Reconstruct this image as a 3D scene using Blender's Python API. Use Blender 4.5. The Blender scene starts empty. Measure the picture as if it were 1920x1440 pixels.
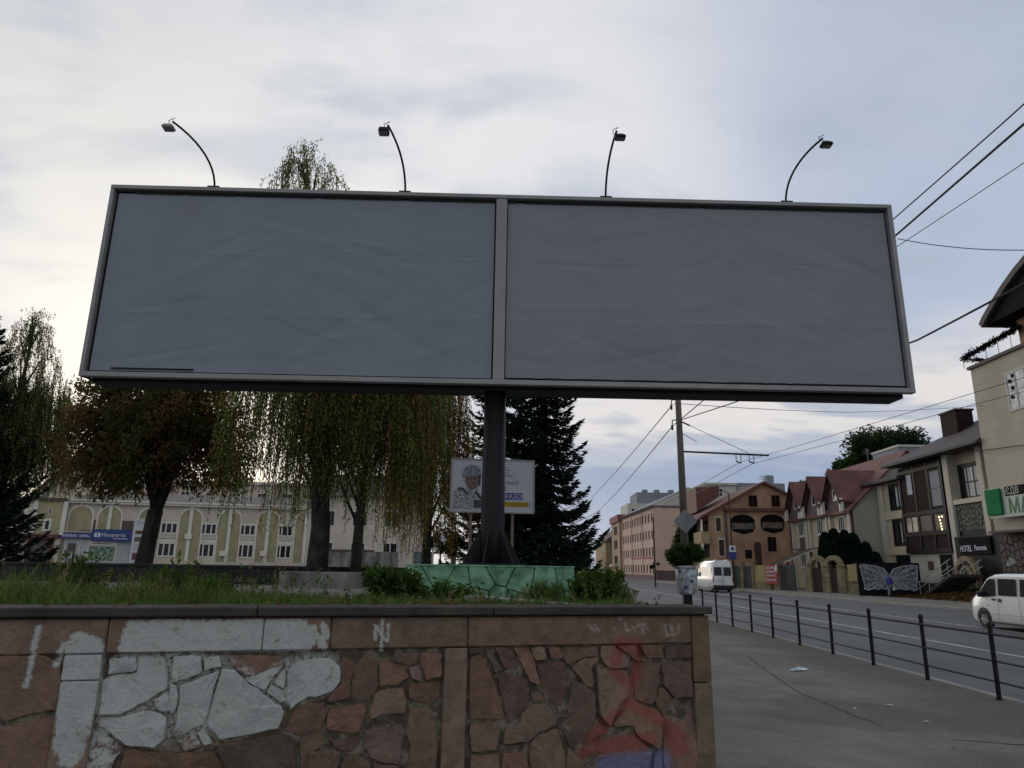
import bpy, bmesh, math, random
import numpy as np
from mathutils import Vector, Matrix
rng = random.Random(7)
nr = np.random.RandomState(11)
SC = bpy.context.scene
COL = SC.collection
PI = math.pi

# ------------------------------------------------------------------ camera
cam = bpy.data.cameras.new("camera")
cam.sensor_width = 36.0
cam.lens = 36.0 * 1330.0 / 1920.0
cam.clip_start = 0.05
cam.clip_end = 4000.0
cam_o = bpy.data.objects.new("camera", cam)
COL.objects.link(cam_o)
P_, R_, YW = math.radians(14.5), math.atan(79 / 5143.0), math.radians(0.65)
fw0 = Vector((-math.sin(YW), math.cos(YW), 0)); rt0 = Vector((math.cos(YW), math.sin(YW), 0)); up0 = Vector((0, 0, 1))
fw = fw0 * math.cos(P_) + up0 * math.sin(P_)
up1 = up0 * math.cos(P_) - fw0 * math.sin(P_)
rt = rt0 * math.cos(R_) + up1 * math.sin(R_)
up = -rt0 * math.sin(R_) + up1 * math.cos(R_)
m = Matrix.Identity(4)
for i in range(3):
    m[i][0] = rt[i]; m[i][1] = up[i]; m[i][2] = -fw[i]
m[2][3] = 1.7
cam_o.matrix_world = m
SC.camera = cam_o

# ------------------------------------------------------------------ view
SC.view_settings.view_transform = 'Standard'
SC.view_settings.look = 'None'
SC.view_settings.exposure = 0.45
SC.view_settings.gamma = 1.0
SC.view_settings.use_curve_mapping = False
SC.cycles.max_bounces = 8
SC.cycles.diffuse_bounces = 5
SC.cycles.glossy_bounces = 2
SC.cycles.transparent_max_bounces = 4
SC.cycles.use_denoising = True

# ------------------------------------------------------------------ node helper
class NT:
    def __init__(s, tree):
        s.t = tree; s.n = tree.nodes; s.l = tree.links
    def add(s, typ, props=None, **ins):
        nd = s.n.new(typ)
        for k, v in (props or {}).items():
            setattr(nd, k, v)
        for k, v in ins.items():
            key = int(k[1:]) if k[0] == 'i' and k[1:].isdigit() else k.replace('_', ' ')
            sock = nd.inputs[key]
            if isinstance(v, bpy.types.NodeSocket):
                s.l.new(v, sock)
            else:
                sock.default_value = v
        return nd
    def math(s, op, a, b=0.0, clamp=False):
        return s.add('ShaderNodeMath', {'operation': op, 'use_clamp': clamp}, i0=a, i1=b).outputs[0]
    def vmath(s, op, a, b=None):
        nd = s.add('ShaderNodeVectorMath', {'operation': op}, i0=a)
        if b is not None:
            if isinstance(b, bpy.types.NodeSocket): s.l.new(b, nd.inputs[1])
            else: nd.inputs[1].default_value = b
        return nd
    def smooth(s, v, lo, hi, a=0.0, b=1.0):
        nd = s.add('ShaderNodeMapRange', {'interpolation_type': 'SMOOTHSTEP', 'clamp': True}, i0=v, i1=lo, i2=hi, i3=a, i4=b)
        return nd.outputs[0]
    def mix(s, f, a, b, blend='MIX'):
        nd = s.n.new('ShaderNodeMixRGB'); nd.blend_type = blend
        for k, v in zip((0, 1, 2), (f, a, b)):
            if isinstance(v, bpy.types.NodeSocket): s.l.new(v, nd.inputs[k])
            elif k == 0: nd.inputs[0].default_value = v
            else: nd.inputs[k].default_value = (*v[:3], 1.0)
        return nd.outputs[0]
    def noise(s, vec, scale, detail=4.0, rough=0.55, dist=0.0):
        nd = s.add('ShaderNodeTexNoise', None, Scale=scale, Detail=detail, Roughness=rough, Distortion=dist)
        if vec is not None: s.l.new(vec, nd.inputs['Vector'])
        return nd.outputs['Fac']

# ------------------------------------------------------------------ sky: dusk overcast, glow ahead and to the left
SUN_EL, SUN_AZ = math.radians(14.0), math.radians(-26.0)          # azimuth measured from +Y, negative = left
w = bpy.data.worlds.new("World"); SC.world = w; w.use_nodes = True
nt = NT(w.node_tree); nt.n.clear()
sky = nt.n.new('ShaderNodeTexSky'); sky.sky_type = 'NISHITA'; sky.sun_disc = False
sky.sun_elevation = SUN_EL; sky.sun_rotation = SUN_AZ
sky.air_density = 1.0; sky.dust_density = 2.0; sky.ozone_density = 2.0
tc = nt.n.new('ShaderNodeTexCoord')
D = tc.outputs['Generated']
sep = nt.add('ShaderNodeSeparateXYZ', None, i0=D)
zc = nt.math('MAXIMUM', sep.outputs[2], 0.0)
den = nt.math('ADD', zc, 0.16)
px_ = nt.math('DIVIDE', sep.outputs[0], den); py_ = nt.math('DIVIDE', sep.outputs[1], den)
pv = nt.add('ShaderNodeCombineXYZ', None, i0=px_, i1=py_, i2=0.0).outputs[0]
mp = nt.add('ShaderNodeMapping', None, i0=pv, Scale=(0.50, 0.95, 1.0), Location=(0.4, 0.3, 0), Rotation=(0, 0, 0.35)).outputs[0]
n1 = nt.noise(mp, 1.15, 4.5, 0.5, 0.35)
n2 = nt.noise(mp, 3.1, 5.0, 0.52, 0.25)
def lobe(v, lo, hi):
    L = math.sqrt(sum(c * c for c in v))
    d = nt.vmath('DOT_PRODUCT', D, tuple(c / L for c in v)).outputs['Value']
    return nt.smooth(d, lo, hi)
base = nt.mix(nt.smooth(sep.outputs[2], 0.0, 0.75), (0.435, 0.505, 0.66), (0.46, 0.51, 0.62))
c1 = nt.mix(nt.smooth(n1, 0.42, 0.68, 0.0, 0.8), base, (0.68, 0.70, 0.745))
g1 = nt.math('MULTIPLY', lobe((-0.62, 0.74, 0.20), 0.70, 1.02), nt.smooth(n2, 0.15, 0.62, 0.7, 1.0))
c2 = nt.mix(nt.math('MULTIPLY', g1, 0.85), c1, (0.85, 0.815, 0.735))
g2 = nt.math('MULTIPLY', lobe((-0.07, 0.84, 0.50), 0.90, 1.0), nt.smooth(n1, 0.25, 0.6, 0.55, 1.0))
c3 = nt.mix(nt.math('MULTIPLY', g2, 0.8), c2, (0.82, 0.81, 0.80))
# grey undersides
gu = nt.math('MULTIPLY', nt.smooth(n2, 0.44, 0.66, 0.0, 0.70), nt.smooth(sep.outputs[2], 0.05, 0.30))
c4 = nt.mix(gu, c3, (0.41, 0.465, 0.565))
# blue-grey bank low over the street, a cream streak above it
elev = nt.math('ADD', sep.outputs[2], nt.math('MULTIPLY', nt.math('SUBTRACT', n2, 0.5), 0.10))
right = nt.smooth(sep.outputs[0], -0.12, 0.12)
st = nt.math('MULTIPLY', nt.math('MULTIPLY', nt.smooth(elev, 0.12, 0.18), nt.smooth(elev, 0.33, 0.21)), right)
c5 = nt.mix(nt.math('MULTIPLY', st, 0.75), c4, (0.82, 0.76, 0.70))
bank = nt.math('MULTIPLY', nt.smooth(elev, 0.185, 0.12), right)
bk = nt.mix(nt.smooth(sep.outputs[2], 0.0, 0.16), (0.40, 0.455, 0.60), (0.255, 0.32, 0.47))
c6 = nt.mix(nt.math('MULTIPLY', bank, 0.95), c5, bk)
wisps = nt.math('MULTIPLY', nt.smooth(n2, 0.47, 0.60, 0.0, 0.75), nt.math('MULTIPLY', st, 1.0))
c7 = nt.mix(wisps, c6, (0.36, 0.41, 0.53))
# away from the glow the overcast is a little dimmer
back = nt.smooth(sep.outputs[1], -0.55, 0.5, 0.98, 1.0)
c7 = nt.mix(1.0, c7, nt.add('ShaderNodeCombineXYZ', None, i0=nt.smooth(sep.outputs[1], -0.5, 0.45, 1.06, 1.0), i1=nt.smooth(sep.outputs[1], -0.5, 0.45, 1.01, 1.0), i2=nt.smooth(sep.outputs[1], -0.5, 0.45, 0.88, 1.0)).outputs[0], 'MULTIPLY')
SKYGAIN = 0.78
SKY_S = 0.10
cl = nt.mix(1.0, c7, (SKYGAIN / SKY_S,) * 3, 'MULTIPLY')
fin = nt.mix(0.92, sky.outputs[0], cl)
bg = nt.add('ShaderNodeBackground', None, Color=fin, Strength=SKY_S)
wo = nt.n.new('ShaderNodeOutputWorld'); nt.l.new(bg.outputs[0], wo.inputs[0])

sun = bpy.data.lights.new("sun", 'SUN'); sun.energy = 0.6; sun.angle = math.radians(40); sun.color = (1.0, 0.93, 0.82)
sun_o = bpy.data.objects.new("sun", sun); COL.objects.link(sun_o)
sd = Vector((math.sin(SUN_AZ) * math.cos(SUN_EL), math.cos(SUN_AZ) * math.cos(SUN_EL), math.sin(SUN_EL)))
sun_o.rotation_euler = sd.to_track_quat('Z', 'Y').to_euler()

# ------------------------------------------------------------------ materials
def mat(name, col, rough=0.8, var=0.18, scale=2.0, bump=0.0, bscale=40.0, metal=0.0, spec=0.4, col2=None, detail=5.0, stretch=(1, 1, 1), coat=0.0, bdist=0.02):
    m = bpy.data.materials.new(name); m.use_nodes = True
    t = NT(m.node_tree); b = t.n['Principled BSDF']
    tc = t.n.new('ShaderNodeTexCoord'); v = tc.outputs['Object']
    if stretch != (1, 1, 1):
        v = t.add('ShaderNodeMapping', None, i0=v, Scale=stretch).outputs[0]
    if var > 0 or col2 is not None:
        f = t.noise(v, scale, detail, 0.6)
        f = t.smooth(f, 0.3, 0.7)
        lo = tuple(c * (1 - var) for c in col); hi = tuple(min(1, c * (1 + var)) for c in (col2 or col))
        c = t.mix(f, lo, hi)
        t.l.new(c, b.inputs['Base Color'])
    else:
        b.inputs['Base Color'].default_value = (*col, 1)
    b.inputs['Roughness'].default_value = rough
    b.inputs['Metallic'].default_value = metal
    b.inputs['Specular IOR Level'].default_value = spec
    b.inputs['Coat Weight'].default_value = coat
    if bump > 0:
        f2 = t.noise(v, bscale, 4.0, 0.6)
        bp = t.add('ShaderNodeBump', None, Strength=bump, Distance=bdist, Height=f2)
        t.l.new(bp.outputs[0], b.inputs['Normal'])
    return m
def emis(name, col, s):
    m = bpy.data.materials.new(name); m.use_nodes = True
    b = m.node_tree.nodes['Principled BSDF']
    b.inputs['Base Color'].default_value = (*col, 1)
    b.inputs['Emission Color'].default_value = (*col, 1); b.inputs['Emission Strength'].default_value = s
    return m
def leafmat(name, trans=0.35, rough=0.6, gain=1.0):
    m = bpy.data.materials.new(name); m.use_nodes = True
    t = NT(m.node_tree); t.n.clear()
    at = t.add('ShaderNodeAttribute', {'attribute_name': 'leafcol'})
    c = at.outputs['Color']
    d = t.add('ShaderNodeBsdfDiffuse', None, Color=c)
    g = t.add('ShaderNodeBsdfTranslucent', None, Color=t.mix(1.0, c, (1.15, 1.1, 0.7), 'MULTIPLY'))
    mx = t.add('ShaderNodeMixShader', None, i0=trans); t.l.new(d.outputs[0], mx.inputs[1]); t.l.new(g.outputs[0], mx.inputs[2])
    o = t.n.new('ShaderNodeOutputMaterial'); t.l.new(mx.outputs[0], o.inputs[0])
    return m

# ------------------------------------------------------------------ mesh builder
class MB:
    def __init__(s):
        s.v = []; s.f = []; s.mi = []
    def face(s, idx, mi=0):
        s.f.append(tuple(idx)); s.mi.append(mi)
    def box(s, x0, x1, y0, y1, z0, z1, mi=0):
        n = len(s.v)
        s.v += [(x0, y0, z0), (x1, y0, z0), (x1, y1, z0), (x0, y1, z0), (x0, y0, z1), (x1, y0, z1), (x1, y1, z1), (x0, y1, z1)]
        for q in ((0, 3, 2, 1), (4, 5, 6, 7), (0, 1, 5, 4), (1, 2, 6, 5), (2, 3, 7, 6), (3, 0, 4, 7)):
            s.face([n + i for i in q], mi)
        return s
    def bbox(s, x0, x1, y0, y1, z0, z1, c=0.02, mi=0):
        # box with chamfered edges (front/top/side)
        bm = bmesh.new(); bmesh.ops.create_cube(bm, size=1.0)
        for v in bm.verts:
            v.co = ((x0 + x1) / 2 + v.co.x * (x1 - x0), (y0 + y1) / 2 + v.co.y * (y1 - y0), (z0 + z1) / 2 + v.co.z * (z1 - z0))
        bmesh.ops.bevel(bm, geom=bm.edges[:], offset=c, segments=1, affect='EDGES')
        s.addbm(bm, mi); return s
    def addbm(s, bm, mi=0):
        n = len(s.v); bm.verts.index_update()
        s.v += [tuple(v.co) for v in bm.verts]
        for f in bm.faces: s.face([n + v.index for v in f.verts], mi)
        bm.free()
    def quad(s, a, b, c, d, mi=0):
        n = len(s.v); s.v += [tuple(a), tuple(b), tuple(c), tuple(d)]; s.face((n, n + 1, n + 2, n + 3), mi); return s
    def poly(s, pts, mi=0):
        n = len(s.v); s.v += [tuple(p) for p in pts]; s.face(range(n, n + len(pts)), mi); return s
    def prism(s, pts, axis, a, b, mi=0, caps=True):
        """2-D outline extruded along axis ('x','y','z') from a to b"""
        def P(p, t):
            return {'x': (t, p[0], p[1]), 'y': (p[0], t, p[1]), 'z': (p[0], p[1], t)}[axis]
        n = len(s.v); k = len(pts)
        s.v += [P(p, a) for p in pts] + [P(p, b) for p in pts]
        for i in range(k):
            j = (i + 1) % k
            s.face((n + i, n + j, n + k + j, n + k + i), mi)
        if caps:
            s.face([n + i for i in range(k)][::-1], mi); s.face([n + k + i for i in range(k)], mi)
        return s
    def tube(s, pts, rad, n=8, mi=0, caps=True):
        pts = [Vector(p) for p in pts]
        if not hasattr(rad, '__len__'): rad = [rad] * len(pts)
        rings = []; prev = None
        for i, p in enumerate(pts):
            t = (pts[min(i + 1, len(pts) - 1)] - pts[max(i - 1, 0)])
            t = t.normalized() if t.length > 1e-9 else Vector((0, 0, 1))
            if prev is None:
                a = Vector((1, 0, 0)) if abs(t.x) < 0.9 else Vector((0, 1, 0))
                u = t.cross(a).normalized()
            else:
                u = (prev - t * prev.dot(t)).normalized()
            prev = u; v = t.cross(u)
            st = len(s.v)
            for k in range(n):
                an = 2 * PI * k / n
                s.v.append(tuple(p + (u * math.cos(an) + v * math.sin(an)) * rad[i]))
            rings.append(st)
        for a, b in zip(rings, rings[1:]):
            for k in range(n):
                j = (k + 1) % n
                s.face((a + k, a + j, b + j, b + k), mi)
        if caps:
            s.face([rings[0] + k for k in range(n)][::-1], mi); s.face([rings[-1] + k for k in range(n)], mi)
        return s
    def cyl(s, c, r, h, n=16, axis='z', mi=0, r2=None):
        c = Vector(c); d = {'x': Vector((1, 0, 0)), 'y': Vector((0, 1, 0)), 'z': Vector((0, 0, 1))}[axis]
        return s.tube([c, c + d * h], [r, r if r2 is None else r2], n, mi)
    def build(s, name, mats, parent=None, smooth=False, loc=None):
        me = bpy.data.meshes.new(name)
        me.from_pydata(s.v, [], s.f)
        ms = mats if isinstance(mats, (list, tuple)) else [mats]
        for q in ms: me.materials.append(q)
        if len(ms) > 1: me.polygons.foreach_set('material_index', s.mi)
        if smooth: me.polygons.foreach_set('use_smooth', [True] * len(me.polygons))
        me.update()
        o = bpy.data.objects.new(name, me); COL.objects.link(o)
        if parent is not None: o.parent = parent
        if loc is not None: o.location = loc
        return o

def thing(name, label, cat, loc=(0, 0, 0), rz=0.0, group=None):
    o = bpy.data.objects.new(name, None); COL.objects.link(o); o.empty_display_size = 0.2
    o.location = loc; o.rotation_euler = (0, 0, rz)
    return tag(o, label, cat, group)
def tag(o, label, cat, group=None):
    o['label'] = label; o['category'] = cat
    if group: o['group'] = group
    return o
def kind(o, k):
    o['kind'] = k; return o
def struct(o): return kind(o, 'structure')
def copy_tree(o, parent=None):
    c = o.copy(); COL.objects.link(c)
    if parent is not None: c.parent = parent
    for ch in list(o.children): copy_tree(ch, c)
    return c
def text(name, body, size, m, parent, loc, rot=(PI / 2, 0, 0), align='LEFT', ext=0.004, sx=1.0):
    cu = bpy.data.curves.new(name, 'FONT'); cu.body = body; cu.size = size; cu.align_x = align; cu.extrude = ext
    cu.materials.append(m); cu.resolution_u = 3
    o = bpy.data.objects.new(name, cu); COL.objects.link(o); o.parent = parent
    me = bpy.data.meshes.new_from_object(o.evaluated_get(bpy.context.evaluated_depsgraph_get())); bpy.data.objects.remove(o)
    if not me.materials: me.materials.append(m)
    o = bpy.data.objects.new(name, me); COL.objects.link(o); o.parent = parent
    o.location = loc; o.rotation_euler = rot; o.scale = (sx, 1, 1)
    return o
def fast_quads(name, V, cols, m, parent=None):
    """V (N,4,3) quads, cols (N,3)"""
    N = len(V); me = bpy.data.meshes.new(name)
    me.vertices.add(N * 4); me.vertices.foreach_set('co', np.ascontiguousarray(V, dtype=np.float32).ravel())
    me.loops.add(N * 4); me.loops.foreach_set('vertex_index', np.arange(N * 4, dtype=np.int32))
    me.polygons.add(N); me.polygons.foreach_set('loop_start', np.arange(0, N * 4, 4, dtype=np.int32))
    me.polygons.foreach_set('loop_total', np.full(N, 4, dtype=np.int32))
    me.update(calc_edges=True)
    at = me.color_attributes.new('leafcol', 'FLOAT_COLOR', 'POINT')
    c4 = np.ones((N, 4, 4), dtype=np.float32); c4[:, :, :3] = np.asarray(cols, dtype=np.float32)[:, None, :]
    at.data.foreach_set('color', c4.ravel())
    me.materials.append(m)
    o = bpy.data.objects.new(name, me); COL.objects.link(o)
    if parent is not None: o.parent = parent
    return o
def unit(a): return a / np.maximum(np.linalg.norm(a, axis=-1, keepdims=True), 1e-9)
def leaf_quads(C, L, W, axis=None, spread=1.0):
    """leaf-shaped quads: centres C, half length L, half width W; axis = preferred long direction"""
    N = len(C); d = unit(nr.normal(size=(N, 3)))
    if axis is not None: d = unit(np.asarray(axis) + d * spread)
    e = unit(np.cross(d, unit(nr.normal(size=(N, 3)))))
    L = np.broadcast_to(np.asarray(L, float), (N,))[:, None]; W = np.broadcast_to(np.asarray(W, float), (N,))[:, None]
    return np.stack([C - d * L, C + e * W - d * L * .1, C + d * L, C - e * W - d * L * .1], axis=1)
def palette(N, cols, wts, jit=0.25):
    cols = np.array(cols); wts = np.array(wts, float); wts /= wts.sum()
    k = nr.choice(len(cols), N, p=wts)
    return cols[k] * (1 + nr.uniform(-jit, jit, (N, 1)))

M = {}
M['asphalt_road'] = mat('asphalt_road', (0.078, 0.081, 0.086), 0.68, 0.2, 0.35, 0.3, 60, spec=0.4)
M['mortar'] = mat('mortar', (0.10, 0.088, 0.072), 0.95, 0.5, 9, 0.9, 60, detail=7)
M['concrete'] = mat('concrete', (0.25, 0.245, 0.235), 0.9, 0.22, 1.5, 0.3, 40)
M['darkconc'] = mat('darkconc', (0.052, 0.043, 0.035), 0.85, 0.4, 3, 0.4, 50)
M['black_metal'] = mat('black_metal', (0.008, 0.008, 0.010), 0.55, 0.2, 5, 0.0, spec=0.25)
M['dark_paint'] = mat('dark_paint', (0.011, 0.011, 0.013), 0.55, 0.25, 3, 0.05, 30, spec=0.25)
M['grey_metal'] = mat('grey_metal', (0.30, 0.295, 0.30), 0.5, 0.12, 3, 0.0, spec=0.5)
M['glass'] = mat('glass', (0.010, 0.011, 0.014), 0.12, 0.0, spec=0.35)
M['white_frame'] = mat('white_frame', (0.62, 0.62, 0.60), 0.5, 0.06, 2)
M['white_paint'] = mat('white_paint', (0.72, 0.73, 0.74), 0.25, 0.03, 1, coat=0.5)
M['rubber'] = mat('rubber', (0.014, 0.014, 0.014), 0.8, 0.1, 5)
M['bark'] = mat('bark', (0.035, 0.028, 0.022), 0.95, 0.45, 6, 0.9, 25, stretch=(1, 1, .25))
M['bark_birch'] = mat('bark_birch', (0.028, 0.024, 0.022), 0.9, 0.5, 5, 0.8, 25, stretch=(1, 1, .5), col2=(0.045, 0.04, 0.038))
M['leaf'] = leafmat('leaf', 0.52)
M['needle'] = leafmat('needle', 0.1)
M['grass'] = leafmat('grass', 0.35)

# ------------------------------------------------------------------ ground, road, pavements
def sheet(name, pts, z, m):
    o = MB().poly([(x, y, z) for x, y in pts]).build(name, m); return struct(o)
def pave_mat():
    m = mat('pavement_asphalt', (0.205, 0.192, 0.160), 0.88, 0.28, 0.55, 0.7, 140, spec=0.3, detail=9, bdist=0.01)
    t = NT(m.node_tree); b = t.n['Principled BSDF']
    old = b.inputs['Base Color'].links[0].from_socket
    g = t.n.new('ShaderNodeNewGeometry'); P = g.outputs['Position']
    fine = t.noise(P, 90, 3, 0.7)
    c = t.mix(t.smooth(fine, 0.42, 0.66, 0.0, 0.55), old, (0.235, 0.23, 0.21))
    # dirtier, browner strip along the fence; paler worn strip where people walk
    sp = t.add('ShaderNodeSeparateXYZ', None, i0=P)
    wob = t.math('MULTIPLY', t.math('SUBTRACT', t.noise(P, 0.7, 4, 0.6), 0.5), 1.6)
    xx = t.math('ADD', sp.outputs[0], wob)
    c = t.mix(t.smooth(xx, 5.0, 6.3, 0.0, 0.65), c, (0.095, 0.086, 0.068))
    c = t.mix(t.smooth(t.noise(P, 0.33, 3, 0.5, 0.6), 0.52, 0.66, 0.0, 0.6), c, (0.095, 0.097, 0.099))
    # worn smooth strip along the stone wall, coarser old mix beyond the joint
    cs = t.smooth(t.math('ADD', xx, t.math('MULTIPLY', t.math('SUBTRACT', t.noise(P, 3.5, 4, 0.6), 0.5), 0.5)), 4.0, 4.35)
    co = t.smooth(t.noise(P, 42, 5, 0.75), 0.38, 0.66)
    c = t.mix(t.math('MULTIPLY', cs, t.math('ADD', t.math('MULTIPLY', co, 0.45), 0.05)), c, (0.075, 0.072, 0.068))
    c = t.mix(t.smooth(t.noise(P, 1.3, 9, 0.72, 0.8), 0.42, 0.70, 0.0, 0.45), c, (0.10, 0.096, 0.082))
    sp_ = t.noise(P, 18, 2, 0.5)
    c = t.mix(t.smooth(sp_, 0.66, 0.72, 0.0, 0.6), c, (0.06, 0.056, 0.048))
    t.l.new(c, b.inputs['Base Color'])
    return m
M['pavement'] = pave_mat()
M['far_pavement'] = mat('far_pavement', (0.155, 0.145, 0.125), 0.9, 0.2, 0.4, 0.3, 40)
M['soil'] = mat('soil', (0.05, 0.042, 0.032), 0.95, 0.4, 2, 0.8, 25)
M['plaza'] = mat('plaza', (0.165, 0.16, 0.155), 0.9, 0.18, 0.5, 0.3, 40)
M['kerb'] = mat('kerb', (0.24, 0.235, 0.22), 0.9, 0.2, 1.0, 0.4, 40)
M['gutter'] = mat('gutter', (0.135, 0.132, 0.122), 0.85, 0.25, .8, 0.3, 60)
M['line'] = mat('line', (0.34, 0.34, 0.33), 0.75, 0.3, 2.5, 0.0, col2=(0.42, 0.42, 0.41))
M['field'] = mat('field', (0.06, 0.065, 0.04), 0.95, 0.3, 0.05)

sheet('ground', [(-1800, -300), (1800, -300), (1800, 2500), (-1800, 2500)], -0.30, M['field'])
RE = [(23.4, -40), (23.4, 38), (22.0, 50), (20.2, 62), (20.0, 75), (21.0, 110), (21.2, 400)]
sheet('road', [(7.06, -40)] + RE + [(7.06, 400)], -0.12, M['asphalt_road'])
b = MB(); b.box(-30, 6.93, -40, 400, -0.28, 0.0); o = struct(b.build('pavement', M['pavement']))
b = MB()
yy = -40.0
while yy < 120:
    b.bbox(6.935, 7.08, yy + .004, yy + 0.996, -0.28, 0.006 + rng.uniform(-.004, .004), 0.012); yy += 1.0
struct(b.build('kerb', M['kerb']))
b = MB()
far_poly = RE + [(260, 400), (260, -40)]
b.prism(far_poly, 'z', -0.28, 0.0); struct(b.build('far_pavement', M['far_pavement']))
b = MB()
for (x0, y0), (x1, y1) in zip(RE, RE[1:-1]):
    b.quad((x0 - .16, y0, -.005), (x0 + .006, y0, .012), (x1 + .006, y1, .012), (x1 - .16, y1, -.005))
    b.quad((x0 - .16, y0, -.13), (x0 - .16, y0, -.005), (x1 - .16, y1, -.005), (x1 - .16, y1, -.13))
o = struct(b.build('far_kerb', M['kerb']))
def line_strip(x, w, y0, y1, name):
    b = MB(); b.poly([(x - w / 2, y0, -.116), (x + w / 2, y0, -.116), (x + w / 2, y1, -.116), (x - w / 2, y1, -.116)])
    return struct(b.build(name, M['line']))
line_strip(11.65, 0.14, -20, 75, 'lane_line')
line_strip(16.45, 0.14, -20, 60, 'lane_line')
b = MB(); b.poly([(7.07, -40, -.116), (7.62, -40, -.116), (7.62, 120, -.116), (7.07, 120, -.116)]); struct(b.build('gutter', M['gutter']))
# raised plaza on the left
b = MB(); b.prism([(-140, 6.2), (-9.5, 5.0), (-7.0, 3.85), (1.25, 6.3), (1.25, 60), (-4, 120), (-140, 120)], 'z', -0.25, 1.15)
struct(b.build('plaza', M['plaza']))
b = MB(); b.prism([(-9.4, 3.4), (1.2, 6.28), (1.2, 10.2), (-2.0, 9.3), (-9.4, 8.6)], 'z', 0.9, 1.29)
struct(b.build('bed_soil', M['soil']))
b = MB(); b.prism([(-45, 20.42), (-2.6, 20.42), (-2.6, 29), (-45, 29)], 'z', 1.0, 1.56)
struct(b.build('raised_bed', M['soil']))
# hairline cracks and a tar joint in the pavement
def crack(pts, wd, name='pavement_crack'):
    b = MB(); P = [Vector((x, y, 0.004)) for x, y in pts]
    fine = []
    for a, c in zip(P, P[1:]):
        n = max(2, int((c - a).length / .12))
        for i in range(n):
            q = a.lerp(c, i / n); q += Vector((rng.uniform(-.02, .02), rng.uniform(-.02, .02), 0)); fine.append(q)
    fine.append(P[-1])
    for a, c in zip(fine, fine[1:]):
        t = (c - a).normalized(); nrm = Vector((-t.y, t.x, 0)) * wd * rng.uniform(.4, 1.1)
        b.quad(a - nrm, a + nrm, c + nrm, c - nrm)
    o = b.build(name, M['crackdark']); return kind(o, 'stuff')
M['crackdark'] = mat('crackdark', (0.03, 0.027, 0.022), 0.95, 0.3, 8)
crack([(4.62, 8.27), (5.0, 8.15), (5.25, 8.06), (6.0, 7.8)], .012)
crack([(4.76, 15.64), (4.3, 12.6), (4.11, 11.08), (4.17, 9.39), (4.2, 8.9)], .010)
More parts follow.
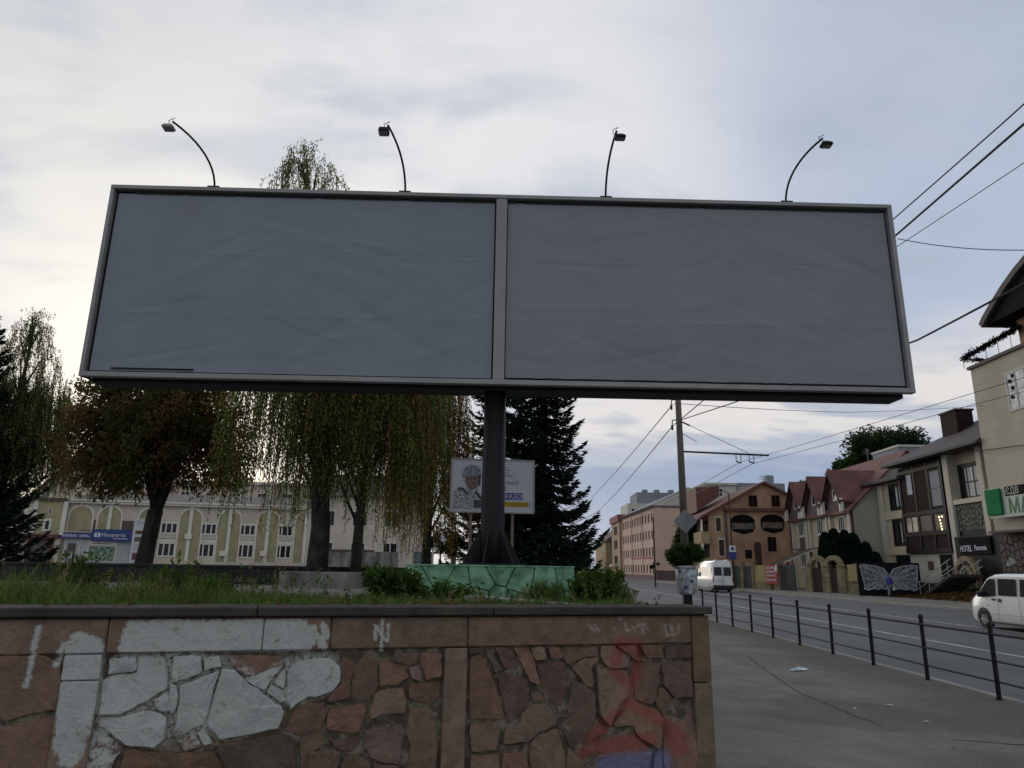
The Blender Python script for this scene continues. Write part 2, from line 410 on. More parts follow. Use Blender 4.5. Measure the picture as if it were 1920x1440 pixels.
STONES=[
(0,'b',[(-0.101,1.131),(0.196,1.134),(0.249,1.143),(0.387,1.091),(0.399,0.975),(0.405,0.833),(0.331,0.82),(0.148,0.773),(-0.051,0.844)]),
(0,'b',[(-0.033,0.744),(0.177,0.741),(0.335,0.794),(0.404,0.781),(0.435,0.503),(0.408,0.406),(0.022,0.432)]),
(1,'t',[(0.652,1.115),(0.799,1.116),(0.809,1.037),(0.656,1.018)]),
(1,'t',[(0.808,1.115),(0.958,1.112),(0.992,0.998),(0.998,0.927),(0.921,0.882),(0.813,0.817),(0.752,0.791),(0.639,0.794),(0.636,0.982),(0.662,1.004),(0.824,1.027)]),
(1,'t',[(0.641,0.771),(0.773,0.776),(0.879,0.801),(0.98,0.783),(1.016,0.755),(1.018,0.636),(0.971,0.596),(0.873,0.605),(0.808,0.615),(0.709,0.691),(0.641,0.726)]),
(0.8,'r',[(0.927,0.859),(1.004,0.907),(1.037,0.885),(1.04,0.801),(0.971,0.804)]),
(0.75,'g',[(0.621,0.692),(0.692,0.675),(0.798,0.593),(0.755,0.541),(0.714,0.386),(0.64,0.391),(0.603,0.518)]),
(0,'o',[(0.822,0.585),(0.965,0.571),(1.092,0.551),(1.316,0.545),(1.422,0.443),(1.406,0.339),(0.781,0.381)]),
(0.95,'t',[(1.015,1.12),(1.178,1.114),(1.196,1.022),(1.054,0.971),(1.022,0.965)]),
(0.8,'t',[(1.194,1.11),(1.291,1.115),(1.31,1.053),(1.21,1.028)]),
(0.25,'b',[(1.343,1.119),(1.431,1.119),(1.666,1.107),(1.698,1.079),(1.664,1.051),(1.494,0.985),(1.393,1.044)]),
(0.85,'t',[(1.456,0.975),(1.633,1.041),(1.687,1.047),(1.588,0.9),(1.502,0.942)]),
(1,'t',[(1.074,0.94),(1.195,0.983),(1.299,1.028),(1.247,0.754),(1.238,0.709),(1.095,0.643),(1.067,0.655),(1.08,0.82)]),
(0.9,'t',[(1.015,0.956),(1.056,0.941),(1.071,0.821),(1.057,0.782),(1.036,0.789)]),
(1,'t',[(1.317,1.035),(1.391,1.026),(1.5,0.932),(1.577,0.874),(1.695,0.801),(1.713,0.76),(1.689,0.668),(1.53,0.636),(1.346,0.611),(1.257,0.705),(1.265,0.758)]),
(0.95,'t',[(1.212,0.657),(1.242,0.689),(1.303,0.597),(1.254,0.586)]),
(0.6,'g',[(1.098,0.623),(1.199,0.651),(1.247,0.579),(1.144,0.558)]),
(0.95,'t',[(1.706,1.032),(1.638,0.944),(1.709,0.902)]),
(0.95,'t',[(1.599,0.89),(1.63,0.929),(1.711,0.885),(1.723,0.83),(1.695,0.818)]),
(1,'t',[(1.722,1.034),(1.791,1.066),(1.88,1.081),(1.993,1.079),(2.056,1.028),(2.063,0.94),(2.016,0.88),(1.921,0.848),(1.834,0.829),(1.766,0.776),(1.733,0.83)]),
(0,'r',[(1.779,0.747),(1.858,0.807),(1.98,0.814),(1.986,0.728),(1.963,0.645),(1.83,0.618),(1.735,0.638)]),
(0.12,'d',[(1.333,0.577),(1.533,0.604),(1.728,0.628),(1.8,0.594),(1.833,0.418),(1.807,0.313),(1.464,0.336)]),
(0,'b',[(1.839,0.599),(1.965,0.628),(2.0,0.56),(1.925,0.509),(1.906,0.414),(1.855,0.417)]),
(0,'o',[(2.013,0.768),(2.241,0.794),(2.257,0.753),(2.215,0.614),(2.164,0.61),(2.001,0.645)]),
(0,'r',[(2.069,1.105),(2.154,1.053),(2.15,0.967),(2.131,0.924),(2.141,0.831),(2.015,0.814),(1.993,0.828),(2.075,0.925)]),
(0,'b',[(2.153,1.024),(2.215,1.102),(2.3,1.086),(2.32,0.905),(2.293,0.833),(2.16,0.824),(2.142,0.923)]),
(0,'o',[(2.323,1.05),(2.358,1.077),(2.503,1.023),(2.536,0.956),(2.461,0.909),(2.339,0.898)]),
(0,'b',[(2.463,1.113),(2.586,1.11),(2.581,1.039),(2.52,1.03),(2.427,1.056)]),
(0,'t',[(2.524,1.015),(2.598,1.022),(2.619,0.926),(2.558,0.944)]),
(0,'r',[(2.607,1.107),(2.756,1.104),(2.759,0.952),(2.648,0.932)]),
(0,'r',[(2.538,0.909),(2.639,0.913),(2.755,0.917),(2.761,0.766),(2.646,0.778),(2.551,0.809)]),
(0,'t',[(2.304,0.851),(2.401,0.883),(2.493,0.88),(2.521,0.794),(2.516,0.725),(2.379,0.728),(2.284,0.698)]),
(0,'p',[(2.256,0.623),(2.322,0.634),(2.492,0.655),(2.508,0.591),(2.5,0.456),(2.49,0.409),(2.382,0.424),(2.303,0.455),(2.256,0.526)]),
(0,'b',[(2.554,0.747),(2.671,0.749),(2.729,0.676),(2.754,0.471),(2.744,0.364),(2.542,0.376),(2.569,0.516),(2.53,0.605)]),
(0,'d',[(2.013,0.598),(2.099,0.575),(2.209,0.596),(2.219,0.542),(2.185,0.504),(2.068,0.53)]),
(0,'r',[(1.901,0.514),(2.05,0.52),(2.102,0.498),(2.082,0.404),(2.059,0.323),(1.916,0.333)]),
(0,'b',[(2.124,0.474),(2.203,0.484),(2.294,0.431),(2.315,0.348),(2.118,0.361)]),
(0,'p',[(2.328,0.417),(2.475,0.4),(2.509,0.357),(2.529,0.265),(2.337,0.278)]),
(0,'r',[(2.967,1.066),(3.047,1.08),(3.127,0.954),(3.217,0.715),(3.235,0.657),(2.979,0.668)]),
(0,'d',[(2.96,1.139),(3.045,1.138),(3.039,1.1),(2.965,1.094)]),
(0,'d',[(3.068,1.126),(3.106,1.132),(3.211,0.984),(3.157,0.958)]),
(0,'p',[(3.146,1.131),(3.272,1.126),(3.315,1.06),(3.343,0.992),(3.234,0.987)]),
(0,'b',[(3.295,1.129),(3.405,1.132),(3.449,1.066),(3.495,0.87),(3.42,0.896),(3.358,1.012)]),
(0,'p',[(3.176,0.937),(3.233,0.965),(3.354,0.923),(3.415,0.854),(3.416,0.77),(3.357,0.703),(3.265,0.627),(3.239,0.699)]),
(0,'y',[(3.428,1.127),(3.531,1.133),(3.548,1.049),(3.465,1.043)]),
(0,'b',[(3.564,1.129),(3.648,1.128),(3.675,1.055),(3.582,1.049)]),
(0,'r',[(3.474,1.014),(3.686,1.025),(3.706,0.956),(3.709,0.853),(3.649,0.648),(3.52,0.845)]),
(0,'b',[(3.664,1.123),(3.958,1.134),(3.964,1.065),(3.827,1.052),(3.715,1.007)]),
(0,'b',[(3.749,0.985),(3.846,1.045),(3.964,1.052),(3.899,0.983),(3.914,0.841),(3.855,0.859)]),
(0,'p',[(3.755,0.888),(3.834,0.87),(3.923,0.797),(3.939,0.664),(3.89,0.481),(3.811,0.41),(3.699,0.581),(3.727,0.718)]),
(0,'t',[(3.362,0.677),(3.428,0.734),(3.549,0.738),(3.628,0.645),(3.62,0.6),(3.5,0.562),(3.403,0.498),(3.228,0.492),(3.243,0.584),(3.308,0.596)]),
(0,'b',[(2.98,0.639),(3.177,0.638),(3.202,0.573),(3.171,0.458),(2.986,0.461)]),
(0,'b',[(2.986,0.442),(3.197,0.43),(3.209,0.22),(2.993,0.234)]),
(0,'r',[(3.22,0.428),(3.352,0.435),(3.411,0.353),(3.395,0.207),(3.233,0.218)]),
(0,'t',[(3.425,0.478),(3.491,0.541),(3.631,0.572),(3.7,0.389),(3.673,0.189),(3.421,0.206)]),
(0,'b',[(3.431,0.819),(3.497,0.825),(3.531,0.766),(3.447,0.754)]),
(0,'d',[(3.663,0.578),(3.703,0.577),(3.763,0.449),(3.733,0.448)]),
(0,'t',[(3.716,0.446),(3.852,0.343),(3.765,0.183),(3.715,0.186)]),
(0,'t',[(3.991,1.127),(4.101,1.132),(4.242,1.05),(4.213,0.979),(4.053,0.975),(3.99,1.047)]),
(0,'b',[(4.116,1.133),(4.276,1.134),(4.291,1.065),(4.347,1.016),(4.265,1.028)]),
(0,'o',[(4.313,1.133),(4.505,1.134),(4.519,1.037),(4.375,1.034)]),
(0,'d',[(4.53,1.125),(4.757,1.13),(4.756,1.032),(4.534,1.03)]),
(0,'t',[(3.951,0.979),(4.06,0.952),(4.22,0.948),(4.224,0.78),(4.129,0.721),(4.043,0.569),(3.965,0.663),(3.958,0.821)]),
(0,'b',[(4.256,0.94),(4.352,1.009),(4.487,0.999),(4.461,0.854),(4.439,0.735),(4.381,0.705),(4.268,0.754)]),
(0,'p',[(4.505,0.999),(4.761,1.01),(4.751,0.749),(4.599,0.746),(4.508,0.838)]),
(0,'b',[(4.468,0.817),(4.511,0.816),(4.585,0.725),(4.565,0.688),(4.503,0.619),(4.434,0.717)]),
(0,'o',[(4.231,0.744),(4.38,0.69),(4.436,0.672),(4.5,0.6),(4.444,0.39),(4.296,0.477),(4.215,0.572),(4.103,0.565),(4.077,0.578)]),
(0,'b',[(4.582,0.707),(4.753,0.717),(4.758,0.597),(4.767,0.393),(4.765,0.116),(4.497,0.134),(4.498,0.384),(4.504,0.559)]),
(0,'r',[(3.936,0.628),(4.038,0.525),(3.921,0.495),(3.824,0.408),(3.908,0.57)]),
(0,'b',[(3.843,0.364),(3.95,0.48),(4.22,0.498),(4.291,0.456),(4.384,0.382),(4.346,0.267),(4.247,0.15),(3.841,0.178)]),
(0,'p',[(4.421,0.377),(4.472,0.366),(4.47,0.136),(4.383,0.141)]),
]
CAPS={
'white':[(0.747,1.315,1.794,1.311,0.029),(0.733,1.28,1.861,1.272,0.029),(0.729,1.245,1.878,1.234,0.029),(0.724,1.21,1.86,1.197,0.029),(0.72,1.175,1.838,1.16,0.029),(1.929,1.299,1.955,1.237,0.025),(1.921,1.22,1.94,1.161,0.021),(1.905,1.203,1.919,1.162,0.014),(0.419,1.202,0.447,0.618,0.026),(0.443,1.239,0.487,0.543,0.026),(0.471,1.248,0.517,0.533,0.026),(0.502,1.238,0.545,0.554,0.026),(0.533,1.228,0.567,0.597,0.026),(0.567,1.215,0.586,0.7,0.027),(0.583,1.19,0.607,0.819,0.027),(0.237,1.294,0.229,1.18,0.017),(0.234,1.149,0.224,0.968,0.014),(0.387,1.199,0.364,1.085,0.015),(2.326,1.339,2.331,1.134,0.011),(2.28,1.296,2.282,1.212,0.01),(2.369,1.299,2.371,1.196,0.01),(2.284,1.296,2.325,1.232,0.009),(2.329,1.225,2.364,1.197,0.008)],
'field':[(0.744,1.045,0.941,1.056,0.091),(0.758,0.874,0.919,0.868,0.146),(0.724,0.753,0.987,0.696,0.105),(1.042,0.99,1.268,0.952,0.174),(1.1,0.768,1.176,0.656,0.069),(1.282,0.824,1.513,0.783,0.146),(1.365,0.949,1.539,0.846,0.131),(1.746,0.954,1.916,0.982,0.145)],
'chalk':[(3.882,1.291,3.934,1.236,0.011),(3.935,1.283,3.965,1.244,0.011),(4.142,1.328,4.156,1.336,0.013),(4.186,1.296,4.203,1.249,0.012),(4.203,1.249,4.226,1.241,0.014),(4.259,1.268,4.285,1.232,0.011),(4.296,1.28,4.361,1.287,0.011),(4.333,1.287,4.345,1.224,0.011),(4.36,1.267,4.387,1.247,0.009),(4.534,1.286,4.544,1.206,0.009),(4.544,1.206,4.62,1.213,0.01),(4.585,1.277,4.593,1.229,0.01),(4.652,1.285,4.649,1.221,0.01),(4.099,1.258,4.108,1.246,0.009)],
'red':[(4.146,1.141,4.291,1.123,0.059),(4.122,1.076,4.097,0.962,0.049),(4.097,0.95,4.206,0.845,0.04),(4.302,1.053,4.285,0.93,0.041),(4.276,0.93,4.225,0.75,0.04),(4.216,0.732,4.002,0.593,0.044),(4.251,0.712,4.481,0.583,0.045),(4.024,0.603,3.914,0.489,0.052),(3.828,0.397,3.999,0.448,0.038),(3.999,0.43,4.372,0.466,0.056),(4.586,0.492,4.619,0.416,0.078),(4.513,0.589,4.587,0.511,0.036)],
'blue':[(4.03,0.286,4.46,0.304,0.086)],
'pink':[(3.828,0.397,4.042,0.428,0.038)],
}
# ------------------------------------------------------------------ retaining wall of crazy paving
def wallmat():
    m = bpy.data.materials.new('wall_stone'); m.use_nodes = True
    t = NT(m.node_tree); b = t.n['Principled BSDF']
    tc = t.n.new('ShaderNodeTexCoord'); v = tc.outputs['Object']
    oi = t.n.new('ShaderNodeObjectInfo')
    f1 = t.noise(v, 7, 6, 0.65, 0.4); f2 = t.noise(v, 45, 4, 0.6); f3 = t.noise(v, 2.2, 3, 0.5)
    base = oi.outputs['Color']
    c = t.mix(t.smooth(f1, 0.3, 0.72), t.mix(1.0, base, (0.74, 0.72, 0.72), 'MULTIPLY'), t.mix(1.0, base, (1.2, 1.18, 1.14), 'MULTIPLY'))
    c = t.mix(t.smooth(f2, 0.56, 0.74, 0.0, 0.45), c, (0.05, 0.043, 0.035))
    c = t.mix(t.smooth(f3, 0.55, 0.75, 0.0, 0.30), c, (0.09, 0.082, 0.065))
    # pale mortar ribbons: only on the recessed core (dark base colour)
    lum = t.math('ADD', t.vmath('DOT_PRODUCT', base, (1, 0, 0)).outputs['Value'], 0.0)
    core = t.smooth(lum, 0.0965, 0.0945)
    rib = t.math('MULTIPLY', core, t.smooth(t.noise(v, 9, 5, .65, .6), 0.46, 0.60))
    c = t.mix(t.math('MULTIPLY', rib, 0.85), c, (0.23, 0.205, 0.16))
    sp = t.add('ShaderNodeSeparateXYZ', None, i0=v)
    q0 = t.add('ShaderNodeCombineXYZ', None, i0=sp.outputs[0], i1=0.0, i2=sp.outputs[2]).outputs[0]
    en = t.math('SUBTRACT', t.noise(v, 28, 4, 0.65), 0.5)
    eb = t.math('SUBTRACT', t.noise(v, 95, 3, 0.7), 0.5)
    chain = [None]
    def caps(L, soft, amp):
        acc = None
        for (u0, z0, u1, z1, r) in L:
            q = q0 if chain[0] is None else t.vmath('ADD', q0, t.add('ShaderNodeCombineXYZ', None, i0=t.math('MULTIPLY', chain[0], 1e-7), i1=0.0, i2=0.0).outputs[0]).outputs[0]
            a = Vector((u0, 0, z0)); ba = Vector((u1 - u0, 0, z1 - z0)); L2 = max(ba.length_squared, 1e-8)
            pa = t.vmath('SUBTRACT', q, tuple(a)).outputs[0]
            h = t.math('DIVIDE', t.vmath('DOT_PRODUCT', pa, tuple(ba)).outputs['Value'], L2, True)
            sc = t.add('ShaderNodeVectorMath', {'operation': 'SCALE'}, i0=tuple(ba)); t.l.new(h, sc.inputs['Scale'])
            d = t.vmath('LENGTH', t.vmath('SUBTRACT', pa, sc.outputs[0]).outputs[0]).outputs['Value']
            d = t.math('SUBTRACT', d, r)
            acc = d if acc is None else t.math('MINIMUM', acc, d)
            chain[0] = acc
        acc = t.math('ADD', acc, t.math('ADD', t.math('MULTIPLY', en, amp), t.math('MULTIPLY', eb, amp * .45)))
        return t.smooth(acc, soft, -soft)
    # white emulsion
    wm = caps(CAPS['white'], 0.010, 0.055)
    full = t.math('MULTIPLY', oi.outputs['Alpha'], 1.0)
    th = t.math('ADD', t.math('MULTIPLY', t.noise(v, 16, 5, 0.7), 0.75), t.math('MULTIPLY', t.noise(v, 70, 2, 0.6), 0.25))
    worn = t.smooth(t.math('SUBTRACT', t.math('ADD', t.math('MULTIPLY', full, 0.62), 0.06), th), -0.05, 0.05)
    wm = t.math('MAXIMUM', wm, worn)
    wm = t.math('MULTIPLY', wm, t.smooth(t.noise(v, 60, 4, 0.7), 0.72, 0.60, 0.35, 1.0))
    fld = t.math('MULTIPLY', caps(CAPS['field'], 0.03, 0.06), t.smooth(t.math('ADD', t.noise(v, 34, 5, 0.7), 0.0), 0.40, 0.56))
    wm = t.math('MAXIMUM', wm, t.math('MULTIPLY', fld, 0.85))
    wm = t.math('MULTIPLY', wm, t.smooth(t.noise(v, 8.5, 7, 0.72, 1.2), 0.68, 0.57, 0.30, 1.0))
    wcol = t.mix(t.smooth(f1, 0.25, 0.75), (0.40, 0.418, 0.414), (0.49, 0.505, 0.495))
    wcol = t.mix(t.smooth(t.noise(v, 5.5, 6, 0.7, 0.8), 0.54, 0.74, 0.0, 0.55), wcol, (0.25, 0.255, 0.25))
    c = t.mix(wm, c, wcol)
    cm = t.math('MULTIPLY', t.math('MULTIPLY', caps(CAPS['chalk'], 0.006, 0.03), t.smooth(eb, -.15, .15)), 0.5)
    c = t.mix(cm, c, (0.55, 0.55, 0.52))
    rm = t.math('MULTIPLY', caps(CAPS['red'], 0.018, 0.06), t.smooth(eb, -0.2, 0.25, 0.45, 0.82))
    c = t.mix(rm, c, (0.27, 0.06, 0.055))
    bm_ = t.math('MULTIPLY', caps(CAPS['blue'], 0.03, 0.08), 0.7)
    c = t.mix(bm_, c, (0.15, 0.165, 0.33))
    # colour darkens towards the coping, edge broken up by noise
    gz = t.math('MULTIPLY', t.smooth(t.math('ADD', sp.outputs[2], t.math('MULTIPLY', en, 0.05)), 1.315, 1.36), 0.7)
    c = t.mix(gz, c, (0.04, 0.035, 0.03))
    t.l.new(c, b.inputs['Base Color'])
    b.inputs['Roughness'].default_value = 0.88; b.inputs['Specular IOR Level'].default_value = 0.25
    hh = t.math('ADD', t.math('MULTIPLY', t.noise(v, 11, 6, 0.62, 0.5), 0.75), t.math('MULTIPLY', f2, 0.25))
    bp = t.add('ShaderNodeBump', None, Strength=0.7, Distance=0.035, Height=hh)
    t.l.new(bp.outputs[0], b.inputs['Normal'])
    return m
M['wall_stone'] = wallmat()
STONECOL = {'b': (0.183, 0.121, 0.094), 'r': (0.187, 0.113, 0.090), 't': (0.209, 0.150, 0.118), 'o': (0.206, 0.128, 0.094), 'p': (0.164, 0.112, 0.095),
            'd': (0.135, 0.092, 0.077), 'y': (0.220, 0.160, 0.114), 'g': (0.172, 0.132, 0.111)}
wall = thing('retaining_wall', 'low brown crazy-paved stone retaining wall with white, red and blue paint daubed on it', 'wall',
             (-3.16, 4.51, 0), math.atan2(1.52, 4.70))
UL = -5.0                                                   # the wall runs on past the left of the frame
b = MB(); b.box(UL, 4.90, 0.0, 0.28, -0.25, 1.362); mc = b.build('mortar_core', M['wall_stone'], wall); mc.color = (0.094, 0.078, 0.060, 0)
b = MB(); b.prism([(4.9, 0.0), (4.9, 0.28), (4.02, 3.55), (3.76, 3.45), (4.6, 0.28)], 'z', -0.25, 1.36); b.build('return_core', M['concrete'], wall)
def colored(o, col, paint=0.0):
    o.color = (*col, paint); return o
def jit(c, a=0.15):
    k = rng.uniform(1 - a, 1 + a); return tuple(x * k * rng.uniform(.95, 1.05) for x in c)
x = UL; cj = [-2.6, -0.55, 1.495, 3.125, 4.955]
for xe in cj:
    b = MB(); b.bbox(x + .004, xe - .004, -0.062, 0.34, 1.362 + rng.uniform(-.001, .001), 1.420 + rng.uniform(-.002, .002), .007)
    o = b.build('cap_slab', M['darkconc'], wall); x = xe
x = UL
def slab(nm, u0, u1, z0, z1, dep, col, paint=0.0, c=.007):
    b = MB(); b.bbox(u0 + .003, u1 - .003, -dep, 0.02, z0 + .003, z1 - .003, c)
    return colored(b.build(nm, M['wall_stone'], wall), jit(col, .12), paint)
for xe in (-3.9, -2.4, -0.9, 0.62, 1.545, 1.98, 2.943, 4.765):
    slab('band_slab', x, xe, 1.143, 1.352, .036 + rng.uniform(-.003, .003), (0.205, 0.140, 0.107)); x = xe
slab('band_slab', 4.765, 4.93, .852, 1.352, .040, (0.180, 0.125, 0.08))
for (u0, u1, seg) in ((.40, .615, [1.14, .99, .30, -.25]), (2.775, 2.945, [1.14, .12, -.25]), (4.765, 4.93, [.849, .02, -.25]), (-2.05, -1.86, [1.14, .45, -.25]), (-4.5, -4.3, [1.14, .45, -.25])):
    for z1, z0 in zip(seg, seg[1:]):
        slab('pilaster_slab', u0, u1, z0, z1, .042, (0.215, 0.162, 0.122))
def stone(pts, h, parent, m, col, paint=0.0, shrink=1.0, name='stone', yf=0.0, cap=None, rough=False):
    """one split stone: outline pts (u,z), proud of the wall by h towards -y"""
    n = len(pts); cx = sum(p[0] for p in pts) / n; cz = sum(p[1] for p in pts) / n
    # ease the corners
    P = []
    for i in range(n):
        a, p, c = Vector(pts[i - 1]), Vector(pts[i]), Vector(pts[(i + 1) % n])
        P += [p.lerp(a, .07), p.lerp(c, .07)] if n < 9 else [p]
    P = [(cx + (p[0] - cx) * shrink + rng.uniform(-.002, .002), cz + (p[1] - cz) * shrink + rng.uniform(-.002, .002)) for p in P]
    if rough:
        R_ = []
        for i in range(len(P)):
            a, c = Vector(P[i - 1]), Vector(P[i]); L_ = (c - a).length
            k = 3 if L_ > .12 else 2 if L_ > .06 else 1
            for s_ in range(k):
                q_ = a.lerp(c, s_ / k) + (Vector((rng.gauss(0, 1), rng.gauss(0, 1))) * .0045 if s_ else Vector((0, 0)))
                R_.append((q_.x, q_.y))
        P = R_
    n = len(P); v = []; tl = (rng.uniform(-.14, .14), rng.uniform(-.14, .14)) if h < .045 and yf == 0 else (0, 0)
    def dep(p, k): return -(h * k + (p[0] - cx) * tl[0] + (p[1] - cz) * tl[1]) + rng.uniform(-.004, .004)
    v += [(p[0], yf + .02, p[1]) for p in P]
    v += [(p[0], yf + dep(p, .72), p[1]) for p in P]
    s = .955
    Q = [(cx + (p[0] - cx) * s, cz + (p[1] - cz) * s) for p in P]
    v += [(p[0], yf + dep(p, 1.0), p[1]) for p in Q]
    v.append((cx + rng.uniform(-.01, .01), yf - h * 1.08, cz + rng.uniform(-.01, .01)))
    f = []
    for i in range(n):
        j = (i + 1) % n
        f += [(i, j, n + j, n + i), (n + i, n + j, 2 * n + j, 2 * n + i), (2 * n + i, 2 * n + j, 3 * n)]
    b = MB(); b.v = v
    for q in f: b.face(q)
    area = sum(pts[i - 1][0] * pts[i][1] - pts[i][0] * pts[i - 1][1] for i in range(len(pts)))
    if area > 0: pass
    o = b.build(name, m, parent)
    bm = bmesh.new(); bm.from_mesh(o.data); bmesh.ops.recalc_face_normals(bm, faces=bm.faces); bm.to_mesh(o.data); bm.free()
    return colored(o, col, paint)
for (p, c, pts) in STONES:
    stone(pts, rng.uniform(.012, .040), wall, M['wall_stone'], jit(STONECOL[c], .16), p, shrink=1.025, rough=True)
def clip_poly(P, a, nrm, off=0.0):
    out = []
    for i in range(len(P)):
        p, q = P[i - 1], P[i]
        dp = (p[0] - a[0]) * nrm[0] + (p[1] - a[1]) * nrm[1] - off; dq = (q[0] - a[0]) * nrm[0] + (q[1] - a[1]) * nrm[1] - off
        if (dp <= 0) != (dq <= 0):
            k = dp / (dp - dq); out.append((p[0] + (q[0] - p[0]) * k, p[1] + (q[1] - p[1]) * k))
        if dq <= 0: out.append(q)
    return out
def voronoi(x0, x1, z0, z1, cell, gap):
    nx = max(1, round((x1 - x0) / cell)); nz = max(1, round((z1 - z0) / cell)); S = []
    for i in range(nx):
        for j in range(nz):
            S.append((x0 + (i + .5 + rng.uniform(-.42, .42)) * (x1 - x0) / nx, z0 + (j + .5 + rng.uniform(-.42, .42)) * (z1 - z0) / nz))
    out = []
    for a in S:
        P = [(x0, z0), (x1, z0), (x1, z1), (x0, z1)]
        for c in S:
            if c is a or (c[0] - a[0]) ** 2 + (c[1] - a[1]) ** 2 > (3.2 * cell) ** 2: continue
            d = (c[0] - a[0], c[1] - a[1]); L = math.hypot(*d); nrm = (d[0] / L, d[1] / L)
            P = clip_poly(P, ((a[0] + c[0]) / 2, (a[1] + c[1]) / 2), nrm, -gap / 2)
            if len(P) < 3: break
        if len(P) >= 3:
            cx = sum(p[0] for p in P) / len(P); cz = sum(p[1] for p in P) / len(P)
            # drop near-duplicate corners
            R = [P[0]]
            for p in P[1:]:
                if math.hypot(p[0] - R[-1][0], p[1] - R[-1][1]) > cell * .06: R.append(p)
            if len(R) >= 3: out.append(R)
    return out
low = min(z for _, _, p in STONES for _, z in p)
for (u0, u1, z0, z1) in ((.66, 2.76, -.2, .20), (2.96, 4.75, -.2, .20), (-1.85, -.60, -.2, 1.12), (-.6, .37, -.2, .20), (-4.28, -2.07, -.2, 1.12)):
    for P in voronoi(u0, u1, z0, z1, .26, .02):
        stone(P, rng.uniform(.018, .034), wall, M['wall_stone'], jit(STONECOL[rng.choice('bbrtopd')], .18), 0, 0.98)

# ------------------------------------------------------------------ green plinth of painted crazy paving under the billboard post
M['green_paint'] = mat('green_paint', (0.115, 0.255, 0.160), 0.85, 0.3, 4.5, 0.7, 30, col2=(0.215, 0.40, 0.265), spec=.15, detail=8)
M['green_joint'] = mat('green_joint', (0.030, 0.072, 0.048), 0.9, 0.4, 6, 0.5, 40)
plinth = thing('plinth', 'green painted crazy-paved stone plinth under the big billboard post', 'plinth', (-0.36, 9.9, 0), 0.03)
PW, PD, PT = 1.13, 2.5, 1.715
b = MB(); b.box(-PW + .02, PW - .02, .02, PD - .02, .9, PT - .015); b.build('plinth_core', M['green_joint'], plinth)
b = MB(); b.bbox(-PW - .005, PW + .005, -.005, PD + .005, PT - .014, PT + .012, .006); b.build('top_slab', M['green_paint'], plinth)
for P in voronoi(-PW, PW, 1.1, PT - .012, .27, .013):
    stone(P, .018, plinth, M['green_paint'], (1, 1, 1), 0, 1.0, yf=.02)
for sgn in (-1, 1):
    for P in voronoi(0, PD, 1.1, PT - .012, .30, .013):
        o = stone(P, .018, plinth, M['green_paint'], (1, 1, 1), 0, 1.0, yf=.02)
        for v in o.data.vertices:
            u, y, z = v.co
            v.co = (sgn * (PW - y * 1.0 - 0.0) if False else sgn * (PW - .0 - y), u, z)
        if sgn > 0: o.data.flip_normals()

# ------------------------------------------------------------------ the big billboard
BX0, BY0, BX1, BY1 = -6.83, 10.60, 6.27, 11.02
ang = math.atan2(BY1 - BY0, BX1 - BX0); BL = math.hypot(BX1 - BX0, BY1 - BY0)
bb = thing('billboard', 'huge blank grey two-panel billboard on one black post with four lamps on top', 'billboard', (BX0, BY0, 0), ang)
Z0, Z1 = 4.47, 7.765
M['vinyl_left'] = mat('vinyl_left', (0.225, 0.252, 0.302), 0.62, 0.05, 0.6, 0.0, spec=0.3)
M['vinyl_right'] = mat('vinyl_right', (0.235, 0.252, 0.285), 0.62, 0.05, 0.6, 0.0, spec=0.3)
M['alu'] = mat('alu', (0.285, 0.28, 0.285), 0.5, 0.12, 1.2, 0.1, 20, spec=0.4)
for k in ('vinyl_left', 'vinyl_right'):
    t = NT(M[k].node_tree); pb = t.n['Principled BSDF']
    tcn = t.n.new('ShaderNodeTexCoord'); v = tcn.outputs['Object']
    old = pb.inputs['Base Color'].links[0].from_socket
    st_ = t.noise(t.add('ShaderNodeMapping', None, i0=v, Scale=(.5, 1, 1.6), Rotation=(0, .5, 0)).outputs[0], 1.1, 5, .6, .6)
    c = t.mix(t.smooth(st_, .5, .72, 0, .30), old, (0.17, 0.186, 0.215))
    c = t.mix(t.smooth(t.noise(v, 9, 4, .6), .66, .74, 0, .25), c, (0.13, 0.12, 0.11))
    # paper seams, glue bleed and rain streaks
    sx = t.add('ShaderNodeSeparateXYZ', None, i0=v)
    wv = t.math('MULTIPLY', t.math('SUBTRACT', t.noise(v, 1.5, 3, .5), .5), .03)
    for zs in (5.55, 6.65):
        dz = t.math('ABSOLUTE', t.math('SUBTRACT', t.math('ADD', sx.outputs[2], wv), zs))
        c = t.mix(t.math('MULTIPLY', t.smooth(dz, .012, .004), t.smooth(t.noise(v, 2.3, 3, .6), .42, .6, 0, .5)), c, (0.10, 0.108, 0.125))
    for xs in (1.55, 3.1, 4.7, 8.1, 9.7, 11.2):
        dx = t.math('ABSOLUTE', t.math('SUBTRACT', t.math('ADD', sx.outputs[0], wv), xs))
        c = t.mix(t.math('MULTIPLY', t.smooth(dx, .008, .002), t.smooth(t.noise(v, 1.9, 3, .6), .48, .64, 0, .4)), c, (0.12, 0.13, 0.15))
    sk = t.noise(t.add('ShaderNodeMapping', None, i0=v, Scale=(7, 1, .35)).outputs[0], 1.0, 4, .6)
    c = t.mix(t.smooth(sk, .58, .74, 0, .16), c, (0.27, 0.29, 0.33))
    t.l.new(c, pb.inputs['Base Color'])
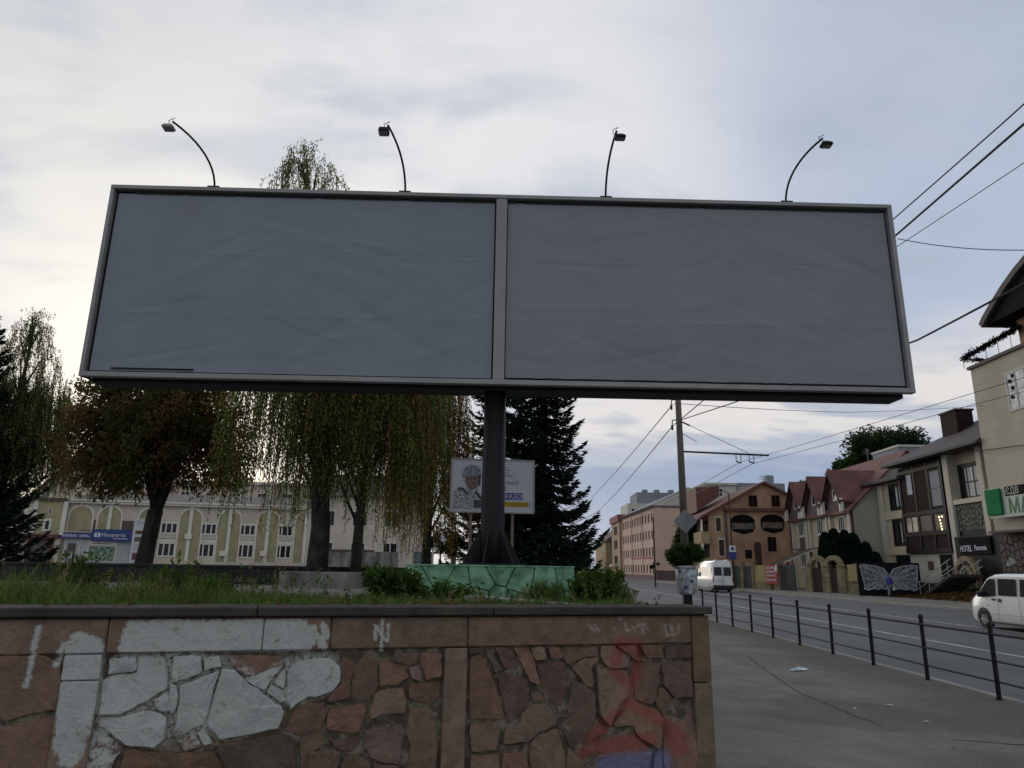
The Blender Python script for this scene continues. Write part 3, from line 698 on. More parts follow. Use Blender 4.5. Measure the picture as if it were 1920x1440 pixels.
def vinyl(x0, x1, z0, z1, m, seed):
    r = np.random.RandomState(seed); NX, NZ = 220, 110
    X = np.linspace(x0, x1, NX); Z = np.linspace(z0, z1, NZ); gx, gz = np.meshgrid(X, Z)
    H = np.zeros_like(gx)
    # tension wrinkles fanning in from the lower corners and the middle post
    cx0 = (x0 + x1) / 2
    for _ in range(90):
        ox = x0 + (x1 - x0) * r.rand(); oz = z0 + (z1 - z0) * (r.rand() ** 1.6)
        th = r.uniform(-.7, .7); L = r.uniform(.5, 2.0); W = r.uniform(.03, .10); a = r.uniform(-.008, .008)
        if r.rand() < .5: th = (-1 if ox > cx0 else 1) * r.uniform(.1, .6)
        du = (gx - ox) * math.cos(th) + (gz - oz) * math.sin(th); dv = -(gx - ox) * math.sin(th) + (gz - oz) * math.cos(th)
        H += a * np.exp(-(du / L) ** 2 - (dv / W) ** 2)
    for zz in (z0 + (z1 - z0) * .66, z0 + (z1 - z0) * .31): H += .004 * np.exp(-((gz - zz - .015 * np.sin(gx * 2)) / .03) ** 2)
    H += .006 * np.sin(gx * .9 + gz * .7 + seed) * np.sin(gz * 1.3)
    ed = np.minimum(np.minimum(gx - x0, x1 - gx), np.minimum(gz - z0, z1 - gz)); H *= np.clip(ed / .25, 0, 1)
    b = MB(); b.v = [(float(x), float(-.002 - h * .9), float(z)) for x, z, h in zip(gx.ravel(), gz.ravel(), H.ravel())]
    for j in range(NZ - 1):
        for i in range(NX - 1):
            a = j * NX + i; b.face((a, a + 1, a + NX + 1, a + NX))
    return b.build('panel_sheet', m, bb, smooth=True)
MIDX = BL * .4955
FW = .095
b = MB(); b.box(.01, BL - .01, .07, .09, Z0 + .01, Z1 - .01); b.build('backing_board', M['black_metal'], bb)
vl = vinyl(FW + .02, MIDX - .115, Z0 + .11, Z1 - .125, M['vinyl_left'], 3); vl['label'] = 'bluish left panel sheet'
vr = vinyl(MIDX + .105, BL - FW - .02, Z0 + .125, Z1 - .125, M['vinyl_right'], 8); vr['label'] = 'greyer right panel sheet'
for (x0, x1, z0, z1, yy) in ((0, BL, Z1 - .068, Z1, -.075), (0, BL, Z0, Z0 + .078, -.075), (0, .06, Z0 + .0785, Z1 - .0685, -.073), (BL - .075, BL, Z0 + .0785, Z1 - .0685, -.073), (MIDX - .09, MIDX + .09, Z0 + .0785, Z1 - .0685, -.06)):
    b = MB(); b.bbox(x0, x1, yy, .05, z0, z1, .006); b.build('frame_bar', M['alu'], bb)
# dark slit left by the sheet's slack edge
b = MB(); b.box(.45, 1.73, -.022, -.016, Z0 + .135, Z0 + .16); b.build('edge_gap', M['black_metal'], bb)
b = MB()
xx = MIDX + .3
while xx < BL - .5:
    L = rng.uniform(.1, .7); b.box(xx, xx + L, -.024, -.018, Z0 + .098, Z0 + .126); xx += L + rng.uniform(.05, .4)
xx = .4
while xx < BL - .4:
    L = rng.uniform(.5, 2.2); b.box(xx, min(xx + L, BL - .2), -.024, -.018, Z1 - .13, Z1 - .108); xx += L + rng.uniform(.02, .12)
kind(b.build('sheet_lacing', M['black_metal'], bb), 'stuff')
# box girder and second face behind
b = MB(); b.box(.13, BL - .12, .095, .52, Z0 - .055, Z1 - .1); b.build('box_body', M['black_metal'], bb)
b = MB(); b.bbox(.0, BL, .56, .66, Z0 + .03, Z1, .01); b.build('rear_panel', M['alu'], bb)
b = MB(); b.tube([(.04, -.02, Z0 + .0), (.22, .1, Z0 - .05)], .012, 6); b.tube([(.10, .03, Z0), (.22, .2, Z0 - .05)], .012, 6); b.build('corner_bracket', M['black_metal'], bb)
PX = 6.45
b = MB(); b.tube([(PX, .33, 1.60), (PX, .33, 2.2), (PX, .33, Z0 - .05)], [.195, .185, .172], 20)
b.build('post', M['dark_paint'], bb, smooth=True)
for k in range(6):
    a = k * PI / 3 + .25; d = Vector((math.cos(a), math.sin(a), 0)); n_ = Vector((-d.y, d.x, 0)) * .012
    b = MB(); c = Vector((PX, .33, 0))
    P = [c + d * .17 + Vector((0, 0, 1.735)), c + d * .46 + Vector((0, 0, 1.735)), c + d * .44 + Vector((0, 0, 1.80)), c + d * .19 + Vector((0, 0, 2.25)), c + d * .17 + Vector((0, 0, 2.25))]
    A = [p - n_ for p in P]; B = [p + n_ for p in P]; n0 = len(b.v)
    b.v += [tuple(p) for p in A + B]; k5 = len(P)
    b.face(range(k5)[::-1]); b.face(range(k5, 2 * k5))
    for i in range(k5): b.face((i, (i + 1) % k5, k5 + (i + 1) % k5, k5 + i))
    b.build('gusset', M['dark_paint'], bb)
b = MB(); b.cyl((PX, .33, 1.728), .50, .03, 20); b.build('base_plate', M['dark_paint'], bb)
# lamps on bent arms
M['lamp_glass'] = mat('lamp_glass', (0.25, 0.25, 0.25), 0.15, 0.0)
def lamp(x, bend, up_h, reach, tilt, sz, pale=False):
    z = Z1
    pts = []
    for i in range(11):
        s = i / 10
        pts.append((x + bend * s ** 2.0, -reach * s ** 1.8, z + up_h * (1 - (1 - s) ** 1.9)))
    arm = MB().tube(pts, .018, 8).build('lamp_arm', M['dark_paint'], bb, smooth=True)
    MB().bbox(x - .10, x + .10, -.06, .10, z, z + .035, .008).build('arm_foot', M['dark_paint'], arm)
    e = Vector(pts[-1])
    h = MB(); w_, d_, hh = sz
    h.bbox(-w_ / 2, w_ / 2, -d_ / 2, d_ / 2, -hh / 2, hh / 2, .02)
    for k in range(5): h.box(-w_ / 2 + .03 + k * (w_ - .06) / 5, -w_ / 2 + .045 + k * (w_ - .06) / 5, -d_ / 2 + .03, d_ / 2 - .03, hh / 2, hh / 2 + .02)
    ho = h.build('lamp_head', M['grey_metal'] if pale else M['dark_paint'], arm)
    ho.location = e + Vector((math.copysign(.05, bend) * 1.2, .02, -.10)); ho.rotation_euler = (tilt, 0, 0)
    g = MB().quad((-w_ / 2 + .02, -d_ / 2 + .02, -hh / 2 - .003), (w_ / 2 - .02, -d_ / 2 + .02, -hh / 2 - .003), (w_ / 2 - .02, d_ / 2 - .02, -hh / 2 - .003), (-w_ / 2 + .02, d_ / 2 - .02, -hh / 2 - .003))
    go = g.build('lamp_glass', M['lamp_glass'], arm); go.location = ho.location; go.rotation_euler = ho.rotation_euler
    st = MB().tube([e + Vector((-.05, 0, -.06)), e + Vector((-.06, .0, .02)), e + Vector((0, 0, .05)), e + Vector((.03, 0, .07))], .006, 6)
    st.build('cable_loop', M['dark_paint'], arm)
lamp(1.67, -.36, .62, .95, -.1, (.18, .15, .06), True)
lamp(4.86, -.19, .66, .95, -.35, (.165, .14, .095))
lamp(8.25, .04, .67, .95, -.05, (.17, .14, .06))
lamp(11.33, .26, .64, .95, -.1, (.18, .14, .065))


# ------------------------------------------------------------------ street guard rail
gr = thing('guard_rail', 'black tubular pedestrian guard rail between the pavement and the road', 'railing', (6.81, 0, 0))
post_me = None
py = [7.18 + 1.82 * i for i in range(12)]
for i, y in enumerate(py):
    if post_me is None:
        b = MB(); b.cyl((0, 0, -.05), .032, 1.02, 12); b.cyl((0, 0, .965), .039, .045, 12); b.tube([(0, 0, 1.01), (0, 0, 1.035), (0, 0, 1.05)], [.039, .031, .012], 12)
        b.cyl((0, 0, .0), .055, .012, 10)
        o = b.build('post', M['black_metal'], gr, smooth=False); post_me = o.data
    else:
        o = bpy.data.objects.new('post', post_me); COL.objects.link(o); o.parent = gr
    o.location = (rng.uniform(-.015, .015), y, rng.uniform(-.012, .0)); o.rotation_euler = (rng.uniform(-.012, .012), rng.uniform(-.012, .012), 0)
for z, r in ((.88, .020), (.51, .015), (.235, .015)):
    pts = []
    for y in py:
        pts.append((rng.uniform(-.01, .01), y, z + rng.uniform(-.012, .008)))
    MB().tube([(0, 5.4, z)] + pts + [(0, 27.6, z)], r, 8).build('rail', M['black_metal'], gr)

# ------------------------------------------------------------------ dark plaza wall, block, pale wall
M['dark_stone'] = mat('dark_stone', (0.016, 0.016, 0.017), 0.7, 0.5, 1.2, 0.5, 12, stretch=(1, 1, 3))
dw = thing('plaza_wall', 'long low black stone-faced wall across the plaza behind the grass', 'wall', (-45, 20, 1.15))
b = MB(); b.box(0, 42.0, .03, .42, -.2, .44); b.build('wall_core', M['dark_stone'], dw)
x = 0.0
while x < 41.9:
    L = min(1.4, 42.0 - x); b = MB(); b.bbox(x + .004, x + L - .004, 0, .05, .0, .42, .006); b.build('facing_slab', M['dark_stone'], dw)
    b = MB(); b.bbox(x + .004, x + L - .004, -.03, .46, .425, .50, .008); b.build('coping', M['dark_stone'], dw); x += L
bl = thing('concrete_block', 'weathered pale concrete block in front of the black plaza wall by the birch trunks', 'block', (-4.95, 18.6, 1.15))
b = MB(); b.bbox(-.99, .99, -.35, .35, -.05, .37, .02)
M['block_conc'] = mat('block_conc', (0.20, 0.195, 0.185), 0.95, 0.5, 2.2, 0.6, 25, stretch=(1, 1, .4)); b.build('block', M['block_conc'], bl)

# ------------------------------------------------------------------ small poster board behind the post
pb_ = thing('poster_board', 'small white poster board on two thin posts, soldier portrait left, text right', 'billboard', (-1.62, 17.0, 0), math.atan2(.2, 2.0))
M['poster_white'] = mat('poster_white', (0.50, 0.51, 0.56), 0.5, 0.06, 1.5)
BW = 2.02
b = MB(); b.bbox(0, BW, 0, .06, 2.97, 4.21, .008); b.build('board', M['poster_white'], pb_)
for x in (.0, BW - .03):
    MB().box(x - .012, x + .03, -.012, .07, 2.95, 4.23).build('frame_bar', M['grey_metal'], pb_)
for z in (2.945, 4.205):
    MB().box(.03, BW - .03, -.012, .07, z, z + .03).build('frame_bar', M['grey_metal'], pb_)
for x in (.50, 1.50):
    MB().tube([(x, .09, 1.1), (x, .09, 4.1)], .035, 10).build('post', mat('post_tan', (0.20, 0.15, 0.11), .7, .2, 4), pb_)
def flat(nm, pts, m, y, parent=pb_):
    return MB().prism(pts, 'y', y, y + .002).build(nm, m, parent)
cam1 = mat('print_camo', (0.12, 0.125, 0.105), 0.6, 0.7, 24, col2=(0.33, 0.34, 0.34), detail=3)
skin = mat('print_skin', (0.17, 0.115, 0.10), 0.6, 0.3, 14)
dk = mat('print_dark', (0.055, 0.06, 0.075), 0.6, 0.4, 16)
helm = mat('print_helmet', (0.20, 0.24, 0.27), 0.6, 0.35, 12)
BZ = 2.97
def pr(px, pz): return (px, BZ + pz)
flat('print_torso', [pr(.06, .05), pr(.78, .05), pr(.84, .30), pr(.66, .46), pr(.46, .52), pr(.36, .50), pr(.18, .56), pr(.08, .45)], cam1, -.003)
flat('print_neck', [pr(.34, .46), pr(.66, .42), pr(.64, .60), pr(.38, .62)], cam1, -.005)
flat('print_face', [pr(.42, .56), pr(.52, .50), pr(.60, .54), pr(.64, .62), pr(.685, .70), pr(.65, .78), pr(.67, .86), pr(.36, .90), pr(.33, .70)], skin, -.007)
flat('print_helmet', [pr(.28, .78), pr(.36, .84), pr(.67, .86), pr(.73, .90), pr(.70, 1.02), pr(.60, 1.10), pr(.46, 1.11), pr(.34, 1.06), pr(.28, .95)], helm, -.009)
flat('print_strap', [pr(.66, .60), pr(.70, .62), pr(.72, .88), pr(.66, .88)], dk, -.010)
flat('print_strap', [pr(.14, .50), pr(.20, .57), pr(.30, .56), pr(.44, .40), pr(.40, .38), pr(.28, .50), pr(.2, .51)], dk, -.010)
flat('print_strap', [pr(.58, .44), pr(.70, .30), pr(.76, .30), pr(.62, .50)], dk, -.010)
flat('print_eye', [pr(.55, .795), pr(.62, .79), pr(.62, .815), pr(.55, .82)], dk, -.010)
flat('print_pouch', [pr(.56, .10), pr(.76, .10), pr(.78, .26), pr(.56, .28)], dk, -.006)
pblue = mat('print_blue', (0.055, 0.06, 0.28), .6, .1, 3); pyel = mat('print_yellow', (0.40, 0.27, 0.02), .6, .15, 3); pink_ = mat('print_ink', (0.16, 0.16, 0.22), .6, 0, 1)
flat('print_bar', [pr(1.1, .30), pr(1.74, .30), pr(1.74, .46), pr(1.1, .46)], pblue, -.003)
flat('print_bar', [pr(1.1, .13), pr(1.86, .13), pr(1.86, .25), pr(1.1, .25)], pyel, -.003)
wht = mat('print_white', (0.6, 0.6, 0.66), .6, 0, 1)
text('print_text', 'РАЗОМ', .15, wht, pb_, (1.30, -.004, BZ + .325), ext=.001)
text('print_text', 'ДОПОМОЖЕМО', .10, mat('print_ochre', (.25, .16, .01), .6, 0, 1), pb_, (1.14, -.004, BZ + .15), ext=.001)
text('print_text', 'ПІЛЬНО', .12, pink_, pb_, (1.16, -.004, BZ + .66), ext=.001)
text('print_text', 'ІЇ', .11, pblue, pb_, (1.24, -.004, BZ + .52), ext=.001)
for z, x1 in ((.86, 1.5), (.92, 1.38), (1.0, 1.42), (1.06, 1.36)):
    MB().box(1.30, x1, -.004, -.002, BZ + z, BZ + z + .018).build('print_line', pink_, pb_)

# ------------------------------------------------------------------ grass and weeds of the bed
def wall_y(x): return 4.51 + (x + 3.16) * (1.52 / 4.70)
def grass_field(n, ymax, seed, hmul=1.0):
    r = np.random.RandomState(seed)
    X = r.uniform(-9.0, 1.22, n); k = r.rand(n) ** 1.2
    Y0 = 4.51 + (X + 3.16) * (1.52 / 4.70) + .36; Y1 = np.where(X < -2, 8.5, 9.9)
    Y = Y0 + (Y1 - Y0) * k
    return X, Y
NG = 60000
gx, gy = grass_field(NG, 9, 5)
cl2 = np.sin(gx * 2.9 + gy * 1.1) * np.sin(gy * 3.3 - gx * .7) + .6 * np.sin(gx * 7.3 + 2) * np.sin(gy * 6.1)
cl_ = np.sin(gx * 1.7 + 1.3) * np.sin(gy * 1.9 + gx) * .5 + np.sin(gx * 4.1) * .25
gh = np.clip(.15 + .14 * nr.rand(NG) ** 1.5 + .09 * cl_, .04, .42) * np.where(gy > 6.6, .60, .92) * np.clip(.80 + .45 * cl2, .3, 1.6) * np.where((gx > -1.7) & (gx < .9), .60, np.where(gx < -2.9, 1.2, .95))
keep = nr.rand(NG) < np.clip(.7 + .4 * cl_ + .35 * cl2, .10, 1)
gx, gy, gh = gx[keep], gy[keep], gh[keep]; n = len(gx)
bs = np.stack([gx, gy, np.full(n, 1.285)], 1); lean = nr.normal(0, .32, (n, 3)); lean[:, 2] = 1; tip = bs + unit(lean) * gh[:, None]
bend = nr.normal(0, .25, (n, 3)) * gh[:, None]; bend[:, 2] *= .2; tip = tip + bend
mid = (bs + tip) / 2 - bend * .25
sd_ = unit(np.cross(lean, nr.normal(size=(n, 3)))) * (.0035 + .003 * nr.rand(n))[:, None]
V1 = np.stack([bs - sd_, bs + sd_, mid + sd_ * .8, mid - sd_ * .8], 1); V2 = np.stack([mid - sd_ * .8, mid + sd_ * .8, tip + sd_ * .1, tip - sd_ * .1], 1)
gc = palette(n, [(0.10, 0.165, 0.045), (0.145, 0.19, 0.065), (0.07, 0.125, 0.035), (0.21, 0.21, 0.11)], [4, 3, 3, 1.2])
o = fast_quads('grass', np.concatenate([V1, V2]), np.concatenate([gc, gc]), M['grass']); kind(o, 'stuff')
def weed(name, label, cat, x, y, w_, h, n, cols, wts, leaf=(.045, .018), group=None, stems=9, up_=0.5, flower=None, lean=(0, 0)):
    t = thing(name, label, cat, (x, y, 1.27), 0, group)
    b = MB(); tips = []
    for i in range(stems):
        a = rng.uniform(0, 2 * PI); rr = w_ * .5 * math.sqrt(rng.random()); q = Vector((math.cos(a) * rr * .5, math.sin(a) * rr * .4, 0)); e = Vector((math.cos(a) * rr + lean[0] * h, math.sin(a) * rr * .8, h * rng.uniform(.55, 1.0)))
        b.tube([q, q.lerp(e, .5) + Vector((0, 0, h * .08)), e], [.006, .005, .002], 5); tips.append((q, e))
    b.build('stem', M['weedstem'], t)
    k = nr.randint(0, len(tips), n); s = nr.rand(n) ** .7
    A = np.array([tuple(tips[i][0]) for i in k]); B = np.array([tuple(tips[i][1]) for i in k])
    C = A + (B - A) * s[:, None] + nr.normal(0, .035 + .05 * w_ * .4, (n, 3)) * np.array([1, 1, .7]); C[:, 2] = np.maximum(C[:, 2], .01)
    ax = unit(np.concatenate([nr.normal(size=(n, 2)), np.full((n, 1), up_)], 1))
    Q = leaf_quads(C, nr.uniform(.6, 1.2, n) * leaf[0], nr.uniform(.6, 1.2, n) * leaf[1], ax, .5)
    fast_quads('foliage', Q, palette(n, cols, wts), M['leaf'], t)
    if flower:
        for (q, e) in tips[:flower[1]]:
            f = MB()
            for k2 in range(7):
                a = k2 * 2 * PI / 7; f.quad(e, e + Vector((math.cos(a) * .018, math.sin(a) * .018, .012)), e + Vector((math.cos(a + .4) * .026, math.sin(a + .4) * .026, .006)), e + Vector((math.cos(a + .8) * .018, math.sin(a + .8) * .018, .012)))
            f.build('flower', flower[0], t)
    return t
M['weedstem'] = mat('weedstem', (0.06, 0.075, 0.03), .8, .2, 5)
yel = mat('yellow_petal', (0.62, 0.42, 0.05), .6, .1, 5); whp = mat('white_petal', (0.6, 0.6, 0.55), .6, .1, 5)
G1 = [(0.065, 0.12, 0.032), (0.045, 0.085, 0.026), (0.10, 0.155, 0.042)]
weed('shrub', 'dense dark green leafy shrub at the left corner of the green plinth', 'shrub', -1.55, 9.1, .68, .42, 2200, G1, [4, 4, 2], (.05, .022), 'weedy shrubs around the green plinth', 26)
weed('shrub', 'low leafy green bush against the front of the green plinth', 'shrub', -.95, 9.35, 1.0, .20, 800, G1, [4, 3, 3], (.045, .02), 'weedy shrubs around the green plinth', 20)
weed('shrub', 'bright green bush right beside the plinth, on the corner of the bed', 'shrub', .98, 8.9, .62, .40, 2600, [(0.06, 0.11, 0.025), (0.04, 0.08, 0.02), (0.10, 0.14, 0.035)], [4, 3, 3], (.055, .016), 'weedy shrubs around the green plinth', 30, 1.0)
weed('shrub', 'tall upright weed standing above the bush at the bed corner', 'weed', 1.08, 8.9, .28, .52, 500, [(0.085, 0.13, 0.04), (0.05, 0.09, 0.025)], [3, 2], (.05, .016), None, 7, 1.2)
weed('shrub', 'spiky thin weed on the right edge of the bed above the coping', 'weed', 1.18, 7.9, .3, .26, 160, [(0.11, 0.14, 0.06), (0.06, 0.09, 0.03)], [3, 2], (.05, .01), None, 7, 1.2)
weed('shrub', 'rounded dark bush in the grass in front of the black wall, left of the birches', 'shrub', -3.55, 8.6, .72, .27, 1300, G1, [5, 3, 1], (.04, .02), None, 18)
weed('flower', 'leggy weed with yellow flowers, leftmost of the two in the grass', 'weed', -4.2, 7.1, .7, .56, 620, [(0.05, 0.08, 0.025), (0.09, 0.115, 0.04)], [3, 2], (.045, .013), None, 14, .9, (yel, 8))
weed('flower', 'yellow-flowered weed in the grass below the brown-leaved tree', 'weed', -3.3, 7.0, .5, .50, 520, [(0.06, 0.095, 0.025), (0.09, 0.12, 0.04)], [3, 2], (.045, .013), None, 11, .9, (yel, 4))
weed('flower', 'short weed with pale flower heads at the left end of the grass', 'weed', -4.9, 6.6, .5, .22, 220, [(0.06, 0.095, 0.025), (0.09, 0.12, 0.04)], [3, 2], (.04, .014), None, 9, .9, (whp, 2))
weed('shrub', 'clump of tall grass-like weed before the front right of the plinth', 'weed', .35, 8.7, .5, .30, 420, [(0.075, 0.12, 0.03), (0.10, 0.14, 0.045)], [3, 2], (.075, .008), None, 9, 2.0)

nd = 420; X = nr.uniform(-8, 1.15, nd); Y = 4.51 + (X + 3.16) * (1.52 / 4.70) + .4 + 2.6 * nr.rand(nd); hh = nr.uniform(.18, .40, nd) * np.where((X > -1.7) & (X < .8), .5, 1.0); bs = np.stack([X, Y, np.full(nd, 1.285)], 1)
tp = bs + np.stack([nr.normal(0, .09, nd), nr.normal(0, .09, nd), hh], 1); sd_ = unit(nr.normal(size=(nd, 3)) * np.array([1, 1, 0])) * .0022
V = [np.stack([bs - sd_, bs + sd_, tp + sd_ * .5, tp - sd_ * .5], 1)]
for k in range(14):
    C_ = bs + (tp - bs) * nr.uniform(.45, 1.02, (nd, 1)) + nr.normal(0, .012, (nd, 3)); V.append(leaf_quads(C_, nr.uniform(.008, .03, nd), nr.uniform(.004, .010, nd), unit(tp - bs), .9))
cd = palette(nd, [(0.13, 0.12, 0.06), (0.20, 0.17, 0.09), (0.08, 0.12, 0.04), (0.06, 0.10, 0.03)], [2, 2, 4, 3])
o = fast_quads('wild_stalks', np.concatenate(V), np.tile(cd, (15, 1)), M['grass']); kind(o, 'stuff')
nl = 500; X = nr.uniform(-8, 1.2, nl); Y = 4.51 + (X + 3.16) * (1.52 / 4.70) + .1 + 3.0 * nr.rand(nl) ** 1.5; z_ = np.where(Y < 4.51 + (X + 3.16) * (1.52 / 4.70) + .34, 1.424, 1.295)
o = fast_quads('fallen_leaves', leaf_quads(np.stack([X, Y, z_ + .008], 1), .022, .012, np.array([1, .4, .05]), .5), palette(nl, [(.14, .08, .03), (.20, .13, .05), (.09, .06, .03)], [2, 2, 2]), M['leaf']); kind(o, 'stuff')
def broadleaf(x, y, w_, h, n, k): return weed('shrub', BL_[k], 'weed', x, y, w_, h, n, [(0.09, 0.15, 0.05), (0.06, 0.11, 0.035), (0.13, 0.17, 0.07)], [3, 3, 1], (.05, .026), None, 8, .3)
BL_ = ['low broad-leaved weed in the grass at the far left of the coping', 'small broad-leaved weed above the white painted slab', 'low broad-leaved weed above the zigzag paint mark', 'scrubby weed leaning over the coping below the plinth']
for k, (x, y) in enumerate([(-2.9, 5.15), (-1.75, 5.6), (-.95, 5.9), (.15, 6.15)]): broadleaf(x, y, .35, .13, 160, k)
# ------------------------------------------------------------------ trees
def limb(p0, p1, sag=0.0, n=5, wob=.05):
    p0, p1 = Vector(p0), Vector(p1); L = (p1 - p0).length; out = []
    for i in range(n + 1):
        s = i / n; q = p0.lerp(p1, s); q.z += sag * math.sin(PI * s)
        if 0 < i < n: q += Vector((rng.uniform(-1, 1), rng.uniform(-1, 1), rng.uniform(-1, 1))) * wob * L * .25
        out.append(q)
    return out
def taper(a, b, n): return [a + (b - a) * i / n for i in range(n + 1)]

def chestnut(x, y, z0, label):
    t = thing('chestnut_tree', label, 'tree', (x, y, z0)); b = MB()
    f = Vector((.10, 0, 1.75)); b.tube([(-.08, 0, -.3), (-.05, 0, .1), (.02, 0, .9), f], [.36, .27, .235, .23], 12)
    ends = []
    for e, r in (((-.65, .2, 4.0), .15), ((.80, -.15, 3.7), .18), ((.1, .7, 4.4), .15), ((-.1, -.7, 4.2), .14)):
        P = limb(f - Vector((0, 0, .1)), e, 0, 5); b.tube(P, taper(r, r * .55, 5), 8)
        for k in range(7):
            a = rng.uniform(0, 2 * PI); q = Vector(e).lerp(P[3], rng.random() * .6); d = Vector((math.cos(a) * rng.uniform(.8, 2.5), math.sin(a) * rng.uniform(.6, 2.2), rng.uniform(-.5, 1.9)))
            if d.x < 0 and e[0] > 0: d.x *= .6
            P2 = limb(q, q + d, .15, 4); b.tube(P2, taper(r * .38, .02, 4), 6); ends += [P2[-1], P2[3], P2[2]]
    b.build('trunk', M['bark'], t, smooth=True)
    # crown: leaf clumps over a lobed volume
    C = []; c0 = np.array([.10, 0, 4.15])
    lob = [((-1.7, 0, 3.55), 1.5), ((1.5, .2, 3.7), 1.5), ((0, 0, 5.0), 1.8), ((-1.1, -.5, 4.7), 1.5), ((1.2, -.4, 4.8), 1.5), ((.3, -1.0, 3.9), 1.4), ((0, 1.2, 4.2), 1.5), ((-2.3, .1, 4.15), 1.25), ((-2.0, -.3, 5.1), 1.1), ((-1.6, 0, 3.1), .95), ((2.3, 0, 3.2), .9), ((-.3, -.6, 3.15), 1.0), ((.6,0,5.9),1.3), ((-1.0,.3,5.6),1.2)]
    for c, r in lob:
        n = int(30 * r * r) + 6
        for _ in range(n):
            d = np.array([rng.gauss(0, 1) for _ in range(3)]); d /= np.linalg.norm(d)
            C.append(np.array(c) + d * r * rng.uniform(.55, 1.02) * np.array([1, .95, .9]))
    C += [np.array(tuple(e)) for e in ends]
    C = np.array(C); K = 50
    base = palette(len(C), [(0.068, 0.074, 0.032), (0.142, 0.097, 0.046), (0.169, 0.097, 0.054), (0.089, 0.095, 0.041), (0.216, 0.142, 0.074)], [4, 3, 3, 3, 1], .2)
    # rust colour gathers low and to the right of the crown
    LC = np.repeat(C, K, 0) + nr.normal(0, .17, (len(C) * K, 3)); LC[:, 2] -= np.abs(nr.normal(0, .05, len(LC)))
    cols = np.repeat(base, K, 0) * nr.uniform(.7, 1.3, (len(LC), 1))
    ax = unit(LC - c0) * .6 + np.array([0, 0, -.7])
    Q = leaf_quads(LC, nr.uniform(.055, .105, len(LC)), nr.uniform(.022, .042, len(LC)), ax, .9)
    fast_quads('crown', Q, cols, M['leaf'], t)
    return t
chestnut(-11.75, 23.0, 1.56, 'round chestnut tree with rusty brown leaves and a forked trunk before the arched building')

def weeper(x, y, z0, H, label, lean, nstr, rprof, zlow, pal, wts, name='weeping_birch', seed=1, gap=None, trunk_r=.24, cat='tree', leaf=(.040, .0185), top=0):
    r = np.random.RandomState(seed)
    t = thing(name, label, cat, (x, y, z0)); b = MB()
    tp = [(0, 0, -.3), (0.02, 0, 1.5), (lean * .25, .05, H * .4), (lean * .6, 0, H * .7), (lean, 0, H * .97)]
    b.tube(tp, [trunk_r * 1.25, trunk_r, trunk_r * .72, trunk_r * .4, .02], 10)
    TP = [Vector(p) for p in tp]
    def ax_at(z):
        for a, c in zip(TP, TP[1:]):
            if z <= c.z: return a.lerp(c, (z - a.z) / (c.z - a.z))
        return TP[-1]
    V = []; CC = []
    stems = []
    for i in range(nstr):
        zs = H * (.30 + .68 * r.rand() ** .9)
        R = rprof(zs / H); a = r.uniform(0, 2 * PI); rr = R * math.sqrt(r.uniform(.05, 1))
        if gap and gap(math.cos(a) * rr, zs): continue
        if zs > .76 * H and r.rand() < .62: continue
        c = ax_at(zs - .3); s0 = np.array([c.x + math.cos(a) * rr, c.y + math.sin(a) * rr, zs])
        if i % 27 == 0:
            q = ax_at(max(zs - rr * .9 - .4, 1.2)); b.tube([q, (q.x * .4 + s0[0] * .6, q.y * .4 + s0[1] * .6, zs + .05), tuple(s0)], [.045, .026, .01], 5)
        zl = zlow(s0[0], r) ; L = min(max(zs - zl, .5), r.uniform(1.4, 4.6)) if zs < .76 * H else r.uniform(.5, 1.5)
        n = int(L / .036); s = np.linspace(0, 1, n)
        out = np.array([math.cos(a), math.sin(a), 0]) * r.uniform(.0, .35)
        ph = r.uniform(0, 6); sw = .05 * np.sin(s * 5 + ph)
        P = s0 + np.stack([out[0] * np.sqrt(s) + sw, out[1] * np.sqrt(s) + sw * .5, -L * s + .25 * np.sin(s * PI) * (1 if L > 1 else .3)], 1)
        CC.append(P + r.normal(0, .035, P.shape)); stems.append((P[0], P[n // 2], P[-1]))
        kc = r.choice(len(pal), p=np.array(wts) / sum(wts)); cc = np.array(pal[kc]) * r.uniform(.6, 1.35)
        V.append(np.tile(cc, (n, 1)))
    if top:
        for i in range(top):
            zs = H * r.uniform(.80, 1.0); c = ax_at(zs); a = r.uniform(0, 2 * PI); L = r.uniform(.3, 1.0); n = 16; s = np.linspace(0, 1, n)
            P = np.array([c.x, c.y, zs]) + np.stack([math.cos(a) * s * L * .7, math.sin(a) * s * L * .7, L * .6 * s * (1 - s * .75)], 1)
            CC.append(P + r.normal(0, .05, P.shape)); V.append(np.tile(np.array(pal[0]) * r.uniform(.7, 1.3), (n, 1))); stems.append((P[0], P[n // 2], P[-1]))
    b.build('trunk', M['bark_birch'], t, smooth=True)
    C = np.concatenate(CC); cols = np.concatenate(V) * nr.uniform(.7, 1.3, (len(C), 1))
    Q = leaf_quads(C, nr.uniform(.6, 1.25, len(C)) * leaf[0], nr.uniform(.6, 1.25, len(C)) * leaf[1], np.array([0, 0, -1.0]), .55)
    TW = []
    for a, mdd, c in stems:
        for p, q in ((a, mdd), (mdd, c)):
            sd = np.array([.006, .003, 0]); TW.append([p - sd, p + sd, q + sd * .6, q - sd * .6])
    TW = np.array(TW)
    fast_quads('crown', np.concatenate([Q, TW]), np.concatenate([cols, np.tile([0.035, 0.028, 0.022], (len(TW), 1))]), M['leaf'], t)
    return t
BP = [(0.150, 0.185, 0.063), (0.203, 0.220, 0.074), (0.109, 0.150, 0.059), (0.298, 0.211, 0.066), (0.246, 0.150, 0.063)]
def low1(xx, r):
    return r.choice([1.55, 2.2, 3.0], p=[.35, .4, .25]) + r.uniform(-.35, .6) + (.5 if abs(xx) < .5 else 0)
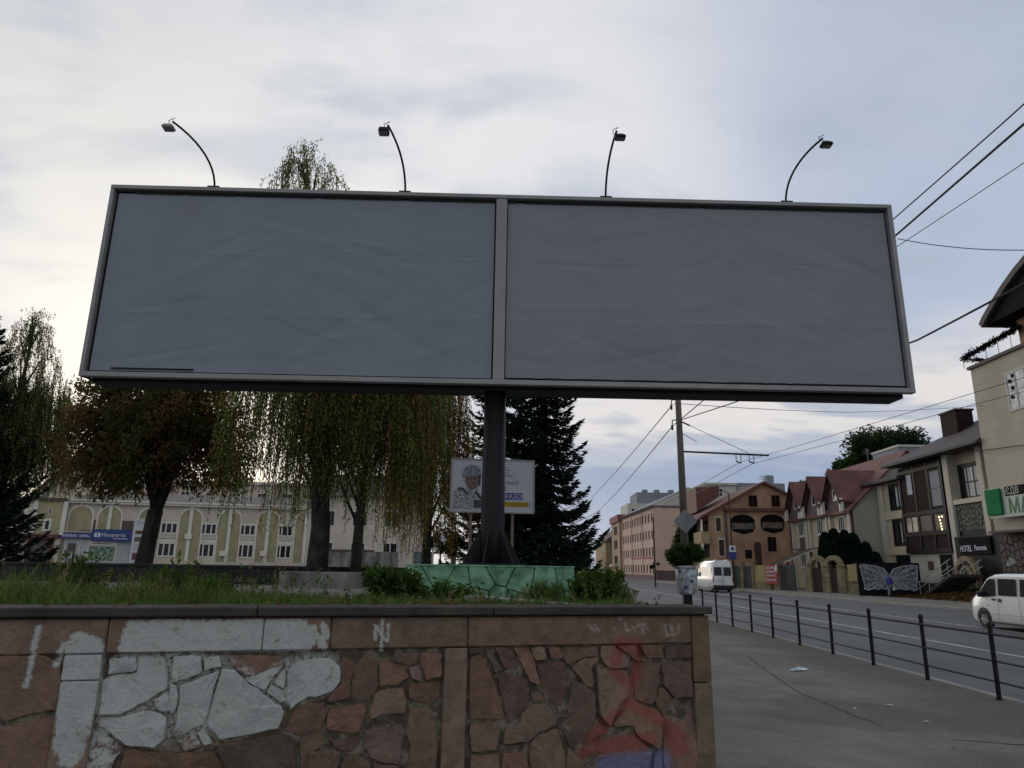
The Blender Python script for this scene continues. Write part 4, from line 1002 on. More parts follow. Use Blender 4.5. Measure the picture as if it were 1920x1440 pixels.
def gap1(xx, z): return -1.75 < xx < -1.10 and 3.6 < z < 8 and rng.random() < .93
prof1 = lambda s: 2.55 if s < .42 else (2.55 - .85 * (s - .42) / .40 if s < .82 else 1.7 - 1.3 * (s - .82) / .18)
weeper(-5.30, 19.3, 1.15, 13.1, 'weeping birch with the thicker dark trunk, taller of the pair by the concrete block', -1.35, 1900, prof1, low1, BP, [5, 4, 4, 1, .8], seed=3, gap=gap1, trunk_r=.25, top=46)
def low2(xx, r):
    return r.choice([1.35, 2.0, 3.0], p=[.4, .35, .25]) + r.uniform(-.35, .6) + (.9 if -.9 < xx < .2 else 0)
prof2 = lambda s: 2.35 * (1 - max(0, s - .42) / .60) if s > .42 else 2.35
weeper(-4.32, 19.5, 1.15, 11.6, 'weeping birch with the thinner trunk, right of the pair by the concrete block', .65, 1500, prof2, low2, BP, [4, 4, 3, 2, 1.2], seed=5, trunk_r=.13, top=10)
def low3(xx, r): return r.uniform(.4, 2.6)
weeper(-3.15, 25.0, 1.15, 10.2, 'hanging autumn tree with orange-brown leaves between the birches and the poster board', .3, 900, lambda s: 1.75 * (1 - max(0, s - .45) / .6) if s > .45 else 1.75, low3, [(0.193, 0.185, 0.063), (0.316, 0.185, 0.077), (0.273, 0.132, 0.065), (0.140, 0.158, 0.053)], [4, 3, 2, 3], name='autumn_tree', seed=8, trunk_r=.15)

def spruce(x, y, z0, H, R, label, seed=1, group=None, whorls=30, density=1.0, name='spruce_tree', cols=((0.020, 0.034, 0.030), (0.032, 0.050, 0.042), (0.013, 0.022, 0.021)), bare=.02, tipup=.30):
    r = np.random.RandomState(seed); t = thing(name, label, 'tree', (x, y, z0), 0, group); b = MB()
    b.tube([(0, 0, -.3), (0, 0, H * .5), (0, 0, H)], [.22, .13, .01], 10); CC = []; AX = []; LL = []; CL = []
    for i in range(whorls):
        s = (i + r.uniform(-.3, .3)) / whorls; s = min(max(s, 0), 1); z = H * (bare + (1 - bare) * s); rad = R * (1 - s) ** .82 * r.uniform(.85, 1.1) + .06
        nb = 6 + int(5 * (1 - s)); a0 = r.uniform(0, 6)
        for k in range(nb):
            a = a0 + 2 * PI * k / nb + r.uniform(-.25, .25); L = rad * r.uniform(.72, 1.12); d = np.array([math.cos(a), math.sin(a), 0])
            drop = -.38 * L * (1 - s * .9) * r.uniform(.6, 1.3)
            n = max(6, int(L / .05 * density)); q = np.linspace(.05, 1, n)
            zz = drop * np.sin(q * 1.9) + tipup * L * q ** 3
            P = np.array([0, 0, z]) + d * (L * q)[:, None] + np.stack([0 * q, 0 * q, zz], 1)
            if k % 2 == 0: b.tube([tuple(P[0]), tuple(P[n // 2]), tuple(P[-1])], [.03 * (1 - s) + .008, .015, .004], 5)
            sidev = np.cross(d, [0, 0, 1.0]); wd = .36 * L * (1 - q) ** .6 * np.minimum(1, q * 3) + .07
            for rep in range(4):
                u = r.uniform(-1, 1, n); C = P + sidev * (u * wd)[:, None]; C[:, 2] -= np.abs(u) * wd * .35 + r.uniform(0, .09, n)
                CC.append(C); AX.append(d * .8 + sidev * (u * .9)[:, None] + np.array([0, 0, -.35]) + np.array([0, 0, .7]) * (q ** 3)[:, None]); CL.append(np.tile(np.array(cols[r.randint(len(cols))]) * r.uniform(.7, 1.3), (n, 1))); LL.append(.06 + .075 * (1 - q * .35))
    b.build('trunk', M['bark'], t)
    C = np.concatenate(CC); A = np.concatenate(AX); N = len(C)
    Q = leaf_quads(C, np.concatenate(LL) * nr.uniform(.8, 1.3, N), nr.uniform(.018, .034, N), A, .35)
    fast_quads('crown', Q, np.concatenate(CL) * nr.uniform(.75, 1.3, (N, 1)), M['needle'], t)
    return t
spruce(.80, 24.0, 1.15, 10.6, 2.2, 'dark blue-green spruce right of the billboard post with upswept branch tips', 4, None, 36, 1.35)
spruce(-.65, 27.0, 1.15, 12.0, 2.6, 'dark spruce directly behind the billboard post and the poster board', 9, None, 32, 1.2)
spruce(-19.75, 24.6, 1.15, 9.9, 3.7, 'dark tall spruce cut by the left edge of the photo', 12, None, 40, 1.8)
def low4(xx, r): return r.uniform(2.6, 5.0)
weeper(-19.0, 26.0, 1.15, 9.9, 'olive green birch growing against the dark spruce at the left edge', .1, 3000, lambda s: 3.0 * (1 - max(0, s - .40) / .68) if s > .40 else 3.0, low4, [(0.105, 0.132, 0.053), (0.158, 0.176, 0.070), (0.088, 0.105, 0.047), (0.228, 0.220, 0.105)], [4, 3, 3, 1.5], seed=15, trunk_r=.2, top=60, name='birch_tree', gap=lambda xx, z: xx > 1.9 or z < 3.2 or (z > 7 and rng.random() < .5))

def leafy(x, y, z0, H, rx, rz, label, pal, wts, seed=1, name='broadleaf_tree', n=5200, leaf=.22, group=None, lobes=14, trunk_r=.25, cat='tree', stretch=.0):
    r = np.random.RandomState(seed); t = thing(name, label, cat, (x, y, z0), 0, group); b = MB()
    b.tube([(0, 0, -.3), (.05, 0, H * .35), (0, .05, H * .75)], [trunk_r * 1.2, trunk_r, trunk_r * .3], 8)
    cz = H - rz; CC = []; CL = []
    for i in range(lobes):
        d = unit(r.normal(size=3)); c = np.array([0, 0, cz]) + d * np.array([rx, rx, rz]) * r.uniform(.25, .72); rr = min(rx, rz) * r.uniform(.28, .50)
        b.tube([(0, 0, H * .4), tuple(c * .6 + np.array([0, 0, H * .4]) * .4 + .0), tuple(c)], [trunk_r * .4, trunk_r * .22, .02], 5)
        k = n // lobes; dd = unit(r.normal(size=(k, 3))); P = c + dd * rr * (r.uniform(.35, 1.05, (k, 1))); CC.append(P)
        cc = np.array(pal[r.choice(len(pal), p=np.array(wts) / sum(wts))]) * r.uniform(.75, 1.25); CL.append(np.tile(cc, (k, 1)))
    b.build('trunk', M['bark'], t)
    C = np.concatenate(CC); N = len(C)
    Q = leaf_quads(C, nr.uniform(.6, 1.2, N) * leaf, nr.uniform(.5, 1.0, N) * leaf * .5, unit(C - np.array([0, 0, cz])), 1.2)
    fast_quads('crown', Q, np.concatenate(CL) * nr.uniform(.7, 1.3, (N, 1)), M['leaf'], t)
    return t
DG = [(0.026, 0.050, 0.024), (0.038, 0.066, 0.029), (0.022, 0.041, 0.022)]
leafy(56.8, 110, 0, 24.8, 9.2, 5.4, 'big round dark green tree rising behind the red roofs and the brown chimney', DG, [3, 2, 3], 21, n=15000, leaf=.34, lobes=38, trunk_r=.5)
leafy(51.5, 112, 0, 20.0, 3.6, 3.4, 'smaller dark tree leaning out left of the big round tree behind the roofs', DG, [3, 2, 3], 22, n=3600, leaf=.34, lobes=10, trunk_r=.35)
leafy(65.0, 114, 0, 23.0, 5.0, 4.6, 'dark tree right of the big round one, beside the brown chimney', DG, [3, 2, 3], 23, n=4500, leaf=.34, lobes=12, trunk_r=.4)
leafy(45.5, 112, 0, 17.6, 3.4, 3.2, 'yellow-green tree peeping over the ridge of the terrace', [(0.05, 0.06, 0.025), (0.07, 0.075, 0.03), (0.03, 0.045, 0.02)], [3, 2, 3], 24, n=3600, leaf=.3, lobes=10, trunk_r=.3)
leafy(41.0, 118, 0, 15.5, 2.2, 3.0, 'small dark tree between the orange house gable and the terrace roof', DG, [3, 2, 3], 25, n=1800, leaf=.28, lobes=8, trunk_r=.25)
spruce(69.5, 110, 0, 26.0, 3.0, 'small bluish spruce top beside the brown chimney', 31, None, 30, .35)
leafy(21.3, 92, 0, 10.5, 2.3, 4.4, 'dark green tree between the pink building and the orange house', [(0.02, 0.034, 0.022), (0.03, 0.045, 0.028)], [1, 1], 26, n=3600, leaf=.22, lobes=14, trunk_r=.2)
# far left trees beyond the plaza seen between trunks
leafy(-4.5, 42, 1.15, 3.2, 1.6, 1.3, 'low dark garden shrub behind the left end of the green plinth', [(0.03, 0.045, 0.02), (0.05, 0.055, 0.025)], [2, 1], 29, n=2200, leaf=.10, lobes=12, trunk_r=.05, name='shrub', cat='shrub')
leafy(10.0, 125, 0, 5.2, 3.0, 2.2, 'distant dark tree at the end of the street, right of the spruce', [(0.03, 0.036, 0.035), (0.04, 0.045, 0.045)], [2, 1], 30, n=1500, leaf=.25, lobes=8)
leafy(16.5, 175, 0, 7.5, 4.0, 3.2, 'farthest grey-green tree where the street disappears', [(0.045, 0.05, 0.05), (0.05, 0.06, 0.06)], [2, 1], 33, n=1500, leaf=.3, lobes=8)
# clipped thuja columns
th0 = None
for i, (x, y, h, rr) in enumerate([(28.3, 67.0, 5.25, .82), (29.2, 67.2, 5.6, .85), (30.1, 67.0, 5.45, .85), (30.75, 66.8, 5.2, .85), (31.6, 66.4, 4.4, .8), (32.4, 66.3, 3.5, .7)]):
    r = np.random.RandomState(40 + i); lab = ['clipped dark thuja, leftmost of the hedge behind the arched gateway', 'tallest clipped thuja of the dark hedge', 'third thuja from the left in the dark hedge', 'fourth thuja from the left in the dark hedge', 'shorter thuja second from the right end of the dark hedge', 'lowest thuja at the right end of the dark hedge'][i]
    t = thing('thuja', lab, 'shrub', (x, y, 0), 0, 'clipped thujas in a dark hedge')
    MB().tube([(0, 0, -.2), (0, 0, h * .9)], [.07, .02], 6).build('trunk', M['bark'], t)
    n = 4200; s = r.rand(n); a = r.uniform(0, 2 * PI, n); R = rr * np.minimum(1, (1 - s) ** .34 * 1.25) * r.uniform(.55, 1.05, n)
    C = np.stack([np.cos(a) * R, np.sin(a) * R, .2 + s * (h - .2)], 1)
    Q = leaf_quads(C, .13, .05, np.array([0, 0, 1.0]), .4)
    fast_quads('crown', Q, palette(n, [(0.008, 0.016, 0.012), (0.012, 0.024, 0.016)], [1, 1]), M['needle'], t)
# ------------------------------------------------------------------ buildings, helpers (local frame: facade at y = 0 looking to -y)
def window(par, x0, x1, z0, z1, nx=2, nz=1, fr=.07, fm=None, gm=None, y=0.0, sill=False, arch=False, surround=None, deep=.09, curtains=None):
    fm = fm or M['white_frame']; gm = gm or M['glass']
    b = MB(); d0, d1 = y - .045, y + .02
    b.box(x0, x0 + fr, d0, d1, z0, z1); b.box(x1 - fr, x1, d0, d1, z0, z1)
    b.box(x0 + fr, x1 - fr, d0, d1, z0, z0 + fr); b.box(x0 + fr, x1 - fr, d0, d1, z1 - fr, z1)
    for i in range(1, nx):
        c = x0 + (x1 - x0) * i / nx; b.box(c - fr * .45, c + fr * .45, d0 + .004, d1, z0 + fr, z1 - fr)
    for j in range(1, nz):
        c = z0 + (z1 - z0) * j / nz; b.box(x0 + fr, x1 - fr, d0 + .008, d1, c - fr * .35, c + fr * .35)
    if sill: b.box(x0 - .12, x1 + .12, y - .14, y + .02, z0 - .09, z0 - .004)
    o = b.build('window', fm, par)
    MB().quad((x0 + fr * .5, y - .012, z0 + fr * .5), (x1 - fr * .5, y - .012, z0 + fr * .5), (x1 - fr * .5, y - .012, z1 - fr * .5), (x0 + fr * .5, y - .012, z1 - fr * .5)).build('pane', gm, o)
    if curtains:
        for (a, c) in curtains:
            MB().quad((a, y - .016, z0 + fr), (c, y - .016, z0 + fr), (c, y - .016, z1 - fr), (a, y - .016, z1 - fr)).build('curtain', M['curtain'], o)
    if surround:
        m, wd = surround; s = MB()
        s.box(x0 - wd, x0 - .003, y - .06, y + .02, z0 - wd, z1 + wd); s.box(x1 + .003, x1 + wd, y - .06, y + .02, z0 - wd, z1 + wd)
        s.box(x0 - .003, x1 + .003, y - .057, y + .02, z1 + .003, z1 + wd); s.box(x0 - .003, x1 + .003, y - .057, y + .02, z0 - wd, z0 - .003)
        s.build('window_surround', m, o)
    return o
M['curtain'] = mat('curtain', (0.40, 0.43, 0.46), 0.8, 0.15, 3)
M['cream'] = mat('cream', (0.55, 0.50, 0.41), 0.9, 0.10, .5, 0.2, 20)
M['pinkcream'] = mat('pinkcream', (0.54, 0.48, 0.41), 0.9, 0.10, .5, 0.2, 20)
M['olive'] = mat('olive', (0.35, 0.315, 0.19), 0.9, 0.14, .8, 0.2, 20)
M['whitetrim'] = mat('whitetrim', (0.68, 0.66, 0.60), 0.85, 0.08, 1)
M['paleshop'] = mat('paleshop', (0.40, 0.42, 0.43), 0.6, 0.08, .8)
M['redfascia'] = mat('redfascia', (0.13, 0.055, 0.045), 0.7, 0.25, 1.2)
M['signblue'] = mat('signblue', (0.03, 0.05, 0.19), 0.5, 0.12, 1.2)
M['signpurple'] = mat('signpurple', (0.07, 0.065, 0.22), 0.5, 0.12, 1.2)
M['letterwhite'] = mat('letterwhite', (0.62, 0.64, 0.72), 0.6, 0.0)
M['roofdark'] = mat('roofdark', (0.10, 0.09, 0.085), 0.8, 0.2, 1)

# long two-storey building with blind arches
lb = thing('arched_building', 'long cream two-storey building with olive blind arches and white pilasters behind the plaza', 'building', (-53.57, 85.0, 0), math.radians(12.713))
LBX1 = 28.6
b = MB(); b.box(.0, LBX1, .0, 14, .9, 8.35); b.build('wall', M['pinkcream'], lb)
b = MB(); b.box(.25, LBX1, -.22, -.001, .9, 1.85); b.build('base_course', M['pinkcream'], lb)
b = MB(); b.box(-.1, LBX1 + .2, -.55, 14.2, 8.352, 8.62); b.box(-.1, LBX1 + .2, -.75, 14.3, 8.622, 8.80); b.build('cornice', M['whitetrim'], lb)
b = MB(); b.prism([(-.3, 8.802), (14.2, 8.802), (7, 10.4)], 'x', .5, LBX1); b.build('roof', M['roofdark'], lb)
b = MB(); b.box(-.02, LBX1, -.03, -.001, 4.42, 4.50); b.build('string_course', M['olive'], lb)
PIL = [4.75, 9.25, 13.85, 18.38, 22.92, 27.45]
def half_arch(x0, x1, z0, z1):
    n = 10; r = (x1 - x0) / 2; cx = (x0 + x1) / 2
    return [(x0, z0), (x1, z0)] + [(cx + r * math.cos(PI * i / n), z1 - r * .62 + r * .95 * math.sin(PI * i / n)) for i in range(n + 1)]
for i, p in enumerate(PIL + [1.6]):
    z0 = 1.86 if i >= 2 and i < 6 else 4.5
    h = 1.25
    b = MB(); b.prism(half_arch(p - h, p + h, z0, 7.6), 'y', -.06, .01); b.build('blind_arch', M['olive'], lb)
    o_ = half_arch(p - h - .16, p + h + .16, z0, 7.85); i_ = half_arch(p - h, p + h, z0, 7.6)
    b = MB(); n0 = len(i_)
    for k in range(1, n0 - 0):
        j = (k + 1) % n0
        if k == n0 - 1: j = 0
        b.quad((i_[k][0], -.11, i_[k][1]), (o_[k][0], -.11, o_[k][1]), (o_[j][0], -.11, o_[j][1]), (i_[j][0], -.11, i_[j][1]))
        b.quad((o_[k][0], -.11, o_[k][1]), (o_[k][0], .01, o_[k][1]), (o_[j][0], .01, o_[j][1]), (o_[j][0], -.11, o_[j][1]))
        b.quad((i_[k][0], .0, i_[k][1]), (i_[k][0], -.11, i_[k][1]), (i_[j][0], -.11, i_[j][1]), (i_[j][0], .0, i_[j][1]))
    b.build('arch_trim', M['whitetrim'], lb)
    if i < 6:
        b = MB(); b.box(p - .19, p + .19, -.24, .01, z0, 8.349); b.build('pilaster', M['whitetrim'], lb)
for c in (11.45, 15.95, 20.5, 24.95):
    for (z0, z1) in ((2.32, 4.02), (5.02, 6.42)):
        if c == 24.95 and z0 > 4 and False: continue
        window(lb, c - 1.0, c + 1.0, z0, z1, 3, 1, .16, M['whitetrim'])
    b = MB(); b.box(c - 1.08, c + 1.08, -.05, -.001, 4.06, 4.40); b.build('spandrel', M['whitetrim'], lb)
for (c, w2) in ((2.65, 1.0), (6.95, 1.05)):
    b = MB(); b.box(c - w2 + .05, c + w2 - .05, -.03, -.001, 4.7, 6.45); b.build('balcony_glazing', mat('brownglaze', (.10, .07, .06), .35, .4, 1.2), lb)
    MB().box(c - w2, c + w2, -.35, -.25, 5.15, 5.22).build('balcony_rail', M['roofdark'], lb)
for x in (9.0, 18.1, 27.2): MB().tube([(x, -.14, 1.2), (x, -.14, 8.3)], .06, 6).build('downpipe', M['grey_metal'], lb)
for (x, z) in ((13.4, 4.45), (22.3, 2.6), (17.6, 2.5)): MB().bbox(x, x + .8, -.42, -.07, z, z + .6, .03).build('air_conditioner', M['whitetrim'], lb)
# projecting block at the left end
b = MB(); b.box(-18, -.02, -.6, 13, .9, 8.5); b.build('end_block', M['cream'], lb)
b = MB(); b.box(-18.1, .12, -.95, 13.2, 8.502, 8.85); b.build('end_cornice', M['roofdark'], lb)
b = MB(); b.box(-3.0, -.15, -.68, -.58, 4.7, 8.45); b.build('end_panel', M['olive'], lb)
for x in (-3.1, .0):
    MB().box(x - .22, x + .22, -.85, -.55, 4.6, 8.499).build('pilaster', M['whitetrim'], lb)
window(lb, -6.9, -4.2, 5.55, 7.35, 2, 1, .10, None, None, -.6, surround=(M['whitetrim'], .28))
window(lb, -1.95, -1.35, 5.1, 6.3, 1, 1, .10, None, None, -.69, surround=(M['whitetrim'], .12))
window(lb, -1.75, -1.4, 6.9, 7.6, 1, 1, .08, None, None, -.69)
window(lb, -6.0, -5.0, 2.6, 3.7, 1, 2, .08, None, None, -.6)
b = MB(); b.box(-3.4, -.6, -.66, -.58, .95, 4.2); b.build('doorway', M['redfascia'], lb); MB().box(-2.9, -1.1, -.69, -.661, .95, 3.8).build('door', M['roofdark'], lb)
b = MB(); b.box(-16, -.14, -1.1, -.6, 4.22, 4.62); o = b.build('sign_fascia', M['redfascia'], None); o.parent = lb
# the shop front under the blue signs
sf = thing('garden_shop', 'pale grey shop front with a green plant picture under the blue signs', 'shop', (-53.57, 85.0, 0), math.radians(12.713))
b = MB(); b.box(.4, 8.0, -.30, -.23, .95, 4.2); b.build('panel', M['paleshop'], sf)
b = MB(); b.box(.75, 1.65, -.335, -.302, 1.3, 3.7); b.build('door', M['roofdark'], sf); MB().quad((.95, -.34, 1.6), (1.4, -.34, 1.6), (1.4, -.34, 2.5), (.95, -.34, 2.5)).build('door_poster', M['letterwhite'], sf)
for x in (.42, 2.0, 2.95, 5.95, 7.9):
    MB().box(x, x + .08, -.36, -.30, .95, 4.2).build('mullion', M['whitetrim'], sf)
MB().box(3.1, 5.85, -.34, -.302, 1.78, 3.35).build('plant_picture', mat('plant_picture', (.02, .06, .025), .5, .9, 3.2, col2=(.16, .23, .16), detail=3), sf)
MB().box(3.05, 5.9, -.35, -.305, 3.5, 3.95).build('header_sign', M['whitetrim'], sf)
MB().box(3.3, 5.4, -.356, -.351, 3.66, 3.74).build('header_print', M['redfascia'], sf)
def illegible(par, x0, x1, z, h, y, m, seed=1, name='lettering'):
    r = random.Random(seed); x = x0
    while x < x1:
        w_ = r.uniform(.5, .8) * h
        b = MB(); hh = h * r.choice([1, .8, .8])
        b.box(x, x + .16 * h, y - .02, y, z, z + hh); b.box(x + w_ - .16 * h, x + w_, y - .02, y, z, z + hh * r.choice([1, 1, .5]))
        zz = z + hh * r.choice([0, .42, .84]); b.box(x + .16 * h, x + w_ - .16 * h, y - .02, y, zz, zz + .16 * h)
        b.build(name, m, par); x += w_ + .18 * h
rzl = math.radians(12.713)
s1 = thing('shop_sign', 'flat violet-blue shop sign with pale letters, left of the taller blue sign', 'sign', (-53.57, 85.0, 0), rzl)
MB().box(-.25, 3.32, -.75, -.42, 4.28, 4.95).build('board', M['signpurple'], s1)
illegible(s1, .05, 1.75, 4.45, .34, -.752, M['letterwhite'], 4); illegible(s1, 2.0, 3.0, 4.42, .34, -.752, M['letterwhite'], 9)
MB().box(-.45, 3.3, -.85, -.40, 4.955, 5.02).build('top_rail', M['whitetrim'], s1)
s2 = thing('shop_sign', 'tall dark blue shop sign reading Husqvarna in white', 'sign', (-53.57, 85.0, 0), rzl)
MB().box(3.36, 7.62, -.80, -.42, 3.98, 5.36).build('board', M['signblue'], s2)
text('lettering', 'Husqvarna', .66, M['letterwhite'], s2, (4.35, -.802, 4.52), ext=.01, sx=.92)
b = MB(); b.prism([(3.62, 4.45), (4.2, 4.45), (4.26, 4.8), (4.15, 5.0), (4.05, 4.86), (3.91, 5.1), (3.77, 4.86), (3.67, 5.0), (3.56, 4.8)], 'y', -.815, -.80); b.build('crown_logo', M['letterwhite'], s2)
MB().box(3.85, 3.97, -.82, -.815, 4.52, 4.95).build('logo_stem', M['signblue'], s2)
MB().box(5.7, 7.2, -.81, -.801, 4.27, 4.34).build('underline', M['letterwhite'], s2)
s3 = thing('banner', 'tall white vertical shop banner with small pictures beside the chestnut trunk', 'banner', (-53.57, 85.0, 0), rzl)
MB().box(7.72, 9.3, -.9, -.82, 1.55, 6.65).build('sheet', M['poster_white'], s3)
for (z0, z1, mm) in ((4.9, 5.3, M['redfascia']), (4.0, 4.55, M['roofdark']), (1.9, 2.7, mat('bannerred', (.16, .05, .06), .6, .3, 4))):
    MB().box(8.0, 8.9, -.912, -.901, z0, z1).build('picture', mm, s3)
for z in (6.1, 6.3, 3.6, 3.3, 3.0): MB().box(8.05, 9.0, -.91, -.901, z, z + .09).build('text_line', M['grey_metal'], s3)
ld = thing('pale_gabled_house', 'tall pale house with a steep gable and two small windows rising behind the arched building', 'house', (-66, 102, 0))
b = MB(); b.prism([(-3, 1), (14, 1), (14, 12.4), (5.4, 20.2), (-3, 11.2)], 'y', 0, 12); b.build('wall', M['cream'], ld)
for s_ in (((-3.5, 10.75), (5.4, 20.35)), ((14.5, 12.0), (5.4, 20.35))):
    (xa, za), (xb, zb) = s_; b = MB(); b.prism([(xa, za), (xb, zb), (xb, zb + .22), (xa, za + .22)], 'y', -.4, 12.3); b.build('roof', M['roofdark'], ld)
window(ld, .9, 1.9, 11.8, 13.6, 1, 1, .12); window(ld, 3.5, 4.5, 11.7, 13.5, 1, 1, .12)
le = thing('pale_hall', 'long pinkish pale hall roofline behind the arched building, right of the gabled house', 'building', (-52, 106, 0), math.radians(6))
b = MB(); b.box(0, 27, 0, 12, 1, 13.2); b.build('wall', M['pinkcream'], le); MB().box(-.3, 27.3, -.4, 12.3, 13.202, 13.6).build('cornice', M['whitetrim'], le)
for i in range(7): window(le, 1.6 + i * 3.7, 3.0 + i * 3.7, 10.2, 12.0, 2, 1, .12)
lf = thing('pale_house', 'pinkish pale two-storey house half hidden behind the weeping birches', 'house', (-21, 72, 0))
b = MB(); b.box(0, 10.5, 0, 10, 1, 8.4); b.build('wall', M['pinkcream'], lf); b = MB(); b.prism([(-.6, 8.402), (10.6, 8.402), (5, 11.2)], 'x', -.5, 11); b.build('roof', M['roofdark'], lf)
for x in (1.2, 4.4, 7.6):
    for z in (2.3, 5.4): window(lf, x, x + 1.5, z, z + 1.6, 2, 1, .1)
pw = thing('boundary_wall', 'pale weathered concrete boundary wall with a gatepost behind the birch trunks', 'wall', (-12.1, 45, 1.1))
x = 0.0
while x < 5.1:
    MB().bbox(x + .01, x + 1.28, 0, .22, 0, 1.42, .02).build('panel', M['block_conc'], pw); x += 1.29
MB().box(-.05, 3.2, -.04, .26, 1.421, 1.52).build('coping', M['roofdark'], pw)
MB().bbox(4.75, 5.2, -.1, .35, -.1, 2.55, .02).build('gatepost', M['pinkcream'], pw)
rs = thing('road_sign', 'round red road sign and white plate on a post left of the poster board', 'road sign', (-3.2, 35, 1.1))
MB().tube([(.12, .06, -.1), (.12, .06, 1.5)], .13, 8).build('post', mat('brownpost', (.09, .07, .06), .8, .2, 3), rs)
MB().cyl((0.12, -.08, 1.95), .31, .03, 20, 'y').build('disc', mat('signred', (.42, .07, .05), .5, .1, 3), rs)
MB().box(-.08, .32, -.10, -.085, 1.91, 2.0).build('white_bar', M['letterwhite'], rs)
MB().box(-.52, -.20, -.04, -.02, 1.78, 2.16).build('plate', M['letterwhite'], rs)
# glass kiosk behind the plinth
gk = thing('glass_booth', 'small booth of greenish glass in white frames behind the left end of the plinth', 'booth', (-4.95, 34, 1.1))
for x in (0, .95): MB().box(x, x + .08, 0, .08, 0, 1.35).build('frame_post', M['white_frame'], gk)
MB().box(.082, .948, .02, .05, .1, 1.25).build('pane', mat('greenglass', (.12, .19, .18), .15, .2, 2), gk)
MB().box(-.05, 1.08, -.05, 1.0, 1.352, 1.42).build('roof', M['white_frame'], gk); MB().box(0, 1.03, .08, .95, 0, .1).build('floor', M['concrete'], gk)
# ------------------------------------------------------------------ right-hand side of the street
M['orange'] = mat('orange', (0.35, 0.205, 0.140), 0.92, 0.2, .35, 0.4, 12, col2=(0.39, 0.25, 0.165))
M['redroof'] = mat('redroof', (0.135, 0.056, 0.048), 0.75, 0.22, .6, 0.35, 14)
M['darkwood'] = mat('darkwood', (0.045, 0.022, 0.018), 0.7, 0.3, 1.5, 0.2, 20, stretch=(1, 1, 6))
M['hole'] = mat('hole', (0.009, 0.008, 0.008), 0.85, 0.3, 2, spec=0.1)
M['beige'] = mat('beige', (0.42, 0.365, 0.265), 0.9, 0.12, .4, 0.25, 20)
M['greybeige'] = mat('greybeige', (0.36, 0.345, 0.29), 0.92, 0.12, .3, 0.3, 12)
M['tallbeige'] = mat('tallbeige', (0.39, 0.355, 0.285), 0.9, 0.1, .3, 0.2, 12)
M['creamwall'] = mat('creamwall', (0.47, 0.40, 0.29), 0.9, 0.1, .4, 0.2, 20)
M['creamtrim'] = mat('creamtrim', (0.48, 0.45, 0.37), 0.85, 0.08, 1)
M['slate'] = mat('slate', (0.060, 0.048, 0.050), 0.7, 0.2, .8, 0.4, 16)
M['blackclad'] = mat('blackclad', (0.011, 0.011, 0.013), 0.5, 0.3, 1.0, spec=0.12)
M['brownclad'] = mat('brownclad', (0.026, 0.016, 0.015), 0.75, 0.3, 1.2, stretch=(1, 1, 5), spec=0.1)
M['gatewall'] = mat('gatewall', (0.21, 0.175, 0.105), 0.95, 0.3, 1.2, 0.6, 12)
M['gatepanel'] = mat('gatepanel', (0.045, 0.05, 0.05), 0.7, 0.3, 1.5)
M['yellowpanel'] = mat('yellowpanel', (0.34, 0.27, 0.12), 0.8, 0.12, 1)
M['pinkwall'] = mat('pinkwall', (0.55, 0.385, 0.32), 0.9, 0.12, .15, 0.2, 10)
M['pinkend'] = mat('pinkend', (0.58, 0.43, 0.35), 0.9, 0.1, .15, 0.2, 10)
M['ochre'] = mat('ochre', (0.36, 0.27, 0.16), 0.9, 0.14, .2)
M['palefar'] = mat('palefar', (0.50, 0.49, 0.45), 0.9, 0.1, .2)
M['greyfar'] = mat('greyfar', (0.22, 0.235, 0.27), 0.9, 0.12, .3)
M['mauve'] = mat('mauve', (0.12, 0.085, 0.09), 0.9, 0.2, 1)

# ---- orange unfinished house
oh = thing('orange_house', 'big unfinished orange house with an asymmetric red gable and two dark arched loggias', 'house', (21.5, 85.0, 0))
b = MB(); b.prism([(.9, 0), (11.3, 0), (11.3, 10.0), (7.59, 11.75), (.9, 8.15)], 'y', 0, 14); b.build('wall', M['orange'], oh)
for nm, (xa, za), (xb, zb) in (('roof', (-.25, 7.55), (7.59, 11.80)), ('roof', (11.9, 9.62), (7.59, 11.80))):
    b = MB(); b.prism([(xa, za), (xb, zb), (xb, zb + .26), (xa, za + .26)], 'y', -.55, 14.5); b.build(nm, M['redroof'], oh)
b = MB(); b.prism([(1.2, 8.9), (4.2, 10.9), (4.2, 12.2), (1.2, 12.0)], 'y', 6.5, 14.2); b.build('rear_roof', M['redroof'], oh)
b = MB(); b.prism([(2.8, 8.52), (11.2, 8.62), (11.2, 8.95), (2.8, 8.85)], 'y', -.45, .01); b.build('eave_band', M['redroof'], oh)
MB().box(2.75, 3.05, -.12, .01, 0, 8.5).build('corner_pier', M['mauve'], oh)
MB().box(10.35, 10.75, -.10, .01, 0, 8.5).build('corner_pier', M['mauve'], oh)
def blob(x0, x1, z0, z1):
    n = 10; r = (x1 - x0) / 2; cx = (x0 + x1) / 2
    return [(x0 + .2, z0), (cx, z0 - .35), (x1 - .25, z0 - .05), (x1, z0 + .4)] + [(cx + r * math.cos(PI * i / n), z1 - r * .5 + r * .5 * math.sin(PI * i / n)) for i in range(n + 1)] + [(x0, z0 + .45)]
for (x0, x1, z0, z1) in ((3.5, 6.3, 6.2, 8.15), (7.0, 9.75, 6.35, 8.2)):
    MB().prism(blob(x0, x1, z0, z1), 'y', -.03, .01).build('loggia', M['hole'], oh)
    MB().box(x0 + .15, x1 - .15, -.05, -.031, z0 + .25, z0 + .95).build('loggia_parapet', mat('greymortar', (.12, .10, .085), .9, .4, 2), oh)
